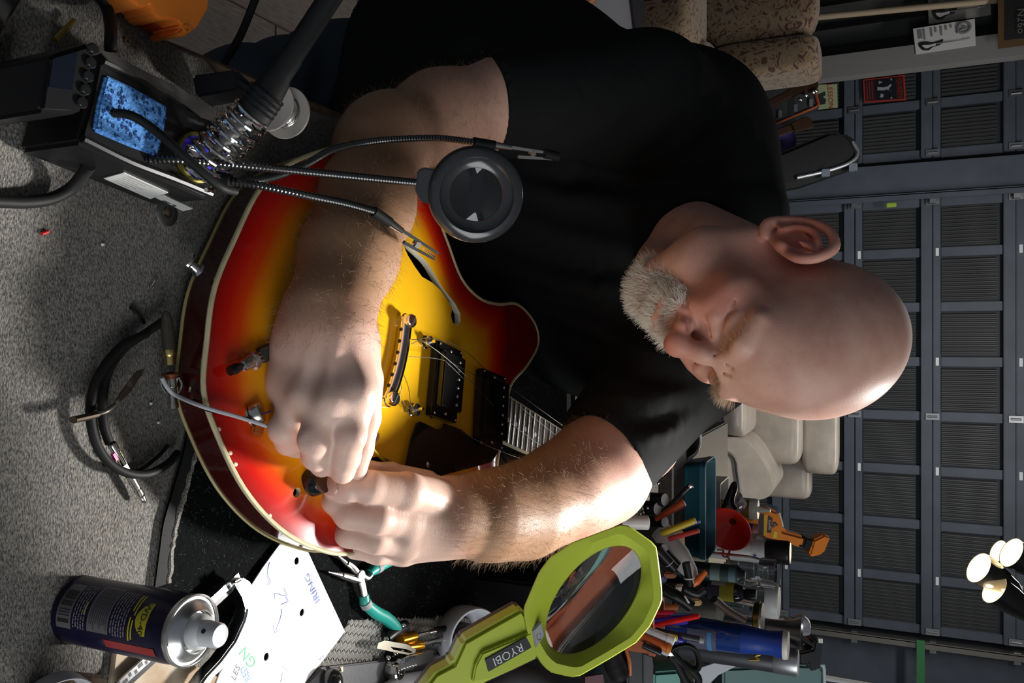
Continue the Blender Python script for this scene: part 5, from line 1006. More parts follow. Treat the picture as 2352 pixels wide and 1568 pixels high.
MB().prism([G(x, y, .0005) for x, y in ((1222, 1452), (1236, 1508), (1180, 1536), (1125, 1560), (1085, 1568), (1092, 1530), (1108, 1500))], -gn * .006).build('handle_panel', LIME, lamp, smooth=True, angle=30, bevel=.0012)
lp = [(1114, 1514), (1208, 1462), (1221, 1487), (1122, 1543)]; lbp = MB().prism([G(x, y, .0016) for x, y in lp], -gn * .0012).build('nameplate', M('nameplate_black', (.02, .022, .024), .5), lamp, smooth=False, bevel=.0003)
ex = nrm(G(1122, 1527, .002) - G(1212, 1477, .002)); ey = np.cross(gn, ex); text(MB(), 'RYOBI', (0, 0, 0), ex, ey, .01); t_ = MB(); text(t_, 'RYOBI', G(1167, 1502, .0021), ex, ey, .0077, .90); t_.build('lettering', M('letter_grey_white', (.62, .62, .60), .5), lbp, smooth=False)
pb = MB().prism([G(x, y, .0022) for x, y in ((1243, 1428), (1251, 1460), (1231, 1489), (1224, 1448))], -gn * .004).build('power_button', M('button_grey', (.30, .30, .31), .5), lamp, smooth=False, bevel=.0008); MB().tube([G(1238 + 5 * math.cos(t), 1462 + 8 * math.sin(t), .0024) for t in np.linspace(-1.2, 4.2, 16)], .00025, 5, 1).build('power_symbol', M('button_mark', (.18, .18, .19), .5), pb)
# ---------------------------------------------------------------- riser box at the right with jars, bottles and pens
ZR = CZ - .33
rbx = thing('riser_shelf', 'dark wooden riser at the back of the bench holding bottles and jars', 'shelf', (.70, 1.55, TZ)); DW = M('dark_stained_wood', (.05, .037, .028), .6, noise=.5, nscale=30, stretch=(8, 1, 1))
slab('board', (.66, 1.71, ZR - .012), (.94, .58, .024), DW, rbx, .003)
for x in (.42, .75, 1.09): slab('support', (x, 1.73, (TZ + ZR - .024) / 2), (.025, .50, ZR - .024 - TZ), DW, rbx)
cdy = thing('tool_caddy', 'low black caddy behind the green magnifier holding bottles and brushes', 'caddy', (.52, 1.22, TZ)); slab('tray_body', (.54, 1.20, (TZ + ZR - .035) / 2), (.42, .32, ZR - .035 - TZ), BLKP, cdy, .004)
bench2 = thing('side_table', 'plain side table carrying the riser of bottles behind the bench', 'table', (.70, 1.6, 0)); slab('table_top', (.76, 1.73, TZ - .02), (.82, .56, .04), DW, bench2); 
for x in (.40, 1.13):
    for y in (1.50, 1.97): slab('leg', (x, y, (TZ - .04) / 2), (.05, .05, TZ - .04), DW, bench2)
GLASS = M('clear_glass', (.95, .97, .96), .02, trans=1.0, ior=1.3); WHP = M('white_plastic', (.62, .61, .58), .4)
def up(xt, y, d): 
    T = at(xt, y, d); return np.array([T[0], T[1], ZR]), T[2] - ZR
def pz(B, x):                                                          # height above the riser of pixel column x on the vertical through B
    k = (x - 1176) / F_PX; c, s = math.cos(PITCH), math.sin(PITCH); z = B[1] * (k * c - s) / (c + k * s); return z + CZ - ZR
def vessel(name, lbl, cat, xt, y, d, parts, group=None):
    """upright round vessel: top at pixel column xt, axis at row y, depth d; parts = (name, [(radius px, pixel column), ...], material)"""
    B, Ht = up(xt, y, d); t = thing(name, lbl, cat, tuple(B), group)
    for nm, prof, mt in parts:
        P = [(px2m(r, d), max(.0002, pz(B, x)) if x > 0 else .0002) for r, x in prof]; MB().lathe(B, (0, 0, 1), P, 32).build(nm, mt, t, angle=45)
    return t, B
def band(t, B, d, rpx, x0, x1, a0, a1, mt, nm='label', n=14):
    R = px2m(rpx, d) + .0004; f = math.atan2(-B[1], -B[0]); z0, z1 = pz(B, x0), pz(B, x1); V = [B + [R * math.cos(f + a), R * math.sin(f + a), z] for z in (z0, z1) for a in np.linspace(a0, a1, n)]
    o = MB().add(V, [(i, i + 1, n + i + 1, n + i) for i in range(n - 1)]).build(nm, mt, t); return o, R, f
def btext(o, B, R, f, s, x, size, mt, a=0, nm='lettering'):
    v, fc = text_geo(s); z = pz(B, x); V = [B + [(R + .0005) * math.cos(f + a + p[0] * size * 1.4 / R), (R + .0005) * math.sin(f + a + p[0] * size * 1.4 / R), z + p[1] * size * 1.4] for p in v]; MB().add(V, fc).build(nm, mt, o, smooth=False)
# teal tray
tt = thing('plastic_tray', 'long teal plastic tray standing on the riser', 'tray', tuple(at(1567, 1170, 1.5) * [1, 1, 0] + [0, 0, ZR])); TL = M('teal_plastic', (.018, .095, .125), .45)
xa, xb = at(1620, 1062, 1.5)[0], at(1620, 1290, 1.5)[0]; ya = at(1620, 1170, 1.5)[1]; zt = at(1620, 1170, 1.5)[2]
def rrect(x0, x1, y0, y1, z, r): 
    P = []
    for cx, cy, a0 in ((x1 - r, y1 - r, 0), (x0 + r, y1 - r, 90), (x0 + r, y0 + r, 180), (x1 - r, y0 + r, 270)):
        P += [np.array([cx + r * math.cos(math.radians(a0 + a)), cy + r * math.sin(math.radians(a0 + a)), z]) for a in range(0, 91, 18)]
    return P
def shell(loops, nm, mt, par, lbl=None):
    n = len(loops[0]); V = np.concatenate(loops); F_ = []
    for k in range(len(loops) - 1): F_ += [(k * n + i, k * n + (i + 1) % n, (k + 1) * n + (i + 1) % n, (k + 1) * n + i) for i in range(n)]
    F_ += [tuple(range(n))[::-1], tuple(range((len(loops) - 1) * n, len(loops) * n))]; return MB().add(V, F_).build(nm, mt, par, angle=35)
shell([rrect(xa + .006, xb - .006, ya + .006, ya + .094, ZR + .001, .012), rrect(xa + .001, xb - .001, ya + .001, ya + .099, zt - .012, .014), rrect(xa, xb, ya, ya + .10, zt - .011, .014), rrect(xa, xb, ya, ya + .10, zt, .014), rrect(xa + .002, xb - .002, ya + .002, ya + .098, zt, .012), rrect(xa + .007, xb - .007, ya + .008, ya + .092, ZR + .004, .010)], 'shell', TL, tt)
MB().tube(rrect(xa, xb, ya, ya + .10, zt, .014), .0012, 6, 1, closed=True).build('rim', M('teal_rim_pale', (.22, .36, .42), .35), tt)  # thin rim tube in a paler teal
# white box of packets and red funnel
wbx = thing('storage_box', 'white box of plastic packets tucked behind the teal tray', 'box', tuple(up(1660, 1170, 1.66)[0])); B0 = up(1652, 1110, 1.66)[0]; B1 = up(1652, 1228, 1.66)[0]; zt2 = at(1655, 1170, 1.66)[2]
shell([rrect(B0[0], B1[0], B0[1], B0[1] + .10, ZR + .001, .006), rrect(B0[0], B1[0], B0[1], B0[1] + .10, zt2, .006), rrect(B0[0] + .003, B1[0] - .003, B0[1] + .003, B0[1] + .097, zt2, .004), rrect(B0[0] + .003, B1[0] - .003, B0[1] + .003, B0[1] + .097, ZR + .02, .004)], 'shell', WHP, wbx)
for i, (x0, y0, x1, y1, l) in enumerate(((1655, 1185, 1690, 1130, 'crumpled clear packet leaning out of the white box'), (1660, 1215, 1702, 1150, 'clear packet with red scraps leaning beside the funnel'))):
    P = [at(x0 - 6, y0 - 14, 1.64), at(x1, y1 - 16, 1.66), at(x1 + 14, y1 + 6, 1.66), at(x0 + 10, y0 + 14, 1.64)]; V = []
    for a in np.linspace(0, 1, 12):
        for b_ in np.linspace(0, 1, 8): V.append((P[0] * (1 - a) + P[1] * a) * (1 - b_) + (P[3] * (1 - a) + P[2] * a) * b_ - FW * (.006 * rng.random()))
    tag(mesh_obj('packet', V, [(r * 8 + c, r * 8 + c + 1, r * 8 + 8 + c + 1, r * 8 + 8 + c) for r in range(11) for c in range(7)], M('crumpled_film', (.50, .48, .50), .12, .25, noise=.8, nscale=60, col2=(.12, .05, .06)), None, angle=20), l, 'packet')
tag(MB().tube([at(1655, 1190, 1.63), at(1668, 1150, 1.63), at(1684, 1112, 1.64), at(1690, 1118, 1.64), at(1682, 1150, 1.63), at(1690, 1168, 1.63)], .0042, 10).build('hand_tool', BLKP), 'glossy black looped tool sticking out of the white box', 'tool')
fn_ = thing('funnel', 'red plastic funnel leaning against the bottles', 'funnel', tuple(at(1672, 1222, 1.6))); fc = at(1672, 1215, 1.60); fax = nrm(-FW * .75 - UPV * .45 + RT * .25); RP = M('red_plastic', (.52, .022, .012), .3, sss=.1)
rf = px2m(53, 1.6); MB().lathe(fc, fax, [(rf * .16, -rf * 1.3), (rf * .2, -rf * .75), (rf * .62, -rf * .42), (rf * .92, -rf * .06), (rf, 0), (rf * 1.02, .001), (rf * .98, .0015), (rf * .90, -rf * .04), (rf * .60, -rf * .38), (rf * .16, -rf * .72)], 40).build('cone', RP, fn_); MB().tube([at(1661, 1262, 1.6), at(1662, 1272, 1.6), at(1668, 1275, 1.6), at(1674, 1271, 1.6), at(1676, 1262, 1.6)], .0022, 8).build('hanging_tab', RP, fn_)
# glue bottle, orange trigger glue, caps
t, B = vessel('glue_bottle', 'amber glue bottle with white nozzle cap behind the funnel', 'bottle', 1770, 1172, 1.72, [('body', [(0, 0), (19, 0), (20, 1600), (20, 1722), (19, 1726)], M('amber_glue', (.26, .12, .015), .3)), ('cap', [(24, 1723), (24.5, 1726), (24.5, 1736), (22, 1742), (7.5, 1743), (4, 1769), (0, 1770)], M('cream_white_plastic', (.66, .63, .54), .4))])
t, B = vessel('marker_pen', 'blue and pink labelled tube between the funnel and orange bottle', 'pen', 1742, 1216, 1.74, [('body', [(0, 0), (13, 0), (13, 1732), (11, 1742), (0, 1742)], M('violet_blue_label', (.05, .06, .22), .4))]); band(t, B, 1.74, 13, 1730, 1741, -1.3, 1.3, M('pink_label', (.55, .16, .15), .5))
og = thing('glue_bottle', 'orange glue bottle with angled orange nozzle and printed label', 'bottle', tuple(up(1760, 1205, 1.78)[0])); ORG2 = M('bright_orange_plastic', (.72, .20, .005), .35); dO = 1.78
def oq(P, off=0): return [at(x, y, dO + off) for x, y in P]
MB().prism(oq([(1668, 1176), (1668, 1234), (1756, 1234), (1800, 1243), (1848, 1254), (1850, 1258), (1800, 1258), (1798, 1222), (1792, 1180), (1782, 1172), (1765, 1170), (1755, 1180)][:3] + [(1800, 1245), (1843, 1259), (1850, 1233), (1801, 1220), (1796, 1195), (1789, 1176), (1768, 1168), (1745, 1172)]), FW * .045).build('body', ORG2, og, smooth=True, angle=30, bevel=.006)
MB().prism(oq([(1843, 1259), (1850, 1233), (1870, 1240), (1866, 1262)]), FW * .040).build('collar', BLKP, og, smooth=False, bevel=.004); MB().prism(oq([(1868, 1241), (1894, 1228), (1909, 1233), (1893, 1272), (1868, 1279), (1858, 1276), (1865, 1255)]), FW * .034).build('nozzle', ORG2, og, smooth=True, angle=30, bevel=.004)
MB().tube(oq([(1789, 1177), (1794, 1195), (1797, 1210), (1800, 1222)], .012), .003, 8).build('white_seam', WHP, og)
yl = MB().prism(oq([(1755, 1180), (1764, 1181), (1762, 1230), (1754, 1230)], -.0006), FW * .0005).build('label', M('yellow_label', (.75, .36, .01), .5), og, smooth=False); MB().prism(oq([(1742, 1180), (1755, 1180), (1754, 1230), (1742, 1230)], -.0006), FW * .0005).build('label', M('dark_brown_label', (.05, .03, .022), .5), og, smooth=False)
lb2 = MB().prism(oq([(1764, 1183), (1775, 1190), (1771, 1224), (1761, 1222)], -.0008), FW * .0006).build('name_panel', M('dark_brown_label', (.05, .03, .022), .5), og, smooth=False); t_ = MB(); o_ = at(1768, 1205, dO - .0012); text(t_, 'Gorilla', o_, RT, nrm(UPV + RT * .1), .0058, .95); t_.build('lettering', M('label_white', (.7, .66, .6), .5), lb2, smooth=False)
eb = MB()
for x, y, rx, ry in ((1778, 1202, 5, 4), (1783, 1205, 3.5, 3), (1776, 1208, 3, 4)): eb.ball(at(x, y, dO - .0004), (px2m(ry, dO), .0012, px2m(rx, dO)), 10)
eb.build('label_emblem', M('emblem_brown', (.10, .065, .05), .5), og)
MB().prism(oq([(1778, 1219), (1786, 1222), (1783, 1236), (1775, 1234)], -.001), FW * .0006).build('price_sticker', M('price_yellow', (.62, .55, .02), .5), og, smooth=False)
tag(MB().lathe(at(1775, 1177, 1.86) - UPV * .0, nrm(UPV), [(.0, -.1), (.018, -.1), (.020, -.01), (.014, .010), (0, .014)], 20).build('blue_bottle_top', M('pale_blue_plastic', (.22, .38, .50), .4)), 'pale blue rounded bottle top behind the orange glue bottle', 'bottle')
t, B = vessel('jar', 'small clear jar with pinkish white label behind the red funnel', 'jar', 1756, 1245, 1.68, [('body', [(0, 0), (18, 0), (18, 1740), (15, 1746), (14, 1756)], GLASS)]); band(t, B, 1.68, 18.2, 1700, 1738, -1.4, 1.4, M('pinkish_label', (.48, .40, .38), .6)); MB().lathe(B, (0, 0, 1), [(0, .002), (px2m(16, 1.68), .002), (px2m(16, 1.68), pz(B, 1734)), (0, pz(B, 1734))], 20).build('contents', M('maroon_contents', (.10, .02, .02), .6), t)
t, B = vessel('bottle', 'bottle with big black cap and a blue star on its white label', 'bottle', 1816, 1270, 1.62, [('body', [(0, 0), (24, 0), (24, 1757), (20, 1762)], M('white_label_bottle', (.55, .54, .53), .4)), ('cap', [(26.5, 1760), (27.5, 1763), (27.5, 1808), (27, 1812), (24.5, 1815)], BLKP), ('cap_top', [(27, 1811), (24, 1815.5), (0, 1815.5)], M('cap_silver_top', (.25, .23, .23), .35, .8))]); o_, R_, f_ = band(t, B, 1.62, 24.3, 1730, 1757, -1.3, 1.3, M('white_paper_label', (.62, .62, .62), .5))  # cap top is a paler metallic disc
sv = [B + [(R_ + .0006) * math.cos(f_ + .012 / R_ + r * math.sin(a) / R_), (R_ + .0006) * math.sin(f_ + .012 / R_ + r * math.sin(a) / R_), pz(B, 1737) + r * math.cos(a)] for a, r in [(k * PI / 5, .0052 if k % 2 == 0 else .0022) for k in range(10)]]; MB().add(sv, [tuple(range(10))]).build('star', M('star_blue', (.03, .07, .30), .5), o_, smooth=False)
# clear jars
t, B = vessel('glass_jar', 'tall clear jar of wood scraps with wire clip below the black capped bottle', 'jar', 1785, 1318, 1.52, [('body', [(0, 0), (34, 0), (36, 1620), (36, 1720), (33, 1738), (31, 1745), (34, 1750), (33, 1765), (33, 1782), (30, 1782), (29, 1748), (33, 1722), (33, 1622), (0, 1621)], GLASS)])
for k in range(22):
    p = B + [rng.normal() * .011, rng.normal() * .011, pz(B, 1610) + rng.random() * (pz(B, 1715) - pz(B, 1610))]; MB().box(p, (.012, .003, .002), np.array(Matrix.Rotation(rng.random() * 6, 3, Vector(rng.normal(size=3))))).build('wood_scrap', M('wood_scrap_tan', (.40, .25, .12), .6) if k % 3 else M('scrap_white', (.6, .6, .58), .5), t, smooth=False)
MB().tube([at(1790, 1298, 1.5), at(1793, 1300, 1.49), at(1792, 1342, 1.49), at(1788, 1346, 1.5)], .0011, 6, 4).build('wire_clip', CHR, t)
t, B = vessel('glass_jar', 'clear jar with a flat white lid behind the dark bottle', 'jar', 1794, 1383, 1.64, [('body', [(0, 0), (36, 0), (37, 1600), (37, 1735), (34, 1752), (34, 1760), (31, 1760), (33, 1734), (33, 1602), (0, 1601)], GLASS), ('lid', [(38, 1760), (39, 1763), (38.5, 1786), (36, 1789)], WHP), ('lid_top', [(38.4, 1785), (36.5, 1789.5), (0, 1790)], M('lid_white', (.70, .70, .68), .4))])
t, B = vessel('glass_jar', 'clear round jar with speckled metal lid and dark gold rim', 'jar', 1752, 1425, 1.40, [('body', [(0, 0), (40, 0), (43, 1560), (43, 1690), (40, 1722), (37, 1735), (34, 1735), (39, 1690), (39, 1562), (0, 1561)], GLASS), ('lid_rim', [(40, 1733), (42, 1735), (42, 1746), (40.5, 1747)], M('dark_gold', (.16, .12, .02), .3, .9)), ('lid', [(41, 1746), (41.5, 1749), (40, 1752), (0, 1753)], M('speckled_zinc', (.42, .38, .34), .4, .6, noise=.7, nscale=220))]); MB().lathe(B, (0, 0, 1), [(0, .003), (px2m(38, 1.4), .003), (px2m(38, 1.4), pz(B, 1650)), (0, pz(B, 1665))], 24).build('contents', M('grey_contents', (.24, .22, .20), .8), t)
t, B = vessel('bottle', 'dark bottle with green printed label in front of the scrap jar', 'bottle', 1712, 1322, 1.42, [('body', [(0, 0), (21, 0), (21, 1695), (14, 1704), (10, 1712), (0, 1712)], M('dark_green_bottle', (.012, .022, .020), .2))]); o_, R_, f_ = band(t, B, 1.42, 21.2, 1632, 1698, -1.4, 1.4, M('dark_green_label', (.03, .055, .048), .5)); band(t, B, 1.42, 21.5, 1634, 1656, -1.3, 1.0, M('green_print', (.16, .22, .20), .6), 'print_block'); band(t, B, 1.42, 21.5, 1676, 1692, -.8, .9, M('teal_print', (.10, .17, .20), .6), 'print_block')
t, B = vessel('bottle', 'black dropper bottle with yellow label among the jars', 'bottle', 1740, 1367, 1.34, [('body', [(0, 0), (21, 0), (21.5, 1690), (18, 1704), (10, 1711)], BPL), ('cap', [(12, 1712), (13, 1714), (13, 1733), (11, 1737), (0, 1737)], BLKP)]); band(t, B, 1.34, 21.8, 1655, 1688, -1.3, 1.3, M('mustard_label', (.36, .31, .02), .5)); band(t, B, 1.34, 21.8, 1628, 1654, -1.3, 1.3, M('navy_label', (.04, .045, .07), .5)); o_, R_, f_ = band(t, B, 1.34, 22, 1636, 1668, -1.5, -.55, M('barcode_grey', (.42, .42, .42), .6), 'barcode_label')
# blue pump bottle, chrome cup, sprays, can
t, B = vessel('spray_bottle', 'blue bottle with royal blue sleeve and white end cap', 'bottle', 1812, 1482, 1.25, [('body', [(0, 0), (36, 0), (36, 1640), (33, 1706)], M('deep_blue_translucent', (.01, .035, .16), .08, coat=.5)), ('sleeve', [(33, 1703), (33.5, 1706), (29, 1745), (27, 1765), (30, 1790), (32, 1800)], M('royal_blue_plastic', (.012, .045, .27), .4)), ('cap', [(32, 1799), (33, 1802), (31, 1811), (0, 1813)], M('warm_white', (.70, .67, .58), .4))]); o_, R_, f_ = band(t, B, 1.25, 36.3, 1585, 1650, -.2, 1.4, M('blue_grey_label', (.08, .08, .13), .5)); band(t, B, 1.25, 36.6, 1630, 1640, -.1, 1.4, M('sky_print', (.05, .20, .42), .5), 'stripe')
t, B = vessel('metal_cup', 'flared brushed steel cup behind the blue bottle', 'cup', 1842, 1455, 1.45, [('cup', [(0, 0), (26, 0), (24, 1770), (24, 1790), (28, 1820), (36, 1842), (34, 1842), (26, 1820), (22, 1795), (0, 1790)], M('brushed_steel_cup', (.40, .38, .36), .3, 1.0))])
t, B = vessel('tin_can', 'silver lidded can with dark label and gold emblem', 'can', 1836, 1522, 1.42, [('body', [(0, 0), (30, 0), (30, 1775), (29, 1778)], M('dark_can_label', (.035, .035, .04), .4)), ('lid', [(30, 1777), (31, 1780), (31, 1828), (30, 1832)], M('satin_aluminium', (.46, .46, .47), .35, .9)), ('lid_top', [(30.6, 1830), (29, 1834), (0, 1834)], M('satin_aluminium_light', (.60, .60, .62), .4, .8))]); MB().tube([B + [(px2m(30.6, 1.42)) * math.cos(math.atan2(-B[1], -B[0]) + a), px2m(30.6, 1.42) * math.sin(math.atan2(-B[1], -B[0]) + a), pz(B, x)] for a, x in ((.35, 1725), (.2, 1748), (.0, 1738), (-.2, 1750), (-.3, 1724))], .0016, 6, 4).build('gold_emblem', M('gold_print', (.50, .32, .05), .35, .5), t)
sg = thing('spray_trigger', 'black spray trigger head with red piece behind the silver can', 'sprayer', tuple(at(1850, 1500, 1.5))); MB().prism([at(x, y, 1.48) for x, y in ((1836, 1500), (1836, 1524), (1858, 1524), (1860, 1540), (1872, 1543), (1886, 1530), (1891, 1475), (1880, 1466), (1872, 1472), (1868, 1492))], FW * .03).build('trigger_head', BLKP, sg, smooth=True, angle=30, bevel=.003); MB().prism([at(x, y, 1.50) for x, y in ((1850, 1470), (1876, 1464), (1866, 1488), (1850, 1482))], FW * .02).build('red_piece', M('dark_red_plastic', (.22, .01, .01), .4), sg, smooth=False, bevel=.002); MB().tube([at(1838, 1456, 1.46), at(1850, 1470, 1.46), at(1870, 1482, 1.46)], .003, 8).build('lever', BLKM, sg); MB().prism([at(x, y, 1.475) for x, y in ((1880, 1466), (1890, 1467), (1890, 1477), (1880, 1476))], FW * .006).build('tag', M('pale_tag', (.6, .6, .5), .5), sg, smooth=False); MB().cyl(at(1612, 1510, 1.62), at(1840, 1512, 1.50), .010, n=14).build('bottle_neck', BLKP, sg)
gs = thing('spray_nozzle', 'grey plastic spray nozzle head above the steel cup', 'sprayer', tuple(at(1835, 1430, 1.5))); MB().tube([at(1780, 1425, 1.7), at(1806, 1424, 1.69), at(1822, 1432, 1.67), at(1838, 1428, 1.67), at(1846, 1436, 1.67), at(1848, 1456, 1.66)], [.012, .008, .010, .016, .014, .010], 14).build('nozzle_head', M('silver_grey_plastic', (.38, .37, .41), .35, .3), gs); MB().cyl(at(1636, 1428, 1.74), at(1785, 1426, 1.70), .012, n=14).build('neck', M('silver_grey_plastic', (.38, .37, .41), .35, .3), gs)
tb = thing('storage_box', 'frosted teal box with pale lid edge at the far right', 'box', tuple(at(1860, 1560, 1.5))); MB().prism([at(x, y, 1.66) for x, y in ((1660, 1535), (1660, 1640), (1885, 1640), (1893, 1545), (1885, 1530), (1840, 1528))], FW * .10).build('body', M('frosted_teal', (.10, .19, .18), .5), tb, smooth=False, bevel=.005); MB().tube([at(1884, 1528, 1.655), at(1893, 1536, 1.655), at(1893, 1640, 1.655)], .0035, 8, 3).build('rim', M('frost_edge', (.45, .55, .56), .3), tb)
tag(MB().cyl(at(1890, 1555, 1.75), at(2010, 1575, 1.9), .006, n=12).build('white_rod', WHP), 'white rod sticking up beside the frosted teal box', 'rod'); 
# pen box
pb_ = thing('pen_box', 'terracotta orange box full of pens behind the green magnifier', 'box', tuple(at(1480, 1470, 1.06))); TC = M('terracotta_plastic', (.33, .085, .03), .5); X0 = at(1502, 1400, 1.06)[0]; X1 = at(1502, 1507, 1.06)[0]; Y0 = at(1502, 1450, 1.06)[1]; zT = at(1502, 1450, 1.06)[2]; zB = ZR - .034
shell([rrect(X0, X1, Y0, Y0 + .055, zB, .006), rrect(X0, X1, Y0, Y0 + .055, zT - .008, .007), rrect(X0 - .002, X1 + .002, Y0 - .002, Y0 + .057, zT - .007, .008), rrect(X0 - .002, X1 + .002, Y0 - .002, Y0 + .057, zT, .008), rrect(X0 + .002, X1 - .002, Y0 + .002, Y0 + .053, zT, .005), rrect(X0 + .003, X1 - .003, Y0 + .003, Y0 + .052, zB + .003, .005)], 'shell', TC, pb_)

def stick(a, b_, d0, d1, r, col, name, lbl, cat, cap=None, capcol=None, r2=None):
    A = at(*a, d0); B = at(*b_, d1); x = nrm(B - A); L = np.linalg.norm(B - A); t = thing(name, lbl, cat, tuple(A)); r2 = r2 or r
    MB().lathe(A, x, [(0, 0), (r, .001), (r2, L * .92), (r2 * .9, L * .985), (r2 * .5, L), (0, L)], 14).build('shaft', col, t)
    if cap: MB().lathe(A + x * L * (1 - cap), x, [(r2 * 1.1, 0), (r2 * 1.12, L * cap * .9), (r2 * .8, L * cap * 1.0), (0, L * cap * 1.01)], 14).build('cap', capcol, t)
    return t
c_ = lambda n, *k: M(n, k, .35)
stick((1460, 1411), (1597, 1411), 1.09, 1.10, .0018, c_('stick_blue', .035, .075, .22), 'stirring_stick', 'thin dark blue stick standing tallest in the pen box', 'stick')
stick((1470, 1392), (1557, 1394), 1.12, 1.13, .004, c_('stick_orange', .42, .12, .03), 'ruler', 'flat orange stick at the top corner of the pen box', 'stick')
for i, (a, b_, col, l) in enumerate((((1460, 1404), (1551, 1408), ('pen_crimson', .42, .01, .04), 'crimson pen beside the thin blue stick'), ((1468, 1418), (1552, 1419), ('pen_pink_red', .45, .015, .06), 'pinkish red pen under the thin blue stick'), ((1470, 1426), (1577, 1420), ('pen_violet_blue', .03, .02, .30), 'violet blue pen cap right of the red pens'), ((1474, 1432), (1579, 1427), ('pen_indigo', .025, .015, .26), 'indigo pen cap lowest of the blue pair'), ((1480, 1440), (1606, 1414), ('pen_scarlet', .50, .005, .006), 'scarlet capped marker leaning across the box'), ((1475, 1424), (1556, 1423), ('pen_green', .01, .22, .10), 'small green pen end between red and blue pens'))): stick(a, b_, 1.08, 1.10, .0036 if i != 5 else .0026, c_(*col), 'pen', l, 'pen')
stick((1470, 1440), (1549, 1473), 1.06, 1.05, .0055, M('white_marker_print', (.52, .52, .53), .4, noise=.3, nscale=150), 'marker_pen', 'fat white marker pen leaning out of the pen box', 'pen', .22, c_('marker_white_cap', .62, .62, .62)); stick((1465, 1458), (1541, 1492), 1.055, 1.045, .0055, c_('marker_orange', .46, .09, .01), 'marker_pen', 'fat orange marker just below the white marker', 'pen', .12, c_('marker_orange_cap', .58, .20, .02))
stick((1480, 1452), (1556, 1466), 1.08, 1.075, .0045, c_('highlighter_yellow', .60, .50, .01), 'highlighter', 'yellow highlighter cap behind the white marker', 'pen'); stick((1490, 1452), (1569, 1471), 1.09, 1.085, .0038, c_('pen_royal', .035, .02, .34), 'pen', 'royal blue pen cap beside the yellow highlighter', 'pen'); stick((1475, 1442), (1615, 1470), 1.09, 1.10, .0045, c_('pen_black_clear', .03, .03, .035), 'pen', 'long black pen with clear tip leaning furthest right', 'pen', .08, M('clear_tip', (.6, .6, .6), .1, trans=.6)); stick((1480, 1476), (1536, 1502), 1.05, 1.045, .0036, c_('pen_grey_white', .40, .40, .42), 'pen', 'grey white pen below the orange marker', 'pen'); stick((1475, 1480), (1519, 1500), 1.045, 1.04, .0042, c_('pen_black', .012, .012, .012), 'pen', 'short black pen at the lower corner of the pen box', 'pen')
# scissors
sc = thing('scissors', 'black handled scissors standing behind the pen box', 'scissors', tuple(at(1560, 1510, 1.12)))
for P in ([(1545, 1492), (1560, 1484), (1580, 1482), (1598, 1494), (1606, 1520), (1600, 1536), (1580, 1530), (1560, 1510)], [(1540, 1505), (1552, 1520), (1565, 1545), (1580, 1570), (1598, 1580), (1604, 1560), (1590, 1540), (1565, 1520)]): MB().tube([at(x, y, 1.12) for x, y in P], .0036, 10, 6, closed=True, flat=1.5).build('finger_loop', BLKM, sc)
MB().tube([at(1480, 1478, 1.12), at(1520, 1490, 1.12), at(1548, 1500, 1.12)], .004, 8, 4, flat=1.6).build('blade', NICK, sc)
# boxes at the lower right corner
bx = thing('black_box', 'black plastic box under the pen box', 'box', tuple(at(1470, 1540, 1.09))); MB().prism([at(x, y, 1.09) for x, y in ((1440, 1475), (1478, 1480), (1498, 1508), (1502, 1530), (1500, 1640), (1440, 1640))], FW * .05).build('body', BLKP, bx, smooth=False, bevel=.003); MB().prism([at(x, y, 1.085) for x, y in ((1478, 1500), (1499, 1508), (1500, 1600), (1478, 1600))], FW * .004).build('ledge', M('charcoal_plastic', (.035, .035, .037), .5), bx, smooth=False, bevel=.001)
tag(MB().prism([at(x, y, 1.16) for x, y in ((1500, 1545), (1560, 1540), (1572, 1640), (1500, 1640))], FW * .08).build('mint_box', M('mint_plastic', (.10, .32, .26), .45), None, smooth=False, bevel=.004), 'mint green box behind the black box at the corner', 'box'); tag(MB().prism([at(x, y, 1.2) for x, y in ((1496, 1500), (1545, 1498), (1556, 1542), (1500, 1545))], FW * .05).build('beige_box', M('beige_card', (.32, .28, .22), .6), None, smooth=False, bevel=.003), 'beige box between the pen box and the mint box', 'box'); tag(MB().prism([at(x, y, 1.3) for x, y in ((1590, 1540), (1640, 1523), (1690, 1530), (1650, 1550), (1600, 1600))], FW * .003).build('grey_sheet', M('grey_white_sheet', (.50, .50, .54), .6), None, smooth=False), 'pale grey sheet corner behind the scissors', 'paper')
bh = thing('screwdriver', 'thick black rubber screwdriver handle under the lens ring', 'screwdriver', tuple(at(1425, 1530, 1.08))); MB().tube([at(1398, 1470, 1.09), at(1405, 1500, 1.085), at(1415, 1530, 1.083), at(1425, 1552, 1.08), at(1430, 1562, 1.08)], [.011, .0138, .0149, .0132, .0055], 16).build('handle', BLKM, bh); MB().tube([at(1438, 1490, 1.083), at(1446, 1520, 1.08), at(1448, 1550, 1.08)], .0025, 8).build('orange_edge', M('orange_inlay', (.5, .13, .04), .4), bh)
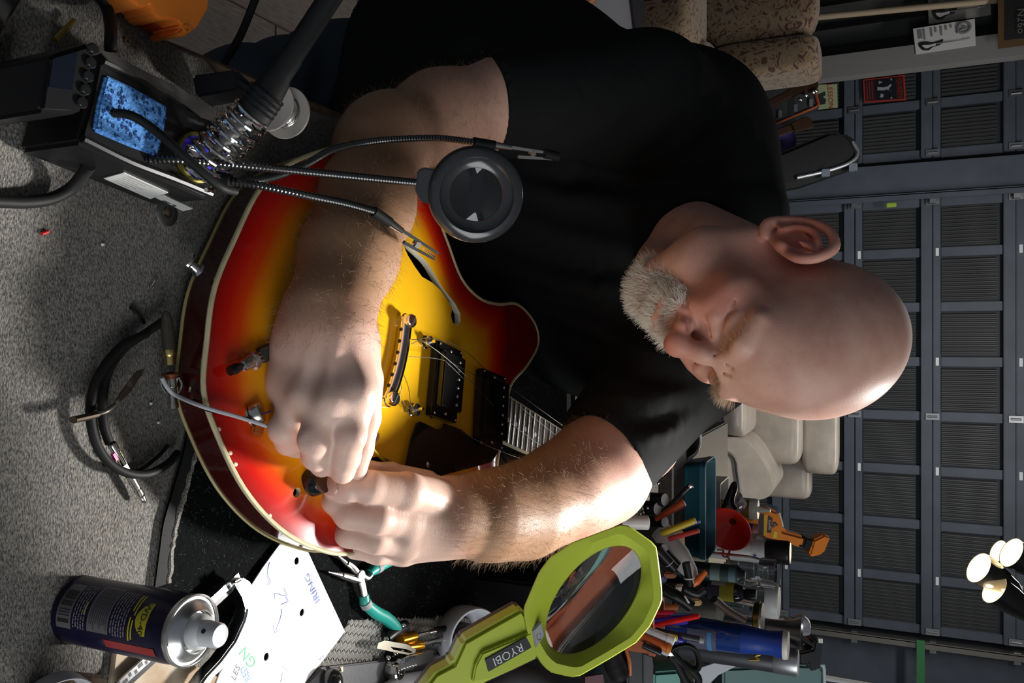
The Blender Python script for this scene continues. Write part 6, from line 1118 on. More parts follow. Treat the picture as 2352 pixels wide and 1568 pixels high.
pc_ = tag(MB().prism([at(x, y, 1.2) for x, y in ((1180, 1530), (1235, 1515), (1310, 1552), (1300, 1640), (1170, 1640))], FW * .003).build('pink_card', M('pink_print', (.60, .28, .34), .5, noise=.9, nscale=40, col2=(.42, .03, .12)), None, smooth=False), 'pink printed card under the green magnifier handle', 'card'); tag(MB().tube([at(1110, 1590, 1.03), at(1160, 1560, 1.05), at(1220, 1560, 1.06), at(1260, 1590, 1.06)], .017, 14).build('tool_sleeve', M('charcoal_fabric', (.04, .04, .042), .8), None), 'charcoal tool sleeve below the magnifier nameplate', 'sleeve'); tag(MB().prism([at(x, y, 1.12) for x, y in ((1320, 1558), (1385, 1548), (1400, 1640), (1310, 1640))], FW * .004).build('maroon_box', M('maroon_card', (.10, .015, .02), .5), None, smooth=False), 'dark maroon box edge below the lens ring', 'box')
# paint bottles, beads, brushes and markers left of the green lamp
for i, (x, y, r, xb, l) in enumerate(((1527, 1147, 15, 1490, 'black capped paint bottle nearest the teal tray'), (1510, 1168, 15, 1474, 'black capped paint bottle under the orange brush'), (1527, 1198, 13, 1494, 'black capped paint bottle by the yellow stick'), (1525, 1262, 14, 1495, 'tilted black capped bottle beside the green lamp'))):
    d = 1.22; A = at(xb, y - 2, d); B_ = at(x, y, d - .02); xx = nrm(B_ - A); L = np.linalg.norm(B_ - A); t = thing('paint_bottle', l, 'bottle', tuple(A), 'black capped paint bottles'); MB().lathe(A - xx * .06, xx, [(0, 0), (px2m(r * .95, d), 0), (px2m(r * .95, d), .058), (px2m(r * .7, d), .060)], 18).build('body', M('dark_paint_' + 'abcd'[i], ((.05, .01, .01), (.03, .03, .03), (.10, .02, .01), (.02, .02, .03))[i], .3), t); MB().lathe(A, xx, [(px2m(r, d), 0), (px2m(r, d), L * .93), (px2m(r * .95, d), L)], 20).build('cap', BLKP, t); MB().lathe(A + xx * L, xx, [(px2m(r * .95, d), -.0005), (px2m(r * .9, d), .0006), (0, .0008)], 20).build('cap_top', M('cap_white_top', (.55, .55, .57), .5), t)
t = stick((1505, 1193), (1572, 1153), 1.20, 1.18, .0035, c_('brush_orange', .40, .06, .01), 'paint_brush', 'orange brush handle with a hole crossing the bottles', 'brush', r2=.0062); stick((1512, 1188), (1588, 1113), 1.21, 1.19, .0042, c_('brush_black', .012, .014, .014), 'paint_brush', 'black brush handle above the orange brush', 'brush', .05, NICK); stick((1518, 1226), (1598, 1194), 1.17, 1.15, .0048, c_('stick_mustard', .40, .29, .01), 'pen', 'mustard yellow stick above the blue one', 'pen'); stick((1522, 1229), (1608, 1196), 1.18, 1.16, .0030, c_('stick_cobalt', .05, .08, .32), 'pen', 'cobalt blue stick along the yellow one', 'pen'); stick((1535, 1238), (1606, 1218), 1.17, 1.15, .0034, c_('stick_red', .32, .02, .02), 'pen', 'dark red stick in front of the teal tray', 'pen')
for i, (cx, cy, n, l) in enumerate(((1479, 1117, 26, 'heap of silver bead chain nearest the sleeve'), (1463, 1172, 30, 'heap of silver bead chain beside the paint bottles'))):
    t = thing('bead_chain', l, 'chain', tuple(at(cx, cy, 1.16))); m_ = MB()
    for k in range(n): m_.ball(at(cx + rng.normal() * 11, cy + rng.normal() * 11, 1.16 + rng.normal() * .006), .0019 + .0006 * rng.random(), 7)
    o_ = m_.build('bead', CHR, t); o_['kind'] = 'stuff'
tag(MB().tube([at(1437, 1146, 1.14), at(1455, 1153, 1.14), at(1464, 1116, 1.16), at(1461, 1112, 1.16)], .0022, 8, 1).build('yellow_frame', M('pale_yellow_plastic', (.60, .56, .33), .5)), 'pale yellow frame corner beside the bead chain', 'frame'); tag(MB().prism([at(x, y, 1.15) for x, y in ((1438, 1140), (1452, 1118), (1458, 1122), (1452, 1150))], FW * .003).build('folded_paper', WHL, None, smooth=False), 'folded white paper inside the pale yellow frame', 'paper')
tag(MB().prism([at(x, y, 1.10) for x, y in ((1416, 1150), (1434, 1150), (1441, 1202), (1420, 1196))], FW * .01).build('white_strip', M('grey_white_plastic', (.40, .40, .41), .4), None, smooth=False, bevel=.001), 'pale grey plastic strip behind the forearm', 'strip'); tag(MB().lathe(at(1478, 1200, 1.14), UPV, [(0, -.03), (.009, -.03), (.010, .006), (.008, .0075), (0, .008)], 16).build('small_bottle', WHP), 'small white topped bottle beside the paint bottles', 'bottle'); tag(MB().lathe(at(1481, 1140, 1.18), UPV, [(0, -.03), (.006, -.03), (.006, .006), (0, .007)], 14).build('cream_bead', M('cream_bead_mat', (.6, .58, .48), .4)), 'cream coloured peg among the bead chain', 'peg')
# white glue tube with orange tip, knives
gt = thing('glue_tube', 'white glue tube with orange spout leaning by the teal tray', 'tube', tuple(at(1560, 1270, 1.2))); A = at(1515, 1215, 1.25); B_ = at(1600, 1332, 1.2); xx = nrm(B_ - A); L = np.linalg.norm(B_ - A); TW = M('tube_white', (.55, .54, .51), .45); MB().lathe(A, xx, [(0, 0), (.016, .002), (.017, L * .55), (.011, L * .85), (.004, L)], 22).build('body', TW, gt); MB().tube([at(1582, 1346, 1.19), at(1600, 1334, 1.19), at(1622, 1312, 1.19)], [.004, .0062, .0035], 10).build('spout', M('spout_orange', (.60, .12, .02), .4), gt); tx = MB(); n_ = nrm(CAM - A); text(tx, 'AleneS', at(1547, 1278, 1.205) , xx, nrm(np.cross(n_, xx)), .006); tx.build('lettering', M('orange_print', (.55, .22, .05), .5), gt, smooth=False)
tag(MB().prism([at(x, y, 1.26) for x, y in ((1540, 1220), (1562, 1215), (1573, 1225), (1574, 1266), (1568, 1268), (1545, 1240))], FW * .02).build('spice_packet', M('orange_grid_label', (.60, .42, .28), .5, noise=.5, nscale=180, col2=(.58, .25, .08)), None, smooth=False, bevel=.003), 'cream packet with orange print behind the red stick', 'packet')
for i, (P, l) in enumerate((([(1510, 1262), (1530, 1284), (1550, 1306)], 'black craft knife handle with white print by the lamp'), ([(1530, 1270), (1556, 1298)], 'black tool handle between the craft knife and white tube'), ([(1576, 1292), (1582, 1320), (1584, 1345)], 'black marker cap resting on the white tube'), ([(1522, 1352), (1560, 1372), (1588, 1392)], 'long black marker with white clip above the pen box'), ([(1570, 1350), (1600, 1362), (1618, 1352)], 'short black rounded tool end beside the dark bottle'))):
    t = thing('hand_tool', l, 'tool', tuple(at(*P[0], 1.14))); MB().tube([at(x, y, 1.14 + .01 * (i % 2)) for x, y in P], (.0075, .0068, .0062, .0085, .007)[i], 12, 5).build('handle', BLKP, t)
    if i == 3: MB().prism([at(x, y, 1.128) for x, y in ((1571, 1369), (1575, 1369), (1585, 1384), (1581, 1386))], FW * .003).build('clip', WHP, t, smooth=False)
    if i in (0, 2): MB().lathe(at(*P[-1], 1.14 + .01 * (i % 2)) , nrm(at(*P[-1], 1.14) - at(*P[-2], 1.14)), [(.0072, -.012), (.0076, -.0112), (.0076, -.0106), (.0072, -.010)], 14).build('ring', M('pale_ring', (.4, .4, .4), .4), t)
for x, y, w, col, nm, l, c in ((1526, 1330, 9, (.05, .07, .20), 'blue_sleeve', 'blue grey sleeve edge beside the green lamp', 'sleeve'), (1548, 1322, 7, (.33, .10, .03), 'terracotta_peg', 'terracotta peg between blue sleeve and knives', 'peg'), (1575, 1352, 7, (.46, .42, .34), 'beige_peg', 'beige chisel shaped peg above the black marker', 'peg'), (1607, 1384, 8, (.42, .24, .08), 'amber_clip', 'amber plastic clip by the dark bottle', 'clip')): tag(MB().prism([at(x - 22, y - w, 1.2), at(x, y - w, 1.2), at(x + 9, y + w * .3, 1.2), at(x, y + w, 1.2), at(x - 22, y + w, 1.2)], FW * .012).build(nm, M(nm + '_mat', col, .5), None, smooth=False, bevel=.002), l, c)
tag(MB().tube([at(1640, 1375, 1.22), at(1670, 1400, 1.23), at(1710, 1424, 1.24)], [.0065, .006, .0052], 10).build('brown_rod', M('dark_brown_rod', (.045, .03, .02), .4)), 'dark brown rod leaning across the round jar', 'rod')
# white rimmed hoop with foil near the sleeve
hp_ = thing('hoop_dish', 'white rimmed dish of crumpled foil beside the sleeve', 'dish', tuple(at(1575, 1010, 1.55))); hc = at(1580, 1010, 1.55); hn = nrm(CAM - hc + UPV * .9 + RT * .3); hx, hy, hz_ = frame_of(hn, RT); P = [hc + hx * math.cos(a) * px2m(44, 1.55) + hy * math.sin(a) * px2m(34, 1.55) for a in np.linspace(0, 2 * PI, 28, endpoint=False)]; MB().tube(P, .0022, 10, 2, closed=True).build('rim', M('bright_white', (.8, .8, .8), .3), hp_); MB().lathe(hc, hz_, [(px2m(40, 1.55), 0), (px2m(32, 1.55), -.02), (0, -.035)], 28, hx, sx=1, sy=.78).build('bowl', M('smoky_bowl', (.06, .055, .05), .3), hp_); fo = MB(); 
for k in range(6): fo.ball(hc - hz_ * .01 + hx * rng.normal() * .008 + hy * rng.normal() * .007, (.008, .006, .007), 6, np.array(Matrix.Rotation(rng.random() * 6, 3, Vector(rng.normal(size=3)))))
o_ = fo.build('crumpled_foil', M('foil', (.6, .58, .54), .2, 1.0), hp_, smooth=False); o_['kind'] = 'stuff'
# lint and curled fibres standing in the black mat
pm_ = np.array([p[:2] for p in catmull(fr, 4)] + [np.array(p)[:2] for p in bk]); n_ = 9500; lo, hi = pm_.min(0), pm_.max(0); q_ = lo + rng.random((n_ * 3, 2)) * (hi - lo); q_ = q_[inpoly(q_, pm_)][:n_]
hairs('carpet_fibre', np.c_[q_, np.full(len(q_), TZ + .0045)], np.c_[rng.normal(size=(len(q_), 2)), .5 + .5 * rng.random(len(q_))], .0032, .00011, M('fibre_grey', (.13, .145, .16), .8), mat_b, 5, .9)
# ---------------------------------------------------------------- garage doors
DP = M('door_blue_grey_paint', (.085, .100, .130), .55, noise=.25, nscale=6); RIB = M('ribbed_panel_dark', (.050, .052, .055), .38, spec=.6); TAPE = M('white_tab', (.75, .78, .82), .5)
SEC = .4975; ZJ = [.137 + k * SEC for k in range(6)]; PW = .379
ribm = None
def ribs():
    m = MB(); n = 11; w = .285 / n; V = []; 
    xs = []
    for i in range(n): xs += [(i * w, 0), (i * w + w * .30, -.014), (i * w + w * .55, -.014), (i * w + w * .85, 0)]
    xs.append((n * w, 0)); k = len(xs)
    for z in (0, .335): V += [(x - .1425, y, z) for x, y in xs]
    m.add(V, [(i, i + 1, k + i + 1, k + i) for i in range(k - 1)]); return m
FIRST = []
def door(nm, X0, ncol):
    d = struct(slab(nm, (X0 + ncol * PW / 2, YD + .065, 1.36), (ncol * PW, .02, 2.60), M('door_skin', (.022, .025, .032), .6))); xm = X0 + ncol * PW / 2
    for z in ZJ:
        for zz, h, dy in ((z - .072, .07, .05), (z + .003, .048, .035)):
            if zz > 0: slab('rail', (xm, YD + .055 - dy / 2, zz + h / 2), (ncol * PW, dy, h), DP, d, .004)
        for c in range(ncol + 1): slab('stile', (X0 + c * PW + (.03 if c == 0 else -.03 if c == ncol else 0), YD + .040, z + .24), (.064, .03, .375), DP, d, .003)
        for c in range(ncol):
            o0 = np.array([X0 + (c + .5) * PW, YD + .045, z + .056])
            if not FIRST:
                r = ribs(); p = mesh_obj('ribbed_panel', r.v[0] + o0, r.f, RIB, d, smooth=False); FIRST.extend([p.data, o0 - ORG[d]])
            else:
                p = D.objects.new('ribbed_panel', FIRST[0]); _link(p, d, None); p.location = tuple(o0 - ORG[d] - FIRST[1])
        for c in range(ncol + 1):
            x = X0 + c * PW + (.03 if c == 0 else -.03 if c == ncol else 0)
            if c % 4 == 0 or c == ncol: MB().box((x, YD - .002, z), (.045, .008, .085)).cyl((x, YD - .010, z - .03), (x, YD - .010, z + .03), .007, n=10).build('hinge', M('zinc_hinge', (.28, .29, .30), .4, .9), d, smooth=False)
            elif c % 2 == 1 or ncol < 8: slab('tab', (X0 + c * PW, YD + .018, z + .03), (.055, .004, .020), TAPE, d)
    return d
XD = ony(2050, 458, YD)[0]
door('door_2', XD, 8); door('door_1', ony(2050, 368, YD)[0] - 5 * PW, 5)
XP = (XD + ony(2050, 368, YD)[0]) / 2; struct(slab('trim_1', (XP, YD + .02, 1.4), (.20, .12, 2.8), DP)); struct(slab('trim_2', (XD + 8 * PW + .30, YD + .05, 1.4), (.50, .06, 2.8), DP))
GSTL = M('galvanised_track', (.30, .28, .24), .35, .9)
for nm, x, l in (('door_track', XD + 8 * PW + .03, 'steel door track with brackets right of the wide garage door'), ('door_track', XD - .02, 'steel door track between the two garage doors')):
    t = thing(nm, l, 'track', (x, YD - .06, 0)); slab('channel', (x, YD - .05, 1.36), (.012, .06, 2.6), GSTL if x > 0 else DP, t); slab('flange', (x + .02, YD - .075, 1.36), (.04, .010, 2.6), GSTL if x > 0 else DP, t)
    for z in ZJ[1:]: slab('bracket', (x + .03, YD - .03, z), (.08, .05, .04), M('zinc_hinge', (.28, .29, .30), .4, .9), t)
tag(slab('hanging_strap', (ony(2205, 1540, 6.2)[0], 6.25, 1.55), (.30, .01, .05), M('green_webbing', (.05, .22, .09), .8)), 'green webbing strap crossing the right door track', 'strap')
# ---------------------------------------------------------------- armchairs
def cushion(name, c, r, mat, par, e=.35, n=28, R=None, puff=0):
    V = []; m = n // 2
    sg = lambda v, p: np.sign(v) * abs(v) ** p
    for i in range(m + 1):
        u = -PI / 2 + PI * i / m
        for j in range(n):
            t = 2 * PI * j / n; V.append((r[0] * sg(math.cos(u), e) * sg(math.cos(t), e), r[1] * sg(math.cos(u), e) * sg(math.sin(t), e), r[2] * sg(math.sin(u), e)))
    V = np.array(V)
    if R is not None: V = V @ np.asarray(R).T
    return mesh_obj(name, V + np.asarray(c), [(i * n + j, i * n + (j + 1) % n, (i + 1) * n + (j + 1) % n, (i + 1) * n + j) for i in range(m) for j in range(n)], mat, par, angle=70)
def pxbox(x0, x1, y0, y1, d, dep):
    a = at(x0, (y0 + y1) / 2, d); b_ = at(x1, (y0 + y1) / 2, d); w = (y1 - y0) * d / F_PX; c = (a + b_) / 2 + np.array([0, dep / 2, 0]); return c, (w / 2, dep / 2, abs(b_[2] - a[2]) / 2)
CRL = M('cream_leather', (.42, .37, .315), .34, noise=.2, nscale=12, bump=.25, bscale=40, coat=.1)
rc = thing('recliner', 'cream leather recliner in front of the wide garage door', 'armchair', (.55, 5.3, 0))
for nm, b, dd, dep in (('headrest', (1838, 1927, 850, 1092), 5.15, .22), ('back_cushion', (1705, 1842, 850, 1068), 5.1, .26), ('back_wing', (1740, 1864, 1040, 1146), 5.35, .20), ('seat_cushion', (1655, 1712, 840, 1006), 4.7, .55)):
    c, r = pxbox(*b, dd, dep); cushion(nm, c, r, CRL, rc, .30)
def armp(P, d, dep, nm, mt=CRL): return MB().prism([at(x, y, d) for x, y in catmull(P, 4, True)], (0, dep, 0)).build(nm, mt, rc, smooth=True, angle=40, bevel=.03)
armp([(1380, 1070), (1380, 1005), (1385, 1004), (1660, 1003), (1672, 1003), (1705, 1008), (1735, 1035), (1762, 1078), (1775, 1112), (1770, 1136), (1745, 1147), (1715, 1143), (1600, 1139), (1385, 1131), (1380, 1130)], 4.75, .55, 'arm'); MB().tube([at(1520, 1028, 4.745), at(1640, 1034, 4.745), at(1684, 1048, 4.745), at(1694, 1090, 4.745), at(1700, 1140, 4.745)], .010, 8, 6).build('arm_piping', M('leather_dark_seam', (.10, .09, .08), .5), rc)  # piping tube in a dark leather tone
armp([(1380, 700), (1670, 702), (1705, 720), (1735, 780), (1735, 830), (1380, 835)], 4.75, .55, 'arm'); slab('base', (.42, 5.05, .16), (.85, .6, .30), CRL, rc, .02)
FLO = M('floral_tapestry', (.30, .215, .13), .8, bump=.3, bscale=300, sheen=.3); nt = FLO.node_tree; b = nt.nodes['Principled BSDF']
tcn = nt.nodes.new('ShaderNodeTexCoord'); wv_ = nt.nodes.new('ShaderNodeTexNoise'); wv_.inputs['Scale'].default_value = 13; wv_.inputs['Distortion'].default_value = 2.6; wv_.inputs['Detail'].default_value = 1.5; nt.links.new(tcn.outputs['Object'], wv_.inputs['Vector']); rp = nt.nodes.new('ShaderNodeValToRGB'); nt.links.new(wv_.outputs['Fac'], rp.inputs[0]); e = rp.color_ramp.elements
for i, (p, k) in enumerate(((.0, (.085, .03, .02)), (.36, (.10, .035, .025)), (.42, (.30, .19, .085)), (.52, (.33, .25, .17)), (.60, (.28, .18, .09)), (.66, (.09, .03, .03)))):
    q = e[i] if i < 2 else e.new(p); q.position = p; q.color = (*(c * .62 for c in k), 1)
nt.links.new(rp.outputs[0], b.inputs['Base Color'])
fc_ = thing('armchair', 'floral tapestry armchair with curled back on the left of the room', 'armchair', (-1.9, 4.6, 0))
for nm, bb, dd, dep in (('back', (1540, 1884, -260, 92), 4.75, .25), ('back_roll', (1620, 1884, 84, 168), 4.7, .40), ('seat_cushion', (1428, 1590, -260, 96), 4.2, .55), ('arm', (1400, 1640, 96, 150), 4.5, .60)):
    c, r = pxbox(*bb, dd, dep); cushion(nm, c, r, FLO, fc_, .32)
for x, y in ((-2.2, 4.35), (-1.45, 4.35), (-2.2, 4.9), (-1.45, 4.9)): slab('leg', (x, y, .12), (.06, .06, .24), M('dark_chair_leg', (.04, .02, .012), .5), fc_)
wx = thing('cardboard_box', 'white box on the floor in front of the floral armchair', 'box', tuple(at(1390, 40, 3.9) * [1, 1, 0])); P0 = at(1375, 40, 3.9); MB().box((P0[0] - .10, P0[1] + .10, .12), (.42, .22, .235), np.array(Matrix.Rotation(.5, 3, 'Z'))).build('body', M('white_card_box', (.55, .55, .58), .6), wx, smooth=False, bevel=.006); MB().box((P0[0] - .10, P0[1] + .10, .242), (.43, .23, .012), np.array(Matrix.Rotation(.5, 3, 'Z'))).build('lid', M('black_edge_lid', (.02, .02, .022), .5), wx, smooth=False, bevel=.003)
tag(MB().tube([at(1305, -20, 3.3), at(1320, 6, 3.3), at(1345, -2, 3.3), at(1362, -20, 3.3)], .035, 12, 6).build('leather_strap', M('tan_leather', (.30, .09, .03), .5)), 'tan brown leather strap at the top edge of the frame', 'strap')
# ---------------------------------------------------------------- instruments by the doors
cs = thing('guitar_case', 'black hard guitar case leaning beside the post between the doors', 'case', tuple(at(1800, 380, 5.3) * [1, 1, 0])); CS = M('case_black_vinyl', (.008, .0085, .009), .4, bump=.2, bscale=300)
def csl(P, d): return [at(x, y, d) for x, y in P]
MB().prism(csl([(1300, 330), (1780, 352), (1905, 300), (1935, 300), (1962, 318), (1975, 350), (1972, 372), (1955, 385), (1830, 428), (1300, 520)], 5.25), (0, .13, 0)).build('shell', CS, cs, smooth=True, angle=40, bevel=.03); MB().tube(csl([(1830, 408), (1900, 392), (1950, 374), (1970, 352), (1958, 325)], 5.24), .012, 8).build('edge_trim', M('case_trim_grey', (.22, .24, .26), .35, .5), cs)
for x, y in ((1897, 398), (1960, 385)): MB().box(at(x, y, 5.23), (.05, .03, .05)).build('latch', CHR, cs, smooth=False, bevel=.004)
def headstock(nm, lbl, neck, head, d, tuners):
    t = thing(nm, lbl, 'guitar', tuple(at(neck[0][0], neck[0][1], d) * [1, 1, 0])); W_ = M('dark_headstock', (.030, .014, .008), .3)
    MB().prism(csl(head, d), (0, .03, 0)).build('headstock', W_, t, smooth=False, bevel=.006); MB().prism(csl(neck, d + .01), (0, .04, 0)).build('neck', W_, t, smooth=False, bevel=.008)
    for x, y in tuners: MB().ball(at(x, y, d - .01), .016, 8).build('tuner', CHR, t)
headstock('electric_guitar', 'dark brown guitar with chrome tuners standing before the orange trimmed case', [(1500, 320), (1505, 350), (1765, 250), (1840, 212), (1830, 195), (1750, 236)], [(1812, 200), (1830, 186), (1862, 176), (1875, 180), (1880, 192), (1876, 206), (1840, 216)], 5.2, [(1838, 229), (1851, 219), (1868, 212), (1874, 209)]); headstock('acoustic_guitar', 'dark guitar neck standing beside the purple cloth', [(1500, 370), (1505, 395), (1785, 312), (1830, 296), (1825, 280), (1780, 296)], [(1815, 282), (1850, 266), (1860, 268), (1868, 284), (1870, 290), (1825, 302)], 4.95, [])
ob = thing('case_or_shade_slab', 'black open case with orange trim behind the guitar headstocks', 'case', tuple(at(1800, 230, 5.6) * [1, 1, 0])); slab('case_stand', (at(1800, 230, 5.7)[0], at(1800, 230, 5.7)[1] + .06, .38), (.30, .10, .76), M('case_dark_lining', (.035, .038, .042), .6), ob); op_ = [(1725, 195), (1850, 145), (1862, 175), (1880, 240), (1873, 246), (1780, 285), (1745, 300), (1730, 250)]; MB().prism(csl(op_, 5.7), (0, .12, 0)).build('body', M('case_dark_lining', (.035, .038, .042), .6), ob, smooth=False, bevel=.01); MB().tube(csl(op_, 5.69), .010, 8, 1, closed=True).build('orange_trim', M('orange_trim', (.36, .07, .02), .5), ob)
for x, y in ((1765, 192), (1802, 174), (1842, 158), (1792, 262), (1828, 248), (1863, 236)): MB().box(at(x, y, 5.68), (.05, .01, .022)).build('divider', M('divider_grey', (.20, .21, .24), .5), ob, smooth=False)
tag(MB().tube([at(1740, 318, 5.5), at(1790, 308, 5.5), at(1812, 322, 5.5), at(1800, 345, 5.5), at(1750, 350, 5.5)], .05, 10, 5).build('purple_cloth', M('purple_fabric', (.10, .075, .27), .8)), 'purple cloth hanging behind the dark guitar neck', 'cloth')
# ---------------------------------------------------------------- signs and hangings
def sign(nm, lbl, P, d, mat, cat='sign'):
    q = [ony(x, y, d or YD - .02) for x, y in P]; n = nrm(np.cross(q[1] - q[0], q[2] - q[0])); n = n if n @ (CAM - q[0]) > 0 else -n; t = thing(nm, lbl, cat, tuple(np.mean(q, 0))); b_ = MB().prism(q, -n * .004).build('board', mat, t, smooth=False); return t, b_, q, n
def quad(q, a, b_): return (q[0] * (1 - a) + q[1] * a) * (1 - b_) + (q[3] * (1 - a) + q[2] * a) * b_     # a along q0-q1, b along q0-q3
# corners: bottom-left, bottom-right, top-right, top-left as seen upright
t, b_, q, n = sign('enamel_sign', 'cream green sign with red lettering beside the guitar headstocks', [(1864, 195), (1868, 253), (1924, 247), (1923, 193)], None, M('cream_green_enamel', (.40, .46, .27), .5)); ex = nrm(q[1] - q[0]); ey = nrm(q[3] - q[0]); tx = MB(); text(tx, 'LESSON', quad(q, .5, .72) + n * .003, ex, ey, .034, 1.1); tx.build('lettering', M('sign_red', (.50, .06, .035), .5), b_, smooth=False); MB().prism([quad(q, a, c) + n * .002 for a, c in ((.3, .52), (.45, .54), (.5, .42), (.62, .55), (.8, .5), (.82, .3), (.6, .25), (.4, .22))], n * .001).build('picture', M('sign_dark_print', (.03, .04, .035), .5), b_, smooth=False)
t, b_, q, n = sign('band_poster', 'red bordered black poster with white figures on the left door', [(1982, 183), (1985, 236), (2081, 230), (2078, 172)], None, M('poster_red', (.38, .035, .03), .5), 'poster'); ex = nrm(q[1] - q[0]); ey = nrm(q[3] - q[0]); PQ = lambda P, h=.002: [quad(q, a, c) + n * h for a, c in P]
MB().prism(PQ([(.06, .04), (.94, .04), (.94, .96), (.06, .96)]), n * .0005).build('print_field', M('poster_maroon', (.055, .008, .010), .5), b_, smooth=False); MB().prism(PQ([(.06, .28), (.94, .28), (.94, .78), (.06, .78)], .003), n * .0005).build('photo_field', M('poster_black', (.008, .009, .012), .5), b_, smooth=False)
FG = M('figure_grey', (.32, .33, .40), .6); 
for P in ([(.38, .34), (.52, .33), (.55, .52), (.42, .52)], [(.40, .52), (.50, .52), (.60, .66), (.66, .68), (.52, .60), (.36, .68), (.30, .66), (.40, .58)], [(.14, .38), (.26, .37), (.2, .48)], [(.66, .42), (.82, .38), (.84, .46), (.72, .48)], [(.10, .66), (.16, .66), (.16, .70), (.10, .70)], [(.84, .64), (.9, .64), (.9, .68), (.84, .68)]): MB().prism(PQ(P, .004), n * .0004).build('figure', FG, b_, smooth=False)
tx = MB(); text(tx, 'QUEEN', quad(q, .5, .87) + n * .004, ex, ey, .030, 1.0); tx.build('lettering', M('poster_brown_red', (.22, .04, .03), .5), b_, smooth=False); tx = MB()
for k in range(3): tx.prism(PQ([(.12, .08 + .06 * k), (.88, .08 + .06 * k), (.88, .10 + .06 * k), (.12, .10 + .06 * k)], .004), n * .0003)
o_ = tx.build('small_print', M('poster_small_print', (.16, .05, .045), .5), b_, smooth=False); o_['kind'] = 'stuff'
PAPW = M('poster_white_paper', (.50, .50, .49), .6); INKB = M('poster_ink', (.012, .012, .014), .5); INKG = M('poster_ink_grey', (.17, .17, .18), .6)
def gposter(lbl, P, d, dim):
    t, b_, q, n = sign('guitar_poster', lbl, P, d, PAPW if not dim else M('poster_shaded_paper', (.20, .20, .18), .6), 'poster'); h = .003; PQ = lambda P, hh=h: [quad(q, a, c) + n * hh for a, c in P]  # rear sheet's paper is coloured darker to stand for its shade
    MB().prism(PQ(catmull([(.56, .10), (.62, .06), (.74, .07), (.88, .12), (.92, .22), (.84, .28), (.80, .36), (.78, .42), (.60, .48), (.62, .40), (.64, .30), (.58, .20)], 4, True)), n * .0005).build('guitar_print', INKB, b_, smooth=False); MB().prism(PQ(catmull([(.70, .12), (.84, .18), (.80, .26), (.78, .34), (.70, .34), (.72, .24)], 4, True), .004), n * .0004).build('pickguard_print', PAPW, b_, smooth=False); MB().prism(PQ([(.70, .36), (.745, .36), (.735, .78), (.715, .78)], .0045), n * .0004).build('neck_print', INKG, b_, smooth=False); MB().prism(PQ([(.69, .78), (.76, .79), (.74, .90), (.70, .93)], .0045), n * .0004).build('headstock_print', M('poster_faint', (.34, .34, .34), .6), b_, smooth=False)
    tx = MB()
    for k, (c, w) in enumerate(((.07, .36), (.11, .36), (.16, .42), (.28, .34), (.35, .2), (.44, .36), (.52, .18), (.60, .12))): tx.prism(PQ([(.08, c), (.08 + w, c), (.08 + w, c + .028), (.08, c + .028)], .004), n * .0003)
    o_ = tx.build('text_print', INKG, b_, smooth=False); o_['kind'] = 'stuff'; L = [quad(q, .28 + .20 * math.cos(a), .82 + .10 * math.sin(a)) + n * .005 for a in np.linspace(0, 2 * PI, 18, endpoint=False)]; MB().tube(L, .008, 6, 2, closed=True).build('emblem_ring', INKG, b_); MB().tube([quad(q, .22, .80) + n * .006, quad(q, .30, .86) + n * .006, quad(q, .34, .78) + n * .006, quad(q, .44, .70) + n * .006], .006, 6, 4).build('emblem_tail', INKG, b_)
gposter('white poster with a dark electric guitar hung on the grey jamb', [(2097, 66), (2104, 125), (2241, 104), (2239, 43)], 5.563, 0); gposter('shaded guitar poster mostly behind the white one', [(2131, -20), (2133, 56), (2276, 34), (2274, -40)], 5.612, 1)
bb = sign('blackboard', 'wood framed blackboard with chalk marks in the top corner', [(2292, -60), (2292, 112), (2500, 85), (2500, -60)], 5.50, M('oak_frame', (.10, .055, .022), .5), 'board'); MB().prism([quad(bb[2], a, c) + bb[3] * .003 for a, c in ((.03, .08), (.90, .075), (.90, .95), (.03, .95))], bb[3] * .0006).build('slate', M('slate_black', (.008, .009, .010), .7), bb[0], smooth=False); tx = MB(); text(tx, 'N26o', ony(2345, 48, 5.485), RT, nrm(UPV - RT * .1), .045, 1.0); tx.build('chalk', M('chalk_dim', (.11, .11, .10), .8), bb[0], smooth=False)
struct(tag(slab('trim_3', (ony(1980, 120, 5.6)[0] + .075, 5.62, 1.4), (.14, .10, 2.8), M('grey_jamb', (.17, .17, .165), .7)), None, None)); cu = thing('curtain', 'dark green grey curtain hanging left of the grey jamb', 'curtain', (-2.5, 5.7, 0)); V = []; nn = 60
for z in (.05, 2.7): V += [(-3.3 + 1.52 * i / (nn - 1), 5.75 + .04 * math.sin(i * 1.1), z) for i in range(nn)]
MB().add(V, [(i, i + 1, nn + i + 1, nn + i) for i in range(nn - 1)]).build('fabric', M('curtain_olive_grey', (.045, .05, .045), .9), cu)
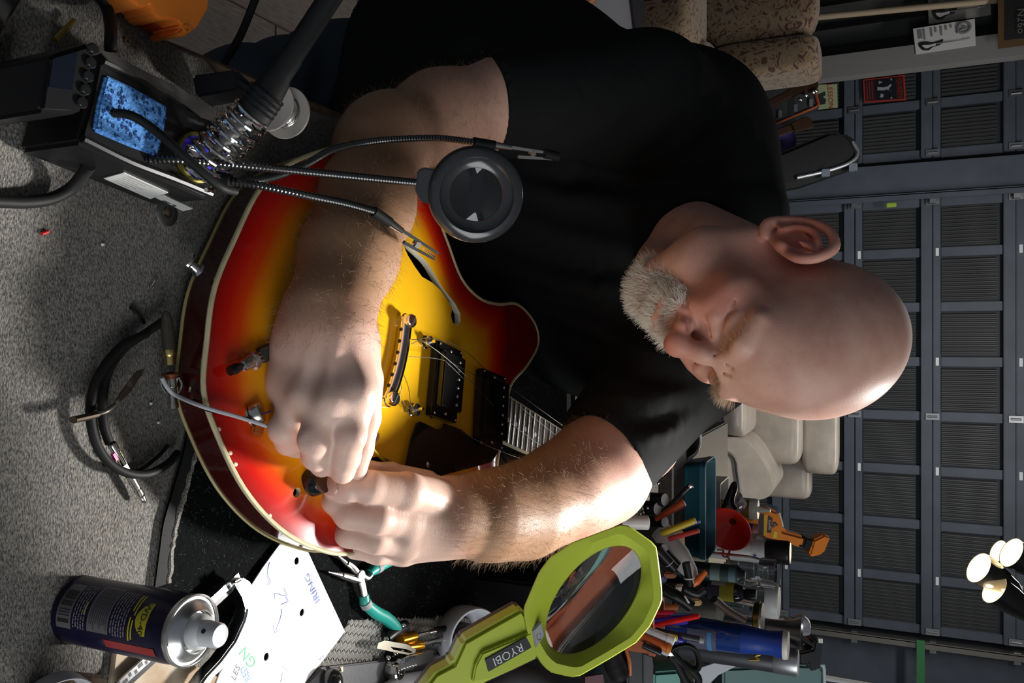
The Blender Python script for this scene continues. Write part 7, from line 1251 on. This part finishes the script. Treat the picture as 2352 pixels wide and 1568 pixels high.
tag(MB().cyl(ony(1700, 56, 5.57), ony(2420, -12, 5.57), .020, n=14).build('wooden_pole', M('pale_wood_pole', (.36, .28, .19), .55)), 'pale wooden pole standing against the curtain', 'pole')
tag(slab('level_vial', tuple(ony(2047, 471, YD - .08)), (.03, .02, .065), M('lime_vial', (.35, .50, .06), .3), None, .005), 'tiny lime green vial hung on the dark door edge', 'vial')
# ---------------------------------------------------------------- spot lamp cluster
lm = thing('spot_lamp', 'cluster of black cone shades with glowing cream insides', 'lamp', tuple(at(2330, 1330, 2.4))); SHB = M('shade_black_gloss', (.012, .012, .011), .12, coat=.5); SHI = M('shade_inside_lit', (.80, .68, .42), .5, emit=(1.0, .80, .48), estr=1.3); BULB = M('bulb_lit', (1, .95, .8), .5, emit=(1, .93, .78), estr=8)
hub = at(2440, 1420, 2.55)
for i, (x, y, r, bx, by, dd) in enumerate(((2247, 1303, 37, 2330, 1352, 2.40), (2283, 1352, 36, 2390, 1425, 2.38), (2322, 1268, 36, 2430, 1330, 2.40), (2292, 1265, 27, 2400, 1320, 2.55))):
    A = at(x, y, dd); B_ = at(bx, by, dd + .02); ax = nrm(B_ - A); ax = nrm(ax - FW * .12); R = px2m(r, dd); L = np.linalg.norm(B_ - A)
    s_ = MB().lathe(A, ax, [(R, 0), (R * .96, L * .25), (R * .55, L * .85), (R * .30, L), (0, L)], 36).build('shade', SHB, lm); MB().lathe(A, ax, [(R * .97, .001), (R * .92, L * .25), (R * .5, L * .7), (0, L * .72)], 36).build('shade_lining', SHI, s_); MB().ball(A + ax * L * .30, R * .30, 14).build('bulb', BULB, s_); MB().tube([A + ax * L, A + ax * L + (hub - A - ax * L) * .5 + UPV * .03, hub], .006, 8).build('arm', SHB, lm)
    l = light('spot_lamp_light', 'SPOT', A - ax * .01, A - ax, 5, (1, .84, .6), spot_size=math.radians(100), spot_blend=.5, shadow_soft_size=.03)
MB().cyl(hub, (hub[0], hub[1], 2.81), .010, n=12).build('stem', SHB, lm); MB().lathe((hub[0], hub[1], 2.81), (0, 0, -1), [(0, 0), (.06, 0), (.05, .02), (0, .025)], 24).build('ceiling_rose', SHB, lm)
